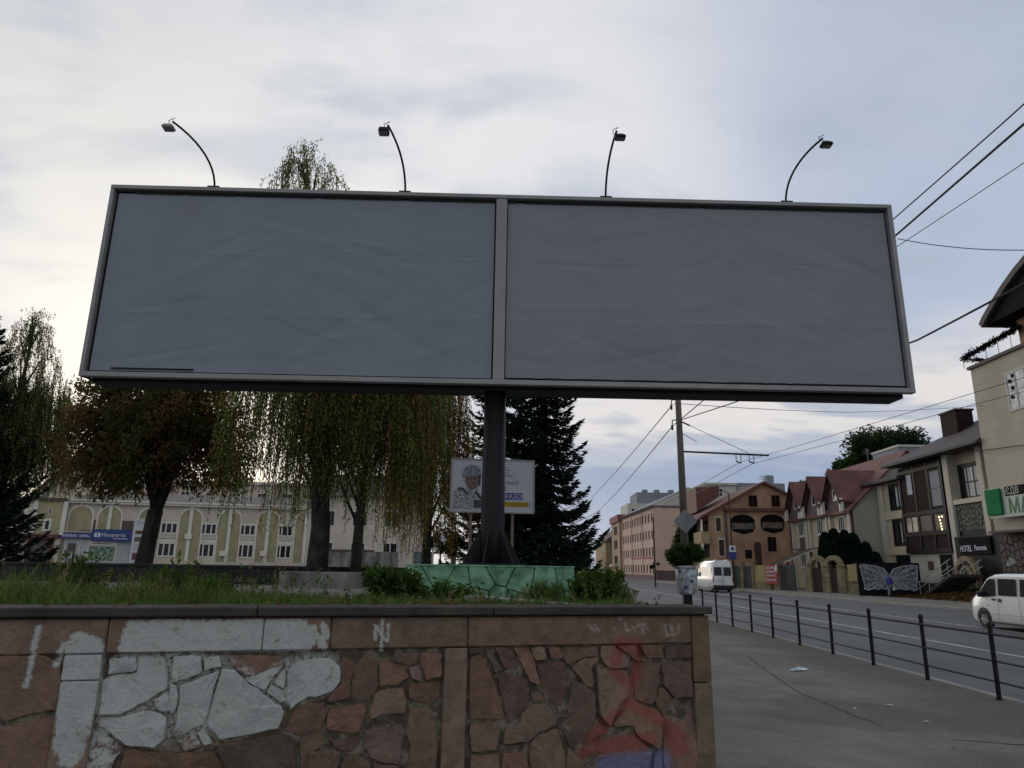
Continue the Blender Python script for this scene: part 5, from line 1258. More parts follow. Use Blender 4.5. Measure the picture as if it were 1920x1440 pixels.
for (x0, x1, z0, z1) in ((5.75, 6.78, 9.05, 10.4), (8.45, 9.45, 9.1, 10.45), (7.65, 8.65, 3.95, 5.6), (4.95, 5.75, 3.1, 4.1), (7.9, 9.0, 1.4, 2.6)):
    f = MB()
    for (a, c, e, g) in ((x0 - .1, x0 - .002, z0 - .1, z1 + .1), (x1 + .002, x1 + .1, z0 - .1, z1 + .1), (x0 - .002, x1 + .002, z1 + .002, z1 + .1), (x0 - .002, x1 + .002, z0 - .1, z0 - .002)): f.box(a, c, -.05, .01, e, g)
    wo_ = f.build('window', M['orange'], oh); MB().quad((x0, -.012, z0), (x1, -.012, z0), (x1, -.012, z1), (x0, -.012, z1)).build('opening', M['hole'], wo_)
    MB().box((x0 + x1) / 2 - .03, (x0 + x1) / 2 + .03, -.03, -.013, z0, z1).build('bar', M['darkwood'], wo_)
ar = half_arch(6.05, 6.85, 2.4, 4.9); MB().prism(ar, 'y', -.03, .01).build('arched_door', M['darkwood'], oh)
for (x0, x1, z0, z1) in ((1.75, 2.3, 6.2, 7.7), (1.95, 2.55, 3.4, 5.2)):
    MB().box(x0 - .12, x1 + .12, -.06, .01, z0 - .1, z1 + .2).build('window', M['creamtrim'], oh); MB().box(x0, x1, -.075, -.061, z0, z1).build('opening', M['darkwood'], oh)
# corner balconies on the street side
for z in (5.1, 2.1):
    f = MB(); f.box(-.1, .88, -.3, 3.5, z - .35, z); f.box(-.1, -.0, -.3, 3.5, z, z + 1.0); f.box(0, .88, -.3, -.2, z, z + 1.0); f.build('balcony', M['ochre'], oh)
MB().box(-.08, .12, -.28, -.08, 0, 7.5).build('balcony_post', M['whitetrim'], oh)
MB().box(.86, .899, .2, 3.2, 5.1, 7.4).build('balcony_door', M['hole'], oh); MB().box(.86, .899, .2, 3.2, 2.1, 4.6).build('balcony_door', M['hole'], oh)

# ---- terrace of three gabled houses: local x runs towards the camera, facade looks at the street
TER = -PI / 2
th_names = ['farthest gabled terrace house with the red roof beside the orange house', 'middle gabled terrace house with the red roof', 'nearest gabled terrace house with a broad blank grey-beige end wall']
XB = [(1.4, 6.2), (6.2, 11.4), (11.4, 16.4)]
for k, (x0, x1) in enumerate(XB):
    t = thing('terrace_house', th_names[k], 'house', (31.5, 84.2, 0), TER, 'terrace houses with red gabled roofs')
    W = x1 - x0; c = (x0 + x1) / 2; ez = 8.0
    b = MB(); b.prism([(0, 0), (11, 0), (11, 7.6), (5.6, 12.9), (0, 7.6)], 'x', x0 + .01, x1 - .01)
    b.build('wall', M['greybeige'] if k == 2 else M['creamwall'], t)
    b = MB(); b.box(x0 + .02, x1 - .02, -.04, -.002, 0, 7.6); b.build('facade', M['creamwall'], t)
    for (ya, za, yb, zb) in ((-.55, 7.15, 5.6, 13.0), (11.5, 7.2, 5.6, 13.0)):
        b = MB(); b.prism([(ya, za), (yb, zb), (yb, zb + .2), (ya, za + .2)], 'x', x0 - (.0 if k else .3), x1 + (.25 if k == 2 else -.01)); b.build('roof', M['redroof'], t)
    # street gable
    g0, g1 = x0 + .35, x1 - .9
    gc, gz = (g0 + g1) / 2, 11.35
    b = MB(); b.prism([(g0, 7.3), (g1, 7.3), (g1, 8.4), (gc, gz - .15), (g0, 8.4)], 'y', -.35, 3.2); b.build('gable', M['mauve'], t)
    for (xa, xb) in ((g0 - .35, gc), (g1 + .35, gc)):
        b = MB(); b.prism([(xa, 8.2), (xb, gz), (xb, gz + .2), (xa, 8.4)], 'y', -.95, 4.2); b.build('gable_roof', M['redroof'], t)
        b = MB(); b.prism([(xa, 8.0), (xb, gz - .2), (xb, gz), (xa, 8.2)], 'y', -1.0, -.85); b.build('barge_board', M['darkwood'], t)
    for xx in (g0 - .2, g1 + .2): MB().bbox(xx - .13, xx + .13, -.95, -.6, 7.3, 8.6, .03).build('bracket', M['whitetrim'], t)
    window(t, gc - .45, gc + .45, 8.5, 9.6, 1, 1, .1, None, None, -.36)
    for xx in (x0 + .32, x1 - .45):
        MB().box(xx - .22, xx + .22, -.35, -.042, 0, 7.55).build('pilaster', M['creamtrim'], t)
    MB().box(x1 - .16, x1 - .05, -.22, -.06, 0, 7.4).build('downpipe', M['darkwood'], t)
    window(t, c - .75, c + .65, 5.5, 7.0, 3, 1, .1, None, None, -.06, sill=True)
    MB().box(c - .75, c + .65, -.075, -.05, 4.0, 5.3).build('panel', M['mauve'], t)
    window(t, c - .75, c + .65, 2.2, 3.8, 3, 1, .1, None, None, -.06, sill=True)
    MB().box(c - 1.1, c + 1.0, -.9, -.06, 4.0, 4.12).build('canopy', M['roofdark'], t)
o_ = thing('lean_to_roof', 'sloping lean-to roof with a pale edge in front of the terrace, above the dark gate', 'roof', (26.6, 73.0, 0), -.05)
b = MB(); b.prism([(0, 2.55), (2.9, 3.82), (2.9, 3.98), (0, 2.71)], 'y', 0, 3.2); b.build('roof_panel', M['darkwood'], o_); b = MB(); b.prism([(-.05, 2.5), (2.95, 3.80), (2.95, 3.95), (-.05, 2.68)], 'y', -.08, -.004); b.build('edge_board', M['creamtrim'], o_)
for x in (.3, 2.7): MB().box(x - .08, x + .08, .1, .26, 0, 2.5 + x * .43).build('post', M['darkwood'], o_)
gb = thing('grey_shed', 'plain blue-grey block with a flat top behind the terrace roofs', 'building', (43.0, 80.0, 0), 0)
MB().box(0, 6.5, 0, 6, 0, 15.6).build('wall', M['greyfar'], gb); MB().box(-.1, 6.6, -.1, 6.1, 15.602, 15.85).build('coping', M['palefar'], gb)

# ---- dark-clad house with a slate hip roof
bh = thing('dark_clad_house', 'three-storey house with black glazed bay, cream pillars, dark slate hip roof and brown chimney', 'house', (34.0, 69.3, 0), TER)
b = MB(); b.box(.6, 6.1, 0.0, 11, 0, 9.9); b.build('side_wing', M['beige'], bh)
b = MB(); b.box(6.1, 17.6, .35, 12, 0, 11.0); b.build('wall', M['beige'], bh)
for (z0, z1, cu) in ((7.35, 9.4, ((4.7, 5.0), (5.25, 5.6))), (4.2, 6.25, ((4.9, 5.05), (5.35, 5.5))), (1.2, 3.1, ())):
    window(bh, 3.7, 5.95, z0, z1, 3, 1, .14, M['blackclad'], None, -.01, surround=(M['blackclad'], .14), curtains=cu)
MB().box(2.0, 6.15, -.14, -.001, 6.45, 7.1).build('band', M['creamwall'], bh); MB().box(2.0, 6.15, -.14, -.001, 3.3, 4.0).build('band', M['creamwall'], bh)
MB().box(1.7, 2.6, -.2, -.001, 0, 9.6).build('pilaster', M['creamtrim'], bh)
bay = MB(); bay.box(6.2, 12.6, -.35, .349, 3.6, 10.6); bay.build('bay', M['brownclad'], bh)
for x in (6.25, 8.55, 10.6, 12.5):
    MB().box(x - .14, x + .14, -.42, -.33, 3.5, 10.6).build('bay_post', M['blackclad'], bh)
for z in (3.5, 4.9, 6.6, 10.2):
    MB().box(6.1, 12.7, -.44, -.30, z - .16, z + .16).build('bay_rail', M['blackclad'], bh)
zz = 6.9
while zz < 10.0:
    MB().box(8.7, 10.45, -.375, -.351, zz, zz + .16).build('cladding_plank', M['brownclad'], bh); zz += .2
window(bh, 7.25, 8.2, 8.2, 10.0, 1, 1, .06, M['blackclad'], M['curtain'], -.35)
window(bh, 10.8, 12.3, 6.95, 9.85, 1, 2, .06, M['blackclad'], mat('blind', (.14, .155, .19), .6, .06, 8, stretch=(1, 1, 8)), -.35)
window(bh, 6.5, 8.4, 5.05, 6.4, 2, 1, .08, M['blackclad'], None, -.35)
window(bh, 8.7, 10.5, 5.05, 6.4, 1, 1, .06, M['blackclad'], mat('warmroom', (.05, .03, .02), .5, .4, 1.5), -.35)
window(bh, 10.75, 12.35, 5.05, 6.4, 1, 1, .06, M['blackclad'], mat('warmroom2', (.09, .055, .025), .5, .4, 1.5), -.35)
M['bulb'] = emis('bulb', (1.0, .86, .52), 1.6)
for (x, z) in ((11.55, 6.1), (11.95, 6.12), (11.62, 5.86), (11.66, 5.60), (11.70, 5.36), (11.75, 5.14)):
    MB().bbox(x - .075, x + .075, -.415, -.375, z - .07, z + .07, .02).build('ceiling_lamp', M['bulb'], bh)
b = MB(); b.box(6.2, 12.6, -.2, .349, 0, 3.3); b.build('ground_floor', M['greybeige'], bh)
MB().box(10.6, 12.3, -.23, -.201, .2, 3.2).build('entrance', M['hole'], bh); MB().box(8.8, 9.6, -.23, -.201, 2.0, 2.7).build('niche', M['darkwood'], bh)
MB().box(6.2, 10.4, -.9, -.21, 0, 1.0).build('planter_wall', M['blackclad'], bh)
for (x0, x1) in ((12.75, 13.45), (17.0, 17.6)):
    MB().bbox(x0, x1, -.35, .36, 0, 10.9, .04).build('column', M['creamtrim'], bh)
MB().box(12.7, 17.6, -.28, .34, 6.9, 7.25).build('ledge', M['creamtrim'], bh)
window(bh, 13.9, 16.3, 7.3, 9.75, 3, 2, .14, M['blackclad'], None, .34, surround=(M['blackclad'], .22), curtains=((14.75, 15.15), (15.4, 15.85)))
# stone-faced ground part with the dark sign
MB().box(13.46, 17.0, -.1, .349, 0, 6.89).build('stone_front', M['blackclad'], bh)
for P in voronoi(13.6, 16.9, 4.9, 6.8, .42, .05):
    stone(P, .05, bh, mat('ledger_stone', (.10, .095, .085), .9, .5, 3) if 'ledger' not in M else M['ledger'], (1, 1, 1), 0, .98, 'stone', yf=-.1)
# roofs
def hip(par, x0, x1, y0, y1, z0, z1, xr0, xr1, m, th=.22, nm='roof'):
    yc = (y0 + y1) / 2; b = MB()
    A = [(x0, y0, z0), (x1, y0, z0), (x1, y1, z0), (x0, y1, z0)]; R = [(xr0, yc, z1), (xr1, yc, z1)]
    b.v = A + R + [(p[0], p[1], p[2] - th) for p in A]
    for q in ((0, 1, 5, 4), (1, 2, 5), (2, 3, 4, 5), (3, 0, 4), (6, 7, 1, 0), (7, 8, 2, 1), (8, 9, 3, 2), (9, 6, 0, 3), (9, 8, 7, 6)): b.face(q)
    return b.build(nm, m, par)
hip(bh, 5.2, 19.0, -1.3, 12.6, 11.05, 14.9, 11.5, 19.0, M['slate'])
hip(bh, .0, 6.8, -.9, 11.6, 9.95, 11.9, 2.8, 6.8, M['slate'])
MB().box(9.2, 11.4, 2.2, 3.6, 11.5, 14.9).build('chimney', M['brownclad'], bh)
MB().box(9.1, 11.5, 2.1, 3.7, 14.902, 15.05).build('chimney_cap', M['darkwood'], bh)

# ---- tall beige building cut by the right edge
tb = thing('beige_building', 'tall beige building with a roof terrace and curved canopy, cut by the right edge', 'building', (33.0, 50.3, 0), TER)
b = MB(); b.box(0, 16, 0.0, 14, 4.6, 16.2); b.build('wall', M['tallbeige'], tb)
for z in (6.4, 8.1, 9.8, 11.5, 13.2, 14.9): MB().box(.02, 16, -.012, -.001, z, z + .03).build('panel_joint', M['creamtrim'], tb)
b = MB(); b.box(-.15, 16, -.18, 14, 16.202, 16.42); b.build('parapet_cap', M['slate'], tb)
window(tb, 3.45, 6.2, 12.3, 15.0, 3, 2, .14, M['grey_metal'], mat('paleglass', (.30, .33, .34), .3, .5, 2.0), -.01)
for (x, z) in ((3.75, 14.2), (3.95, 13.7), (3.8, 13.1), (4.1, 14.5)): MB().bbox(x, x + .25, -.09, -.06, z, z + .25, .02).build('window_sticker', M['hole'], tb)
MB().box(5.0, 8.0, .3, 4.0, 16.42, 19.0).build('roof_room', M['orange'], tb)
b = MB()
pr_ = [(3.4, 18.55)] + [(3.4 + 9 * s, 18.6 + 3.4 * (1 - (1 - s) ** 1.9)) for s in (0.05, .15, .3, .45, .6, .8, 1.0)]
pr2 = [(p[0] + .25, p[1] - .35) for p in pr_[::-1]]
b.prism(pr_ + pr2, 'y', -1.2, 6.5); b.build('curved_canopy', M['slate'], tb)
b = MB(); b.prism([(3.8, 18.3)] + [(p[0] + .25, p[1] - .36) for p in pr_[1:]] + [(12.4, 18.3)], 'y', -.9, 6.2); b.build('canopy_soffit', M['hole'], tb)
rl = MB(); rl.tube([(-.6, -.1, 17.2), (6.0, -.1, 17.55)], .05, 6); rl.tube([(-.6, -.1, 17.2), (-.6, 6, 17.2)], .05, 6)
for x in (-.5, .8, 2.1, 3.4, 4.7): rl.tube([(x, -.1, 16.42), (x, -.1, 17.2 + .05 * x)], .02, 5)
rl.build('terrace_rail', M['black_metal'], tb)
n = 1500; s_ = nr.rand(n); hx = -.6 + 6.4 * s_
C = np.stack([hx, -.1 + nr.normal(0, .10, n), 17.25 + .055 * hx + nr.normal(0, .10, n)], 1)
k2 = 500; C2 = np.stack([np.full(k2, -.6) + nr.normal(0, .1, k2), 4.5 * nr.rand(k2), 17.15 + nr.normal(0, .1, k2)], 1)
C = np.concatenate([C, C2]); fast_quads('terrace_foliage', leaf_quads(C, .09, .05), palette(len(C), [(.014, .016, .012), (.025, .024, .016)], [1, 1]), M['needle'], tb)
# shop sign
b = MB(); b.box(0, 16, -.5, -.001, 4.45, 4.598); b.build('canopy', M['slate'], tb)
b = MB(); b.box(-5.5, 16, .4, 13, 0, 4.448); b.build('shop_floor', M['blackclad'], tb)
for P in voronoi(-.3, 3.6, .2, 4.3, .5, .05):
    stone(P, .06, tb, M['mortar'] if rng.random() < .4 else M['concrete'] if rng.random() < .25 else M['slate'], (1, 1, 1), 0, .98, 'stone', yf=.4)
fs = thing('fascia_sign', 'white shop fascia with a green square and the green letters МА at the right edge', 'sign', (33.0, 49.45, 0), TER)
M['signgreen'] = mat('signgreen', (0.008, 0.15, 0.05), 0.8, 0.12, 1.0, spec=0.15); M['signwhite'] = mat('signwhite', (0.40, 0.43, 0.38), 0.6, 0.06, 1)
b = MB(); b.box(-.15, 9, -.62, -.51, 5.42, 7.42); b.build('board', M['signwhite'], fs)
b = MB(); b.bbox(-.2, 1.35, -.80, -.625, 5.62, 7.34, .05); b.build('green_square', M['signgreen'], fs)
M['lettergreen'] = mat('lettergreen', (0.010, 0.12, 0.035), 0.5, 0.1, 1)
text('lettering', 'МАРКЕТ', 1.42, M['lettergreen'], fs, (1.80, -.622, 5.62), ext=.03, sx=.9)
b = MB(); b.box(1.72, 5.2, -.66, -.621, 6.78, 7.38); b.build('dark_strip', M['hole'], fs)
text('lettering', 'ЄДВ', .62, M['signwhite'], fs, (1.80, -.662, 6.86), ext=.005, sx=.95)
hs = thing('hotel_sign', 'flat black sign with small white letters beside the cream pillar under the stone front', 'sign', (34.0, 68.5, 0), TER)
b = MB(); b.box(13.46, 17.1, -.75, -.55, 3.1, 4.35); b.build('board', M['hole'], hs)
for xx in (13.9, 16.6): MB().box(xx - .04, xx + .04, -.54, -.101, 3.6, 3.75).build('bracket', M['hole'], hs)
text('lettering', 'HOTEL', .62, M['letterwhite'], hs, (13.55, -.755, 3.35), ext=.01, sx=.72)
text('lettering', 'Panorama', .56, M['letterwhite'], hs, (15.25, -.755, 3.40), ext=.01, sx=.62)

# arched gate and stairs before the stone front
ag = thing('arched_portal', 'small stone archway with fan ribs at the head of the stairs', 'gate', (32.6, 53.5, 0), TER)
for r0, r1 in ((1.05, 1.3), (.55, .72)):
    o_ = [(r1 * math.cos(PI * i / 12), 1.5 + r1 * 1.15 * math.sin(PI * i / 12)) for i in range(13)]; i_ = [(r0 * math.cos(PI * i / 12), 1.5 + r0 * 1.15 * math.sin(PI * i / 12)) for i in range(13)]
    for k in range(12):
        MB().prism([i_[k], o_[k], o_[k + 1], i_[k + 1]], 'y', -.12, .2).build('arch_stone', M['gatewall'], ag)
for x in (-1.18, 1.18): MB().bbox(x - .14, x + .14, -.14, .22, 0, 1.5, .02).build('pier', M['gatewall'], ag)
stairs = thing('staircase', 'dark stairs with sloping tube handrails climbing right behind the white van', 'stairs', (30.8, 55.0, 0), TER)
for k in range(10):
    MB().bbox(k * .42, k * .42 + .5, -1.0, 1.2, 0 if k == 0 else k * .17 - .05, (k + 1) * .17, .015).build('step', M['darkconc'], stairs)
for y in (-1.0, .1, 1.15):
    for hz in (.5, .95):
        MB().tube([(-.3, y, hz), (4.4, y, hz + 1.75)], .035, 6).build('handrail', M['grey_metal'], stairs)
    for k in (0, 3, 6, 9): MB().tube([(k * .42 + .2, y, k * .17), (k * .42 + .2, y, k * .17 + 1.1)], .03, 6).build('baluster', M['grey_metal'], stairs)
b = MB(); nX, nY = 26, 12
for i in range(nX + 1):
    for j in range(nY + 1):
        u, v = i / nX, j / nY; edge = min(1, 5 * min(u, 1 - u, v * .8 + .02, 1))
        b.v.append((27.6 + 4.2 * v + 1.2 * u, 57.0 - 14 * u, max(-.01, .75 * v ** .8 * edge * min(1, u * 2.5) + rng.uniform(-.04, .04) * edge)))
for i in range(nX):
    for j in range(nY):
        a = i * (nY + 1) + j; b.face((a, a + 1, a + nY + 2, a + nY + 1))
bank_o = struct(b.build('bank', mat('bank', (0.085, 0.055, 0.035), 0.95, 0.4, 1.2, 0.8, 8))); bank_o.name = 'bank_terrain'
n = 2600; u = nr.rand(n); v = nr.rand(n); C = np.stack([27.6 + 4.2 * v + 1.2 * u, 57 - 14 * u, .75 * v ** .8 * np.minimum(1, u * 2.5) + .04], 1)
o = fast_quads('fallen_leaves', leaf_quads(C, .10, .06, np.array([1, 0, .1]), 1), palette(n, [(.11, .055, .025), (.07, .04, .02), (.10, .075, .03), (.03, .035, .015)], [3, 3, 1, 2]), M['leaf']); kind(o, 'stuff')

# ---- painted wings panel
wp = thing('wings_mural', 'black panel painted with big white butterfly wings behind the person in blue', 'mural', (26.3, 57.0, 0), -.03)
b = MB(); b.box(0, 4.75, 0, .12, 0, 2.5); b.build('panel', M['blackclad'], wp)
M['wing'] = mat('wing', (0.36, 0.38, 0.42), 0.7, 0.3, 4)
M['wingfill'] = mat('wingfill', (0.03, 0.032, 0.038), 0.7, 0.6, 7, col2=(.20, .21, .235), detail=2)
def wing(sx):
    O = [(.02, 1.55), (.35, 2.0), (1.0, 2.22), (1.9, 2.32), (2.18, 2.28), (2.12, 1.8), (2.05, 1.3), (1.95, .8), (2.0, .5), (1.7, .42), (1.35, .55), (1.0, .48), (.7, .58), (.35, .5), (.1, .8)]
    P = [(2.42 + sx * x, z) for x, z in O]
    b = MB()
    for a, c in zip(P, P[1:] + P[:1]): b.tube([(a[0], -.01, a[1]), (c[0], -.01, c[1])], .045, 5)
    b.build('wing_outline', M['wing'], wp)
    MB().prism(P if sx > 0 else P[::-1], 'y', -.006, -.001).build('wing_fill', M['wingfill'], wp)
    r = random.Random(3 if sx > 0 else 4)
    for k in range(13):
        e = P[1 + k % (len(P) - 1)]; q = (2.42 + sx * .12, 1.25)
        mx = ((e[0] + q[0]) / 2 + r.uniform(-.1, .1), (e[1] + q[1]) / 2 + r.uniform(-.12, .12))
        MB().tube([(q[0], -.008, q[1]), (mx[0], -.008, mx[1]), (e[0], -.008, e[1])], .028, 5).build('wing_vein', M['wing'], wp)
    for k in range(90):
        s, tt = r.uniform(.3, .95), r.randrange(len(P)); e = P[tt]; c = (2.42 + sx * .1 + (e[0] - 2.42 - sx * .1) * s, 1.25 + (e[1] - 1.25) * s); rr = r.uniform(.03, .075)
        pts = [(c[0] + rr * math.cos(i * PI / 3 + s) * 1.2, c[1] + rr * math.sin(i * PI / 3 + s)) for i in range(6)]
        MB().prism(pts, 'y', -.012, -.001).build('wing_patch', M['wing'], wp)
wing(-1); wing(1)

# ---- boundary wall with gates
def pier(par, x, w_, h, z0=0, d=.4, m=None):
    zz = z0; k = 0
    while zz < h - .01:
        hh = min(.42, h - zz); MB().bbox(x - w_ / 2 + rng.uniform(-.012, .012), x + w_ / 2 + rng.uniform(-.012, .012), -d / 2, d / 2, zz + .004, zz + hh - .004, .025).build('stone', m or M['gatewall'], par); zz += hh
    MB().bbox(x - w_ / 2 - .06, x + w_ / 2 + .06, -d / 2 - .06, d / 2 + .06, h, h + .1, .02).build('cap', M['gatewall'], par)
g1_ = thing('stone_gateway', 'pale stone wall with two arched gate niches and a yellow box beside the wings mural', 'gateway', (25.9, 66.0, 0), math.atan2(-7.2, 3.2) + 0)
# wall line from (25.9,66.0) to about (29.4,58.2)
L2 = math.hypot(3.4, 7.6)
gr_ang = math.atan2(-7.6, 3.4); g1_.rotation_euler = (0, 0, gr_ang)
for x, w_, h in ((.35, .7, 2.35), (2.3, .8, 2.2), (4.0, .9, 2.2), (5.9, 1.2, 2.3), (7.5, 1.1, 2.3)): pier(g1_, x, w_, h)
for x in (1.35, 3.15):
    for k in range(9):
        a0, a1 = PI * k / 9, PI * (k + 1) / 9; ro, ri = .98, .62
        MB().prism([(x + ri * math.cos(a0), 2.0 + ri * math.sin(a0) * 1.2), (x + ro * math.cos(a0), 2.0 + ro * math.sin(a0) * 1.15), (x + ro * math.cos(a1), 2.0 + ro * math.sin(a1) * 1.15), (x + ri * math.cos(a1), 2.0 + ri * math.sin(a1) * 1.2)], 'y', -.2, .2).build('arch_stone', M['gatewall'], g1_)
    MB().box(x - .62, x + .62, .02, .1, 0, 2.1).build('gate', M['darkwood'], g1_)
MB().bbox(4.9, 5.75, -.42, -.21, 1.0, 2.35, .02).build('yellow_box', M['yellowpanel'], g1_)
MB().box(6.5, 7.0, -.12, .12, 0, 2.2).build('wall_panel', M['yellowpanel'], g1_); MB().box(4.4, 5.4, -.12, .12, 0, 1.9).build('wall_panel', M['gatewall'], g1_)
g2_ = thing('street_wall', 'old stone street wall with yellowish panel, dark gates and slim piers before the orange house', 'wall', (20.9, 78.5, 0), math.atan2(-10.6, 4.7))
for x, w_, h in ((.3, .3, 2.2), (1.5, .3, 2.3), (3.0, .7, 2.5), (4.6, .35, 2.6), (6.2, .35, 2.6), (8.4, .4, 2.4), (9.6, .4, 2.3)): pier(g2_, x, w_, h)
for x0, x1, mm, h in ((.5, 1.3, 'gatepanel', 2.0), (1.7, 2.6, 'gatepanel', 2.1), (3.4, 4.4, 'gatepanel', 2.2), (4.85, 6.0, 'gatepanel', 2.2), (6.4, 8.2, 'yellowpanel', 2.25)):
    if mm == 'gatepanel':
        xx = x0
        while xx < x1 - .05:
            MB().box(xx, min(xx + .17, x1), -.05, .05, .05, h + rng.uniform(-.03, .03)).build('board', M[mm], g2_); xx += .19
    else:
        MB().box(x0, x1, -.1, .1, .7, h).build('panel', M[mm], g2_); MB().box(x0, x1, -.15, .15, 0, .69).build('plinth', M['gatewall'], g2_)
MB().box(9.85, 11.6, -.06, .06, 0, 2.3).build('dark_gate', M['gatepanel'], g2_)
rb = thing('red_banner', 'small red advertising banner with rows of pale print on the street wall', 'banner', (20.9, 78.5, 0), math.atan2(-10.6, 4.7))
MB().box(8.15, 9.75, -.34, -.28, .55, 2.35).build('sheet', mat('bannersheet', (.34, .07, .06), .6, .15, 1), rb)
for z in (1.95, 1.6, 1.25, .85): illegible(rb, 8.3, 9.4, z, .2, -.342, M['letterwhite'], int(z * 100))
MB().prism([(9.35, 1.7), (9.7, 1.75), (9.72, 2.3), (9.5, 2.3)], 'y', -.35, -.341).build('picture', M['letterwhite'], rb)

# ---- farther houses along the street
pk = thing('pink_building', 'long pink four-storey building with a pale end gable down the street', 'building', (22.9, 121.5, 0), math.radians(90) + .03)
# local x runs away from the camera; facade (towards street) is local -y rotated: mirror by building on +y
b = MB(); b.box(0, 31, -12, 0, -.2, 12.2); b.build('wall', M['pinkwall'], pk)
b = MB(); b.box(-.06, -.003, -11.98, -.02, -.2, 12.0); b.build('end_wall', M['pinkend'], pk)
b = MB(); b.prism([(-12.6, 12.2), (.6, 12.2), (-6, 15.4)], 'x', -.05, 31.5); b.build('roof', M['greyfar'], pk)
b = MB(); b.prism([(-12.3, 12.22), (.3, 12.22), (-6, 15.2)], 'x', -.12, -.055); b.build('end_gable', M['palefar'], pk)
MB().box(-.2, 31.5, .0, .35, 11.9, 12.19).build('cornice', M['mauve'], pk); MB().box(-.25, -.004, -12.3, .35, 11.95, 12.19).build('cornice', M['mauve'], pk)
wmesh = None
for f_ in range(4):
    for k in range(12):
        x = 1.2 + k * 2.5; z = 1.0 + f_ * 2.85
        f = MB(); f.box(x, x + 1.2, .003, .05, z, z + .08); f.box(x, x + 1.2, .003, .05, z + 1.52, z + 1.6); f.box(x, x + .1, .003, .049, z + .081, z + 1.519); f.box(x + 1.1, x + 1.2, .003, .049, z + .081, z + 1.519)
        o_ = f.build('window', M['pinkend'], pk); MB().quad((x + .1, .012, z + .08), (x + .1, .012, z + 1.52), (x + 1.1, .012, z + 1.52), (x + 1.1, .012, z + .08)).build('pane', M['hole'], o_)
MB().box(2, 22, .003, .09, 3.55, 3.85).build('red_stripe', mat('redstripe', (.30, .07, .07), .8, .2, .5), pk)
MB().box(0, 31, .003, .12, -.2, .8).build('base_course', M['mauve'], pk)
MB().box(-.12, -.062, -12, -.02, -.2, 1.6).build('end_base', M['mauve'], pk)
for x in (0.2, 10.3, 20.5, 30.6): MB().box(x - .15, x + .15, .003, .14, .8, 11.9).build('pier', M['pinkend'], pk)
o2 = thing('ochre_building', 'ochre three-storey corner building with a raspberry roof edge beyond the pink one', 'building', (22.2, 154, 0), math.radians(90))
b = MB(); b.box(0, 13, -10, 0.6, -.2, 11.6); b.build('wall', M['ochre'], o2); b = MB(); b.box(-.4, 13.4, -10.4, 1.0, 11.602, 13.0); b.build('roof', mat('raspberry', (.20, .055, .075), .8, .2, .3), o2)
for z in (2.6, 6.0, 9.0): window(o2, 4, 8.5, z, z + 1.7, 2, 1, .15, M['palefar'], M['hole'], .58); 
for z in (2.9, 6.2, 9.0):
    MB().box(4.0, 8.5, .601, .68, z, z + 1.6).build('window', M['hole'], o2)
MB().box(3, 10, .601, 1.6, 2.2, 2.7).build('canopy', M['palefar'], o2)
o3 = thing('ochre_house', 'lower ochre house with a dark mauve roof at the far end of the street', 'house', (20.5, 170, 0), math.radians(90))
b = MB(); b.box(0, 22, -9, 0, -.2, 7.8); b.build('wall', M['ochre'], o3); b = MB(); b.prism([(-9.4, 7.8), (.4, 7.8), (-4.5, 11.8)], 'x', -.3, 22); b.build('roof', M['mauve'], o3)
o4 = thing('grey_tower', 'pale grey block of flats with a flat stepped roof rising behind the pink building', 'building', (26.8, 176, 0))
b = MB(); b.box(0, 11, 0, 12, 0, 17.4); b.build('wall', M['palefar'], o4); b = MB(); b.box(2.5, 13, 1, 12, 17.402, 20.2); b.build('upper_wall', M['greyfar'], o4)
for x in (4, 7, 10.5): MB().box(x, x + 1.2, 1.2, 3, 20.202, 20.9).build('roof_vent', M['greyfar'], o4)
for k in range(3): window(o4, .8 + k * 1.7, 1.9 + k * 1.7, 14.2, 16.2, 1, 1, .15)
o5 = thing('pale_flats', 'pale modern flats with roof boxes peeping over the orange house', 'building', (37.0, 142, 0))
b = MB(); b.box(0, 6.2, 0, 12, 0, 18.2); b.build('wall', M['palefar'], o5); b = MB(); b.box(6.201, 16, 0.2, 12, 0, 18.7); b.build('side_wall', M['greyfar'], o5)
MB().box(-.3, 6.4, -.4, 12, 18.202, 18.6).build('roof_slab', M['palefar'], o5); MB().box(12.8, 14.2, 1, 3, 18.702, 20.4).build('roof_box', M['greyfar'], o5)
window(o5, 1.4, 3.6, 15.9, 17.6, 3, 2, .15)
for k in range(3): window(o5, 7.2 + k * 2.8, 8.8 + k * 2.8, 16.2, 17.8, 2, 1, .12, None, None, .19)
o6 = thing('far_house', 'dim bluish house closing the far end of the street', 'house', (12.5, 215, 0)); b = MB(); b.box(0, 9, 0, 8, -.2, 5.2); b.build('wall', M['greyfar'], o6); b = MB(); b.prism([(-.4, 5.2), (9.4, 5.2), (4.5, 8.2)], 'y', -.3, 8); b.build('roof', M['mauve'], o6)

# aerials, gutters
for (x, y, z, lab) in ((30.0, 88, 11.7, 'thin television aerial on the ridge of the orange house'), (37.2, 75.5, 13.0, 'thin television aerial on the terrace roof ridge')):
    b = MB(); b.tube([(0, 0, -.4), (0, 0, 1.6)], .025, 5)
    for k, w_ in enumerate((.5, .42, .34)): b.tube([(-w_, 0, 1.0 + k * .22), (w_, 0, 1.0 + k * .22)], .018, 4)
    tag(b.build('aerial', M['grey_metal'], loc=(x, y, z)), lab, 'aerial')
MB().tube([(-.35, -.6, 7.5), (-.35, 14, 7.5)], .08, 6).build('gutter', M['darkwood'], oh)
MB().tube([(5.2, -1.35, 10.85), (19, -1.35, 10.85)], .08, 6).build('gutter', M['blackclad'], bh)
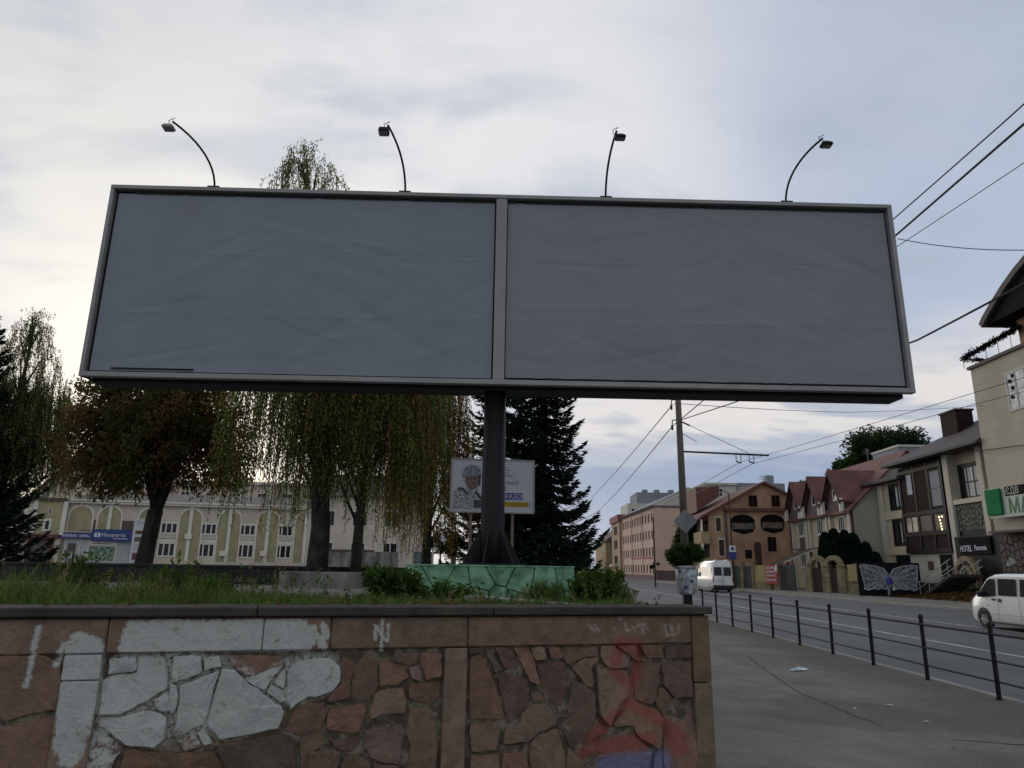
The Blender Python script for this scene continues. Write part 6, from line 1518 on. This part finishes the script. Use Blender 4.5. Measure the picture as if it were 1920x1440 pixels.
# ------------------------------------------------------------------ utility pole, road sign, wires
up_ = thing('utility_pole', 'tall concrete trolley-wire pole with a side arm, standing by the guard rail end', 'pole', (6.93, 30.2, 0))
M['polec'] = mat('polec', (0.11, 0.095, 0.075), 0.9, 0.3, 1.2, 0.3, 30, stretch=(1, 1, .3))
MB().tube([(0, 0, -.3), (0, 0, 5), (-.02, 0, 10.2)], [.17, .15, .115], 14).build('shaft', M['polec'], up_, smooth=True)
MB().tube([(0, 0, 6.62), (1.9, 0, 6.56), (3.75, 0, 6.50)], .04, 8).build('side_arm', M['black_metal'], up_)
MB().tube([(.02, 0, 7.95), (.45, 0, 7.75)], .035, 6).build('stay_clamp', M['black_metal'], up_)
MB().tube([(.45, 0, 7.75), (2.9, 0, 6.58)], .012, 5).build('stay_wire', M['black_metal'], up_)
for (z, x) in ((8.75, -.30), (7.85, -.30)):
    MB().tube([(0, 0, z + .15), (x, 0, z + .13), (x - .02, 0, z - .15)], .028, 6).build('insulator_hook', M['black_metal'], up_)
    MB().cyl((x - .02, 0, z - .30), .05, .2, 10).build('insulator', M['dark_paint'], up_)
MB().tube([(.1, 0, 7.4), (.7, 0, 7.05)], .014, 5).build('bracket', M['black_metal'], up_)
for x in (2.45, 3.0):
    h = MB(); h.tube([(x - .1, 0, 6.55), (x - .1, 0, 6.2)], .018, 5); h.tube([(x + .1, 0, 6.55), (x + .1, 0, 6.15)], .018, 5); h.tube([(x - .1, 0, 6.22), (x + .1, 0, 6.15)], .03, 5); h.build('wire_hanger', M['black_metal'], up_)
ds = thing('road_sign', 'grey diamond road sign seen from behind, fixed to the concrete pole', 'road sign', (6.93, 29.98, 0))
b = MB(); b.prism([(-.5, 3.66), (0, 3.16), (.5, 3.66), (0, 4.16)], 'y', -.02, .0); b.build('plate', mat('signback', (.20, .215, .215), .6, .12, 2), ds)
for z in (3.5, 3.85): MB().box(-.2, .2, .0, .05, z - .02, z + .02).build('clamp', M['grey_metal'], ds)
ds.location.y = 29.95
pl_ = thing('street_planter', 'ball-shaped bush in a pale blue and white planter on a dark pedestal', 'planter', (5.74, 25.0, 0))
MB().bbox(-.14, .14, -.14, .14, 0, .90, .02).build('pedestal', M['black_metal'], pl_)
M['potglaze'] = mat('potglaze', (.22, .27, .34), .55, .35, 6, col2=(.38, .42, .45), detail=3)
b = MB(); b.tube([(0, 0, .90), (0, 0, 1.05), (0, 0, 1.5), (0, 0, 1.80)], [.24, .33, .36, .34], 20); b.build('pot', M['potglaze'], pl_, smooth=True)
MB().tube([(0, 0, 1.79), (0, 0, 1.84)], [.37, .37], 20).build('pot_rim', M['letterwhite'], pl_)
for k, (a, z, mm) in enumerate([(-1.9, 1.15, 'signblue'), (-1.3, 1.35, 'signblue'), (-1.6, 1.55, 'letterwhite'), (-2.2, 1.4, 'yellowpanel'), (-1.0, 1.1, 'yellowpanel'), (-1.5, 1.0, 'letterwhite'), (-2.4, 1.65, 'signblue')]):
    c, s = math.cos(a), math.sin(a); q = Vector((c, s, 0)) * .365; t_ = Vector((-s, c, 0)) * .07
    MB().poly([q - t_ + Vector((0, 0, z)), q + Vector((0, 0, z - .06)), q + t_ + Vector((0, 0, z)), q + Vector((0, 0, z + .06))]).build('pot_motif', M[mm], pl_)
MB().tube([(0, 0, 1.6), (0, 0, 2.2)], [.04, .03], 6).build('stem', M['bark'], pl_)
CC = []
for i in range(46):
    d = unit(nr.normal(size=3)); c = np.array([0, 0, 2.18]) + d * np.array([.50, .50, .26]); dd = unit(nr.normal(size=(170, 3))); CC.append(c + dd * .22 * nr.uniform(.4, 1.1, (170, 1)))
C = np.concatenate(CC); fast_quads('foliage', leaf_quads(C, nr.uniform(.03, .055, len(C)), nr.uniform(.015, .028, len(C)), unit(C - np.array([0, 0, 2.1])), 1.1), palette(len(C), [(0.035, 0.07, 0.02), (0.055, 0.10, 0.03), (0.022, 0.045, 0.016), (0.05, 0.055, 0.03)], [3, 2, 3, 1]), M['leaf'], pl_)
def wire(name, label, pts, r, sag=0.0, cat='cable', n=14):
    out = []
    for a, c in zip(pts, pts[1:]):
        a, c = Vector(a), Vector(c)
        for i in range(n):
            s = i / n; q = a.lerp(c, s); q.z -= sag * 4 * s * (1 - s); out.append(q)
    out.append(Vector(pts[-1]))
    o = MB().tube(out, r, 5).build(name, M['black_metal']); tag(o, label, cat); return o
A_, B_ = (6.6, 30.2, 8.6), (6.6, 30.2, 7.7)
wire('overhead_cable', 'upper overhead cable running from the concrete pole down the street behind it', [A_, (7.1, 66, 8.4), (8.2, 110, 8.2)], .022, .12)
wire('overhead_cable', 'lower overhead cable running from the concrete pole down the street behind it', [B_, (8.5, 80, 7.6), (10, 130, 7.5)], .022, .25)
wire('overhead_cable', 'thin upper cable coming out right of the billboard and rising towards the top right', [A_, (6.93, 9, 8.02), (6.95, -12, 8.25)], .012, .10)
wire('overhead_cable', 'thick dark cable right of the billboard, second from the top', [B_, (7.22, 9.0, 8.0), (7.3, -12, 8.2)], .02, .04)
wire('overhead_cable', 'thin cable right of the billboard, third from the top', [(6.95, 30.2, 9.6), (8.05, 9, 8.0), (8.1, -12, 8.3)], .008, .10)
wire('overhead_cable', 'slack thin loop of cable right of the billboard that crosses two others', [(7.25, 12.6, 7.95), (8.9, 10.0, 6.6), (11.5, 8.2, 6.45)], .008, .16)
wire('contact_wire', 'thick trolley wire right of the billboard, passing in front of the curved canopy', [(7.0, 30.2, 8.0), (7.93, 13.6, 6.22), (8.05, 8, 6.2), (8.1, -12, 6.2)], .02, .02)
wire('contact_wire', 'left trolley wire climbing right from the hangers of the side arm', [(9.4, 30.2, 6.17), (11.6, 17.8, 6.2), (13.2, 6, 6.2)], .008, .02)
wire('contact_wire', 'right trolley wire climbing right from the hangers of the side arm', [(9.95, 30.2, 6.13), (12.4, 19.1, 6.2), (15, 6, 6.2)], .008, .02)
wire('contact_wire', 'left trolley wire running away down the street from the side arm', [(9.4, 30.2, 6.17), (10.5, 70, 6.1), (13, 130, 6.0)], .012, .1)
wire('contact_wire', 'right trolley wire running away down the street from the side arm', [(9.95, 30.2, 6.13), (11.4, 70, 6.1), (14, 130, 6.0)], .012, .1)
wire('overhead_cable', 'slack cable with small beads crossing the street from the pole top to the beige building', [(7.0, 30.2, 8.72), (18, 37.9, 10.15), (33.0, 49.5, 13.35)], .014, .06)
wire('overhead_cable', 'dark cable fixed along the beige building under its eaves', [(32.8, 51.9, 10.4), (32.75, 40, 9.6)], .03, .1)
sp_ = thing('street_lamp', 'slim brown lamp post in front of the orange house, carrying a blue and white sign', 'street lamp', (20.55, 70.0, 0))
MB().tube([(0, 0, -.1), (0, 0, 9.0)], [.10, .06], 8).build('pole', M['darkwood'], sp_)
MB().tube([(0, 0, 9.0), (-.5, -.2, 9.25), (-1.1, -.4, 9.3)], .04, 6).build('arm', M['darkwood'], sp_)
bs_ = thing('bus_stop_sign', 'blue and white stop sign on the brown lamp post above the white minibus', 'sign', (20.55, 69.86, 0))
MB().bbox(-.30, .30, -.03, .0, 3.45, 4.05, .01).build('upper_plate', M['letterwhite'], bs_); MB().bbox(-.34, .34, -.03, .0, 2.75, 3.44, .01).build('lower_plate', M['signblue'], bs_)
MB().box(-.14, .14, -.04, -.031, 3.6, 3.9).build('symbol', M['signblue'], bs_)
fl = thing('street_lamp', 'thin dark lamp post before the pink building', 'street lamp', (14.6, 78, 0)); MB().tube([(0, 0, -.1), (0, 0, 7.2)], [.10, .06], 8).build('pole', M['darkwood'], fl)
leafy(14.6, 78.3, 0, 2.6, .8, .45, 'little dark shrub at the foot of the thin lamp post', DG, [3, 2, 3], 55, n=500, leaf=.14, lobes=6, trunk_r=.05, name='shrub', cat='shrub')
for i, (x, y) in enumerate([(9.5, 132), (11.6, 140)]):
    t = thing('street_lamp', ['faraway lamp post nearest the spruce', 'faraway lamp post second from the spruce'][i], 'street lamp', (x, y, 0), 0); MB().tube([(0, 0, -.1), (0, 0, 7.5)], [.14, .1], 6).build('pole', M['dark_paint'], t)

# ------------------------------------------------------------------ vehicles (local: +y is the nose, x across)
def loft_body(par, name, secs, m, smooth=True):
    """secs: list of (y, [(x, z) half outline bottom->top])"""
    b = MB(); k = len(secs[0][1]); rings = []
    for y, o in secs:
        st = len(b.v)
        b.v += [(x, y, z) for x, z in o] + [(-x, y, z) for x, z in o[::-1]]; rings.append(st)
    n = 2 * k
    for a, c in zip(rings, rings[1:]):
        for i in range(n):
            j = (i + 1) % n; b.face((a + i, c + i, c + j, a + j))
    b.face([rings[0] + i for i in range(n)]); b.face([rings[-1] + i for i in range(n)][::-1])
    o = b.build(name, m, par, smooth=smooth)
    bm = bmesh.new(); bm.from_mesh(o.data); bmesh.ops.recalc_face_normals(bm, faces=bm.faces); bm.to_mesh(o.data); bm.free()
    md = o.modifiers.new('es', 'EDGE_SPLIT'); md.split_angle = math.radians(38)
    return o
def wheel(par, x, y, r, w_):
    t = MB(); sgn = 1 if x > 0 else -1
    R = [(r * .62, -w_ / 2), (r * .94, -w_ / 2), (r, -w_ * .32), (r, w_ * .32), (r * .94, w_ / 2), (r * .62, w_ / 2)]
    n = 24
    for (rr, yy) in R:
        for i in range(n): a = 2 * PI * i / n; t.v.append((yy, rr * math.cos(a), rr * math.sin(a)))
    for q in range(len(R)):
        p2 = (q + 1) % len(R)
        for i in range(n): j = (i + 1) % n; t.face((q * n + i, q * n + j, p2 * n + j, p2 * n + i))
    o = t.build('wheel', M['rubber'], par, loc=(x, y, r))
    rim = MB(); rim.tube([(sgn * w_ * .30, 0, 0), (sgn * w_ * .42, 0, 0)], [r * .62, r * .58], 20); rim.tube([(sgn * w_ * .42, 0, 0), (sgn * w_ * .50, 0, 0)], [r * .18, r * .14], 12)
    for i in range(7):
        a = 2 * PI * i / 7; c, s = math.cos(a), math.sin(a); q = Vector((sgn * w_ * .43, c * r * .18, s * r * .18)); e = Vector((sgn * w_ * .46, c * r * .56, s * r * .56)); rim.tube([q, e], [r * .09, r * .075], 5)
    rim.build('rim', M['grey_metal'], o)
    return o
M['chrome'] = mat('chrome', (.45, .45, .46), .25, 0, metal=.8); M['redlamp'] = mat('redlamp', (.28, .02, .015), .25, 0); M['amber'] = mat('amber', (.45, .2, .03), .25, 0)
M['plate'] = mat('plate', (.55, .55, .52), .5, .05); M['blacktrim'] = mat('blacktrim', (.015, .015, .016), .5, .1)
# -- white van in the near lane, nose pointing up the street
van = thing('white_van', 'small white delivery van on the road, its left side cut by the right edge', 'van', (17.33, 25.05, -.12), 0.0)
W = .845
def sec(y, zb, zbelt, zroof, wb, wbelt, wroof):
    return (y, [(wb * .92, zb), (wb, zb + .10), (wbelt, (zb + zbelt) / 2 + .05), (wbelt * .995, zbelt), (wroof + (wbelt - wroof) * .35, zbelt + (zroof - zbelt) * .6), (wroof + .02, zroof - .10), (wroof * .86, zroof - .015), (wroof * .4, zroof)])
S_ = [sec(-2.2, .36, 1.0, 1.74, .80, .82, .70), sec(-2.12, .26, 1.0, 1.83, W - .01, W, .73), sec(-1.0, .22, 1.0, 1.865, W, W + .005, .745), sec(.3, .22, 1.0, 1.87, W, W + .005, .75), sec(.75, .22, 1.0, 1.845, W, W + .003, .745), sec(1.05, .22, 1.0, 1.77, W, W, .735),
      sec(1.45, .22, 1.0, 1.50, W - .005, W - .005, .70), sec(1.75, .22, 1.0, 1.22, W - .02, W - .015, .70), sec(1.92, .23, .98, 1.07, W - .04, W - .04, .72), sec(2.08, .24, .88, .98, .78, .775, .70), sec(2.18, .28, .74, .86, .70, .70, .62), sec(2.23, .36, .60, .70, .58, .60, .54)]
vb = loft_body(van, 'body', S_, M['white_paint'])
for y in (1.33, -1.40):
    for x in (-.775, .775): wheel(van, x, y, .31, .19)
for y in (1.33, -1.40):
    for sx in (-1, 1):
        a = MB(); 
        for k in range(12):
            t0, t1 = PI * k / 12 - .05, PI * (k + 1) / 12 - .05
            P = lambda r, t: (r * math.cos(t) + y, r * math.sin(t) + .31)
            q = [P(.33, t0), P(.40, t0), P(.40, t1), P(.33, t1)]
            a.prism(q, 'x', sx * (W - .03), sx * (W + .008))
        a.prism([(y + .345 * math.cos(PI * k / 14), .28 + .36 * math.sin(PI * k / 14)) for k in range(15)], 'x', sx * (W - .02), sx * (W + .004))
        a.build('wheel_arch', M['blacktrim'], van)
def side_x(z, y):   # outer skin x at height z near mid body
    return W + .006 - max(0, z - 1.0) * .105
for sx in (-1, 1):
    def pane(name, pts, m=M['glass'], off=.010):
        v = [(sx * (side_x(z, y) + off), y, z) for y, z in pts]
        v = v if sx < 0 else v[::-1]
        b = MB(); b.poly(v); return b.build(name, m, van)
    pane('front_door_window', [(1.48, 1.06), (1.40, 1.24), (1.02, 1.62), (.85, 1.69), (.58, 1.69), (.58, 1.12)], off=.02)
    pane('side_window', [(.42, 1.14), (.42, 1.69), (-.50, 1.69), (-.50, 1.14)], off=.02)
    pane('rear_side_window', [(-.68, 1.14), (-.68, 1.69), (-1.9, 1.68), (-1.95, 1.14)], off=.02)
    for yy in (.50, -.59):
        b = MB(); b.v = []; 
        z_ = [.32, .7, 1.0, 1.4, 1.74]
        for k in range(4): b.quad((sx * (side_x(z_[k], 0) + .007), yy - .006, z_[k]), (sx * (side_x(z_[k], 0) + .007), yy + .006, z_[k]), (sx * (side_x(z_[k + 1], 0) + .007), yy + .006, z_[k + 1]), (sx * (side_x(z_[k + 1], 0) + .007), yy - .006, z_[k + 1]))
        b.build('door_gap', M['blacktrim'], van)
    for (y0, y1, z) in ((.60, .78, 1.0), (.30, .44, 1.0)):
        MB().bbox(sx * W + (.0 if sx > 0 else -.035), sx * W + (.035 if sx > 0 else .0), y0, y1, z - .03 - (.05 if y0 < .5 else 0), z + .03, .01).build('door_handle', M['blacktrim'], van)
    m_ = MB(); x0, x1 = sorted((sx * (W - .02), sx * (W + .20))); m_.bbox(x0, x1, 1.18, 1.30, 1.06, 1.26, .03); m_.build('side_mirror', M['blacktrim'], van)
    MB().poly([(sx * (W - .05), 1.95, .80), (sx * (W - .02), 1.72, .88), (sx * (W - .03), 1.75, .98), (sx * (W - .13), 2.02, .95)][:: (1 if sx < 0 else -1)]).build('headlight', M['chrome'], van)
    MB().box(*sorted((sx * .70, sx * (W + .012))), -1.0, 1.0, .19, .26).build('sill', M['blacktrim'], van)
b = MB(); b.poly([(-.66, 1.72, 1.27), (.66, 1.72, 1.27), (.62, 1.16, 1.735), (-.62, 1.16, 1.735)]); b.build('windscreen', M['glass'], van)
MB().bbox(-.6, .6, 2.1, 2.25, .28, .46, .03).build('front_bumper', M['white_paint'], van)
MB().box(-W - .004, -W + .01, -.9, .9, .50, .515).build('body_crease', M['grey_metal'], van)
MB().bbox(-W - .006, -W + .01, -1.35, -1.17, .86, 1.02, .004).build('fuel_flap', M['white_paint'], van)
MB().bbox(-W - .012, -W + .01, 1.02, 1.10, .78, .82, .004).build('side_indicator', M['amber'], van)
MB().tube([(-.55, 1.62, 1.33), (-.1, 1.60, 1.36)], .01, 5).build('wiper', M['blacktrim'], van)
# -- white minibus seen from behind
mb = thing('white_minibus', 'white high-roof minibus driving away, seen from behind near the orange house', 'minibus', (17.75, 66.6, -.12), .02)
W2 = .90
def sec2(y, zb, zr, w_, wr): return (y, [(w_ * .94, zb), (w_, zb + .12), (w_, 1.1), (w_ * .985, 1.35), (wr + (w_ - wr) * .35, 2.0), (wr + .02, zr - .22), (wr * .86, zr - .05), (wr * .4, zr)])
loft_body(mb, 'body', [sec2(-2.75, .5, 2.58, .88, .74), sec2(-2.68, .38, 2.68, W2, .78), sec2(0, .36, 2.70, W2, .79), sec2(1.4, .36, 2.66, W2, .78), sec2(2.0, .36, 2.2, W2, .74), (2.6, [(.84, .36), (.9, .46), (.9, .9), (.88, 1.12), (.84, 1.22), (.8, 1.28), (.6, 1.32), (.3, 1.34)]), (3.0, [(.74, .42), (.78, .5), (.78, .75), (.76, .85), (.7, .92), (.6, .96), (.5, .98), (.2, 1.0)])], M['white_paint'])
for y in (1.95, -1.7):
    for x in (-.78, .78): wheel(mb, x, y, .33, .2)
for sx in (-1, 1):
    MB().quad((sx * .08, -2.765, 1.40), (sx * .76, -2.765, 1.40), (sx * .72, -2.755, 2.12), (sx * .08, -2.755, 2.12)).build('rear_window', M['glass'], mb)
    MB().bbox(*sorted((sx * .80, sx * .885)), -2.775, -2.74, .85, 1.32, .01).build('tail_light', M['redlamp'], mb)
    MB().quad((sx * (W2 + .004), 1.4, 1.35), (sx * (W2 + .004), -2.3, 1.35), (sx * .845, -2.3, 2.15), (sx * .845, 1.4, 2.15)).build('side_window', M['glass'], mb)
    MB().bbox(*sorted((sx * .9, sx * 1.15)), 1.8, 1.95, 1.3, 1.7, .03).build('side_mirror', M['blacktrim'], mb)
    MB().bbox(*sorted((sx * .32, sx * .62)), -2.72, -2.4, 2.60, 2.74, .03).build('roof_bump', M['white_paint'], mb)
MB().box(-.012, .012, -2.772, -2.75, .6, 2.2).build('door_gap', M['blacktrim'], mb)
MB().bbox(-.88, .88, -2.86, -2.70, .40, .60, .03).build('rear_bumper', M['blacktrim'], mb)
MB().box(-.5, -.02, -2.78, -2.765, .92, 1.04).build('number_plate', M['plate'], mb)
MB().box(-.9, .9, -2.5, 2.2, .18, .37).build('chassis', M['blacktrim'], mb)
def sec3(y, zb, zbelt, zr, w_, wr): return (y, [(w_ * .92, zb), (w_, zb + .1), (w_, .62), (w_ * .98, zbelt), (wr + (w_ - wr) * .4, zbelt + (zr - zbelt) * .55), (wr + .02, zr - .06), (wr * .85, zr - .01), (wr * .4, zr)])
# -- distant parked cars at the end of the street
for i, (x, y, c_, lab) in enumerate([(10.6, 118, (.05, .06, .09), 'tiny dark blue car parked far down the street nearest the spruce'), (12.4, 126, (.09, .10, .13), 'tiny grey-blue car parked far down the street beside the dark one')]):
    t = thing('parked_car', lab, 'car', (x, y, -.12), 0, None)
    loft_body(t, 'body', [sec3(-2.1, .4, .82, .95, .74, .66), sec3(-1.75, .22, .92, 1.38, .86, .62), sec3(0, .2, .92, 1.5, .87, .63), sec3(1.15, .2, .92, 1.02, .86, .66), sec3(2.1, .32, .7, .78, .70, .6)], mat('carfar', c_, .4, 0))
    MB().quad((-.6, -2.0, 1.0), (.6, -2.0, 1.0), (.55, -1.74, 1.36), (-.55, -1.74, 1.36)).build('rear_window', M['glass'], t)
    for y2 in (1.3, -1.3):
        for x2 in (-.76, .76): wheel(t, x2, y2, .31, .18)

# ------------------------------------------------------------------ person in blue
per = thing('person', 'person in a blue jacket and pale jeans carrying a white bag before the wings', 'person', (27.85, 55.45, 0), 0.35)
def skin_body(name, pts, edges, rad, m, parent, sub=2):
    me = bpy.data.meshes.new(name); me.from_pydata(pts, edges, []); o = bpy.data.objects.new(name, me); COL.objects.link(o)
    md = o.modifiers.new('s', 'SKIN'); 
    for i, r in enumerate(rad):
        me.skin_vertices[0].data[i].radius = (r, r * .9) if not isinstance(r, tuple) else r
    me.skin_vertices[0].data[0].use_root = True
    md2 = o.modifiers.new('u', 'SUBSURF'); md2.levels = sub; md2.render_levels = sub
    dg = bpy.context.evaluated_depsgraph_get(); m2 = bpy.data.meshes.new_from_object(o.evaluated_get(dg)); bpy.data.objects.remove(o)
    m2.materials.clear(); m2.materials.append(m); m2.polygons.foreach_set('use_smooth', [True] * len(m2.polygons))
    r_ = bpy.data.objects.new(name, m2); COL.objects.link(r_); r_.parent = parent; return r_
PS = [(0, 0, .86), (0, 0, 1.02), (0, -.02, 1.22), (0, -.03, 1.36), (0, -.04, 1.44), (0, -.05, 1.52), (0, -.06, 1.60),
      (-.17, -.02, 1.33), (-.24, -.02, 1.10), (-.25, -.10, .86), (-.25, -.13, .80), (.17, -.02, 1.33), (.25, -.02, 1.10), (.27, -.08, .86), (.27, -.11, .80),
      (-.09, 0, .82), (-.10, -.05, .46), (-.10, .02, .07), (-.10, -.12, .04), (.09, 0, .82), (.10, .07, .46), (.11, .14, .08), (.11, .02, .04)]
ED = [(0, 1), (1, 2), (2, 3), (3, 4), (4, 5), (5, 6), (3, 7), (7, 8), (8, 9), (9, 10), (3, 11), (11, 12), (12, 13), (13, 14), (0, 15), (15, 16), (16, 17), (17, 18), (0, 19), (19, 20), (20, 21), (21, 22)]
RD = [.14, .13, .15, .12, .055, .085, .075, .065, .052, .038, .035, .065, .052, .038, .035, .10, .07, .045, .04, .10, .07, .045, .04]
skin_body('body', PS, ED, RD, mat('skin', (.26, .15, .10), .6, .05), per)
jk = mat('jacket', (.055, .085, .33), .8, .2, 6, .3, 20); jn = mat('jeans', (.20, .235, .30), .85, .2, 6)
skin_body('jacket', [(0, 0, .80), (0, 0, 1.02), (0, -.02, 1.22), (0, -.03, 1.37), (0, -.05, 1.44), (-.18, -.02, 1.34), (-.26, -.02, 1.10), (-.27, -.09, .88), (.18, -.02, 1.34), (.27, -.02, 1.10), (.29, -.07, .88)],
          [(0, 1), (1, 2), (2, 3), (3, 4), (3, 5), (5, 6), (6, 7), (3, 8), (8, 9), (9, 10)], [.19, .185, .20, .16, .10, .095, .08, .06, .095, .08, .06], jk, per)
skin_body('trousers', [(0, 0, .86), (-.09, 0, .80), (-.10, -.05, .46), (-.10, .02, .10), (.09, 0, .80), (.10, .07, .46), (.11, .14, .11)], [(0, 1), (1, 2), (2, 3), (0, 4), (4, 5), (5, 6)], [.15, .115, .08, .065, .115, .08, .065], jn, per)
skin_body('hair', [(0, .0, 1.50), (0, -.02, 1.60), (0, -.05, 1.66)], [(0, 1), (1, 2)], [.085, .095, .06], mat('hair', (.05, .035, .025), .8, .3, 9), per)
for sx, yy in ((-1, .0), (1, .12)):
    skin_body('shoe', [(sx * .105, yy + .04, .05), (sx * .105, yy - .06, .045), (sx * .11, yy - .15, .035)], [(0, 1), (1, 2)], [.05, .05, .035], M['rubber'], per, 1)
for sx in (-1, 1):
    for k in range(4): skin_body('finger', [(sx * .26, -.11 - k * .018, .81), (sx * .262, -.115 - k * .018, .76 - .008 * (k in (1, 2))), (sx * .25, -.12 - k * .018, .725)], [(0, 1), (1, 2)], [.011, .010, .008], bpy.data.materials['skin'], per, 1)
    skin_body('thumb', [(sx * .25, -.10, .82), (sx * .235, -.085, .79), (sx * .235, -.08, .765)], [(0, 1), (1, 2)], [.012, .011, .009], bpy.data.materials['skin'], per, 1)
bag = tag(skin_body('carrier_bag', [(28.16, 55.42, .74), (28.17, 55.42, .60), (28.18, 55.42, .42)], [(0, 1), (1, 2)], [.03, .12, .13], mat('bagwhite', (.55, .57, .58), .6, .1, 4), None), 'white carrier bag hanging from the hand of the person in blue', 'bag')

# ------------------------------------------------------------------ litter
lt = MB()
P = [(-.18, -.05, .012), (-.06, -.09, .03), (.08, -.06, .018), (.19, -.02, .03), (.15, .06, .045), (.02, .05, .06), (-.1, .07, .03), (-.2, .03, .02), (0, 0, .07), (.1, .0, .05)]
lt.v = P
for q in ((0, 1, 8), (1, 2, 8), (2, 9, 8), (2, 3, 9), (3, 4, 9), (4, 5, 9), (5, 8, 9), (5, 6, 8), (6, 7, 8), (7, 0, 8)): lt.face(q)
lw = lt.build('wrapper', mat('wrapper', (.25, .40, .52), .35, .5, 9, col2=(.55, .62, .68)), loc=(5.02, 13.5, 0.0)); lw.rotation_euler = (0, 0, .4); tag(lw, 'crumpled pale blue plastic wrapper lying on the pavement by the rail', 'litter')
lp2 = mat('paperbit', (.42, .41, .38), .8, .2, 8)
for i, (x, y, lab) in enumerate([(4.35, 9.9, 'white scrap of paper on the asphalt, nearest the tar joint'), (4.85, 9.15, 'white paper scrap on the asphalt closest to the camera'), (4.95, 10.2, 'pale cigarette stub beside the paper scraps on the asphalt'), (3.4, 10.6, 'yellowish scrap on the pavement nearer the stone wall')]):
    b = MB(); r = .03 + .012 * (i % 3); b.v = [(r * math.cos(k * 1.05 + i) * rng.uniform(.6, 1.2), r * math.sin(k * 1.05 + i) * rng.uniform(.5, 1), rng.uniform(.004, .022)) for k in range(6)]; b.face(range(6))
    tag(b.build('paper_scrap', lp2, loc=(x, y, 0)), lab, 'litter')
n = 2200; C = np.stack([nr.uniform(1.9, 6.7, n), nr.uniform(6.5, 30, n), np.full(n, .006)], 1); C[:1000, 0] = 6.75 - np.abs(nr.normal(0, .45, 1000))
Q = leaf_quads(C, nr.uniform(.008, .022, n), nr.uniform(.004, .012, n), np.array([1, .3, 0.02]), .3); Q[:, :, 2] = .005 + .006 * nr.rand(n, 4)
o = fast_quads('pavement_debris', Q, palette(n, [(.09, .07, .045), (.14, .12, .09), (.06, .05, .03), (.30, .29, .26)], [3, 3, 3, .5]), M['leaf']); kind(o, 'stuff')
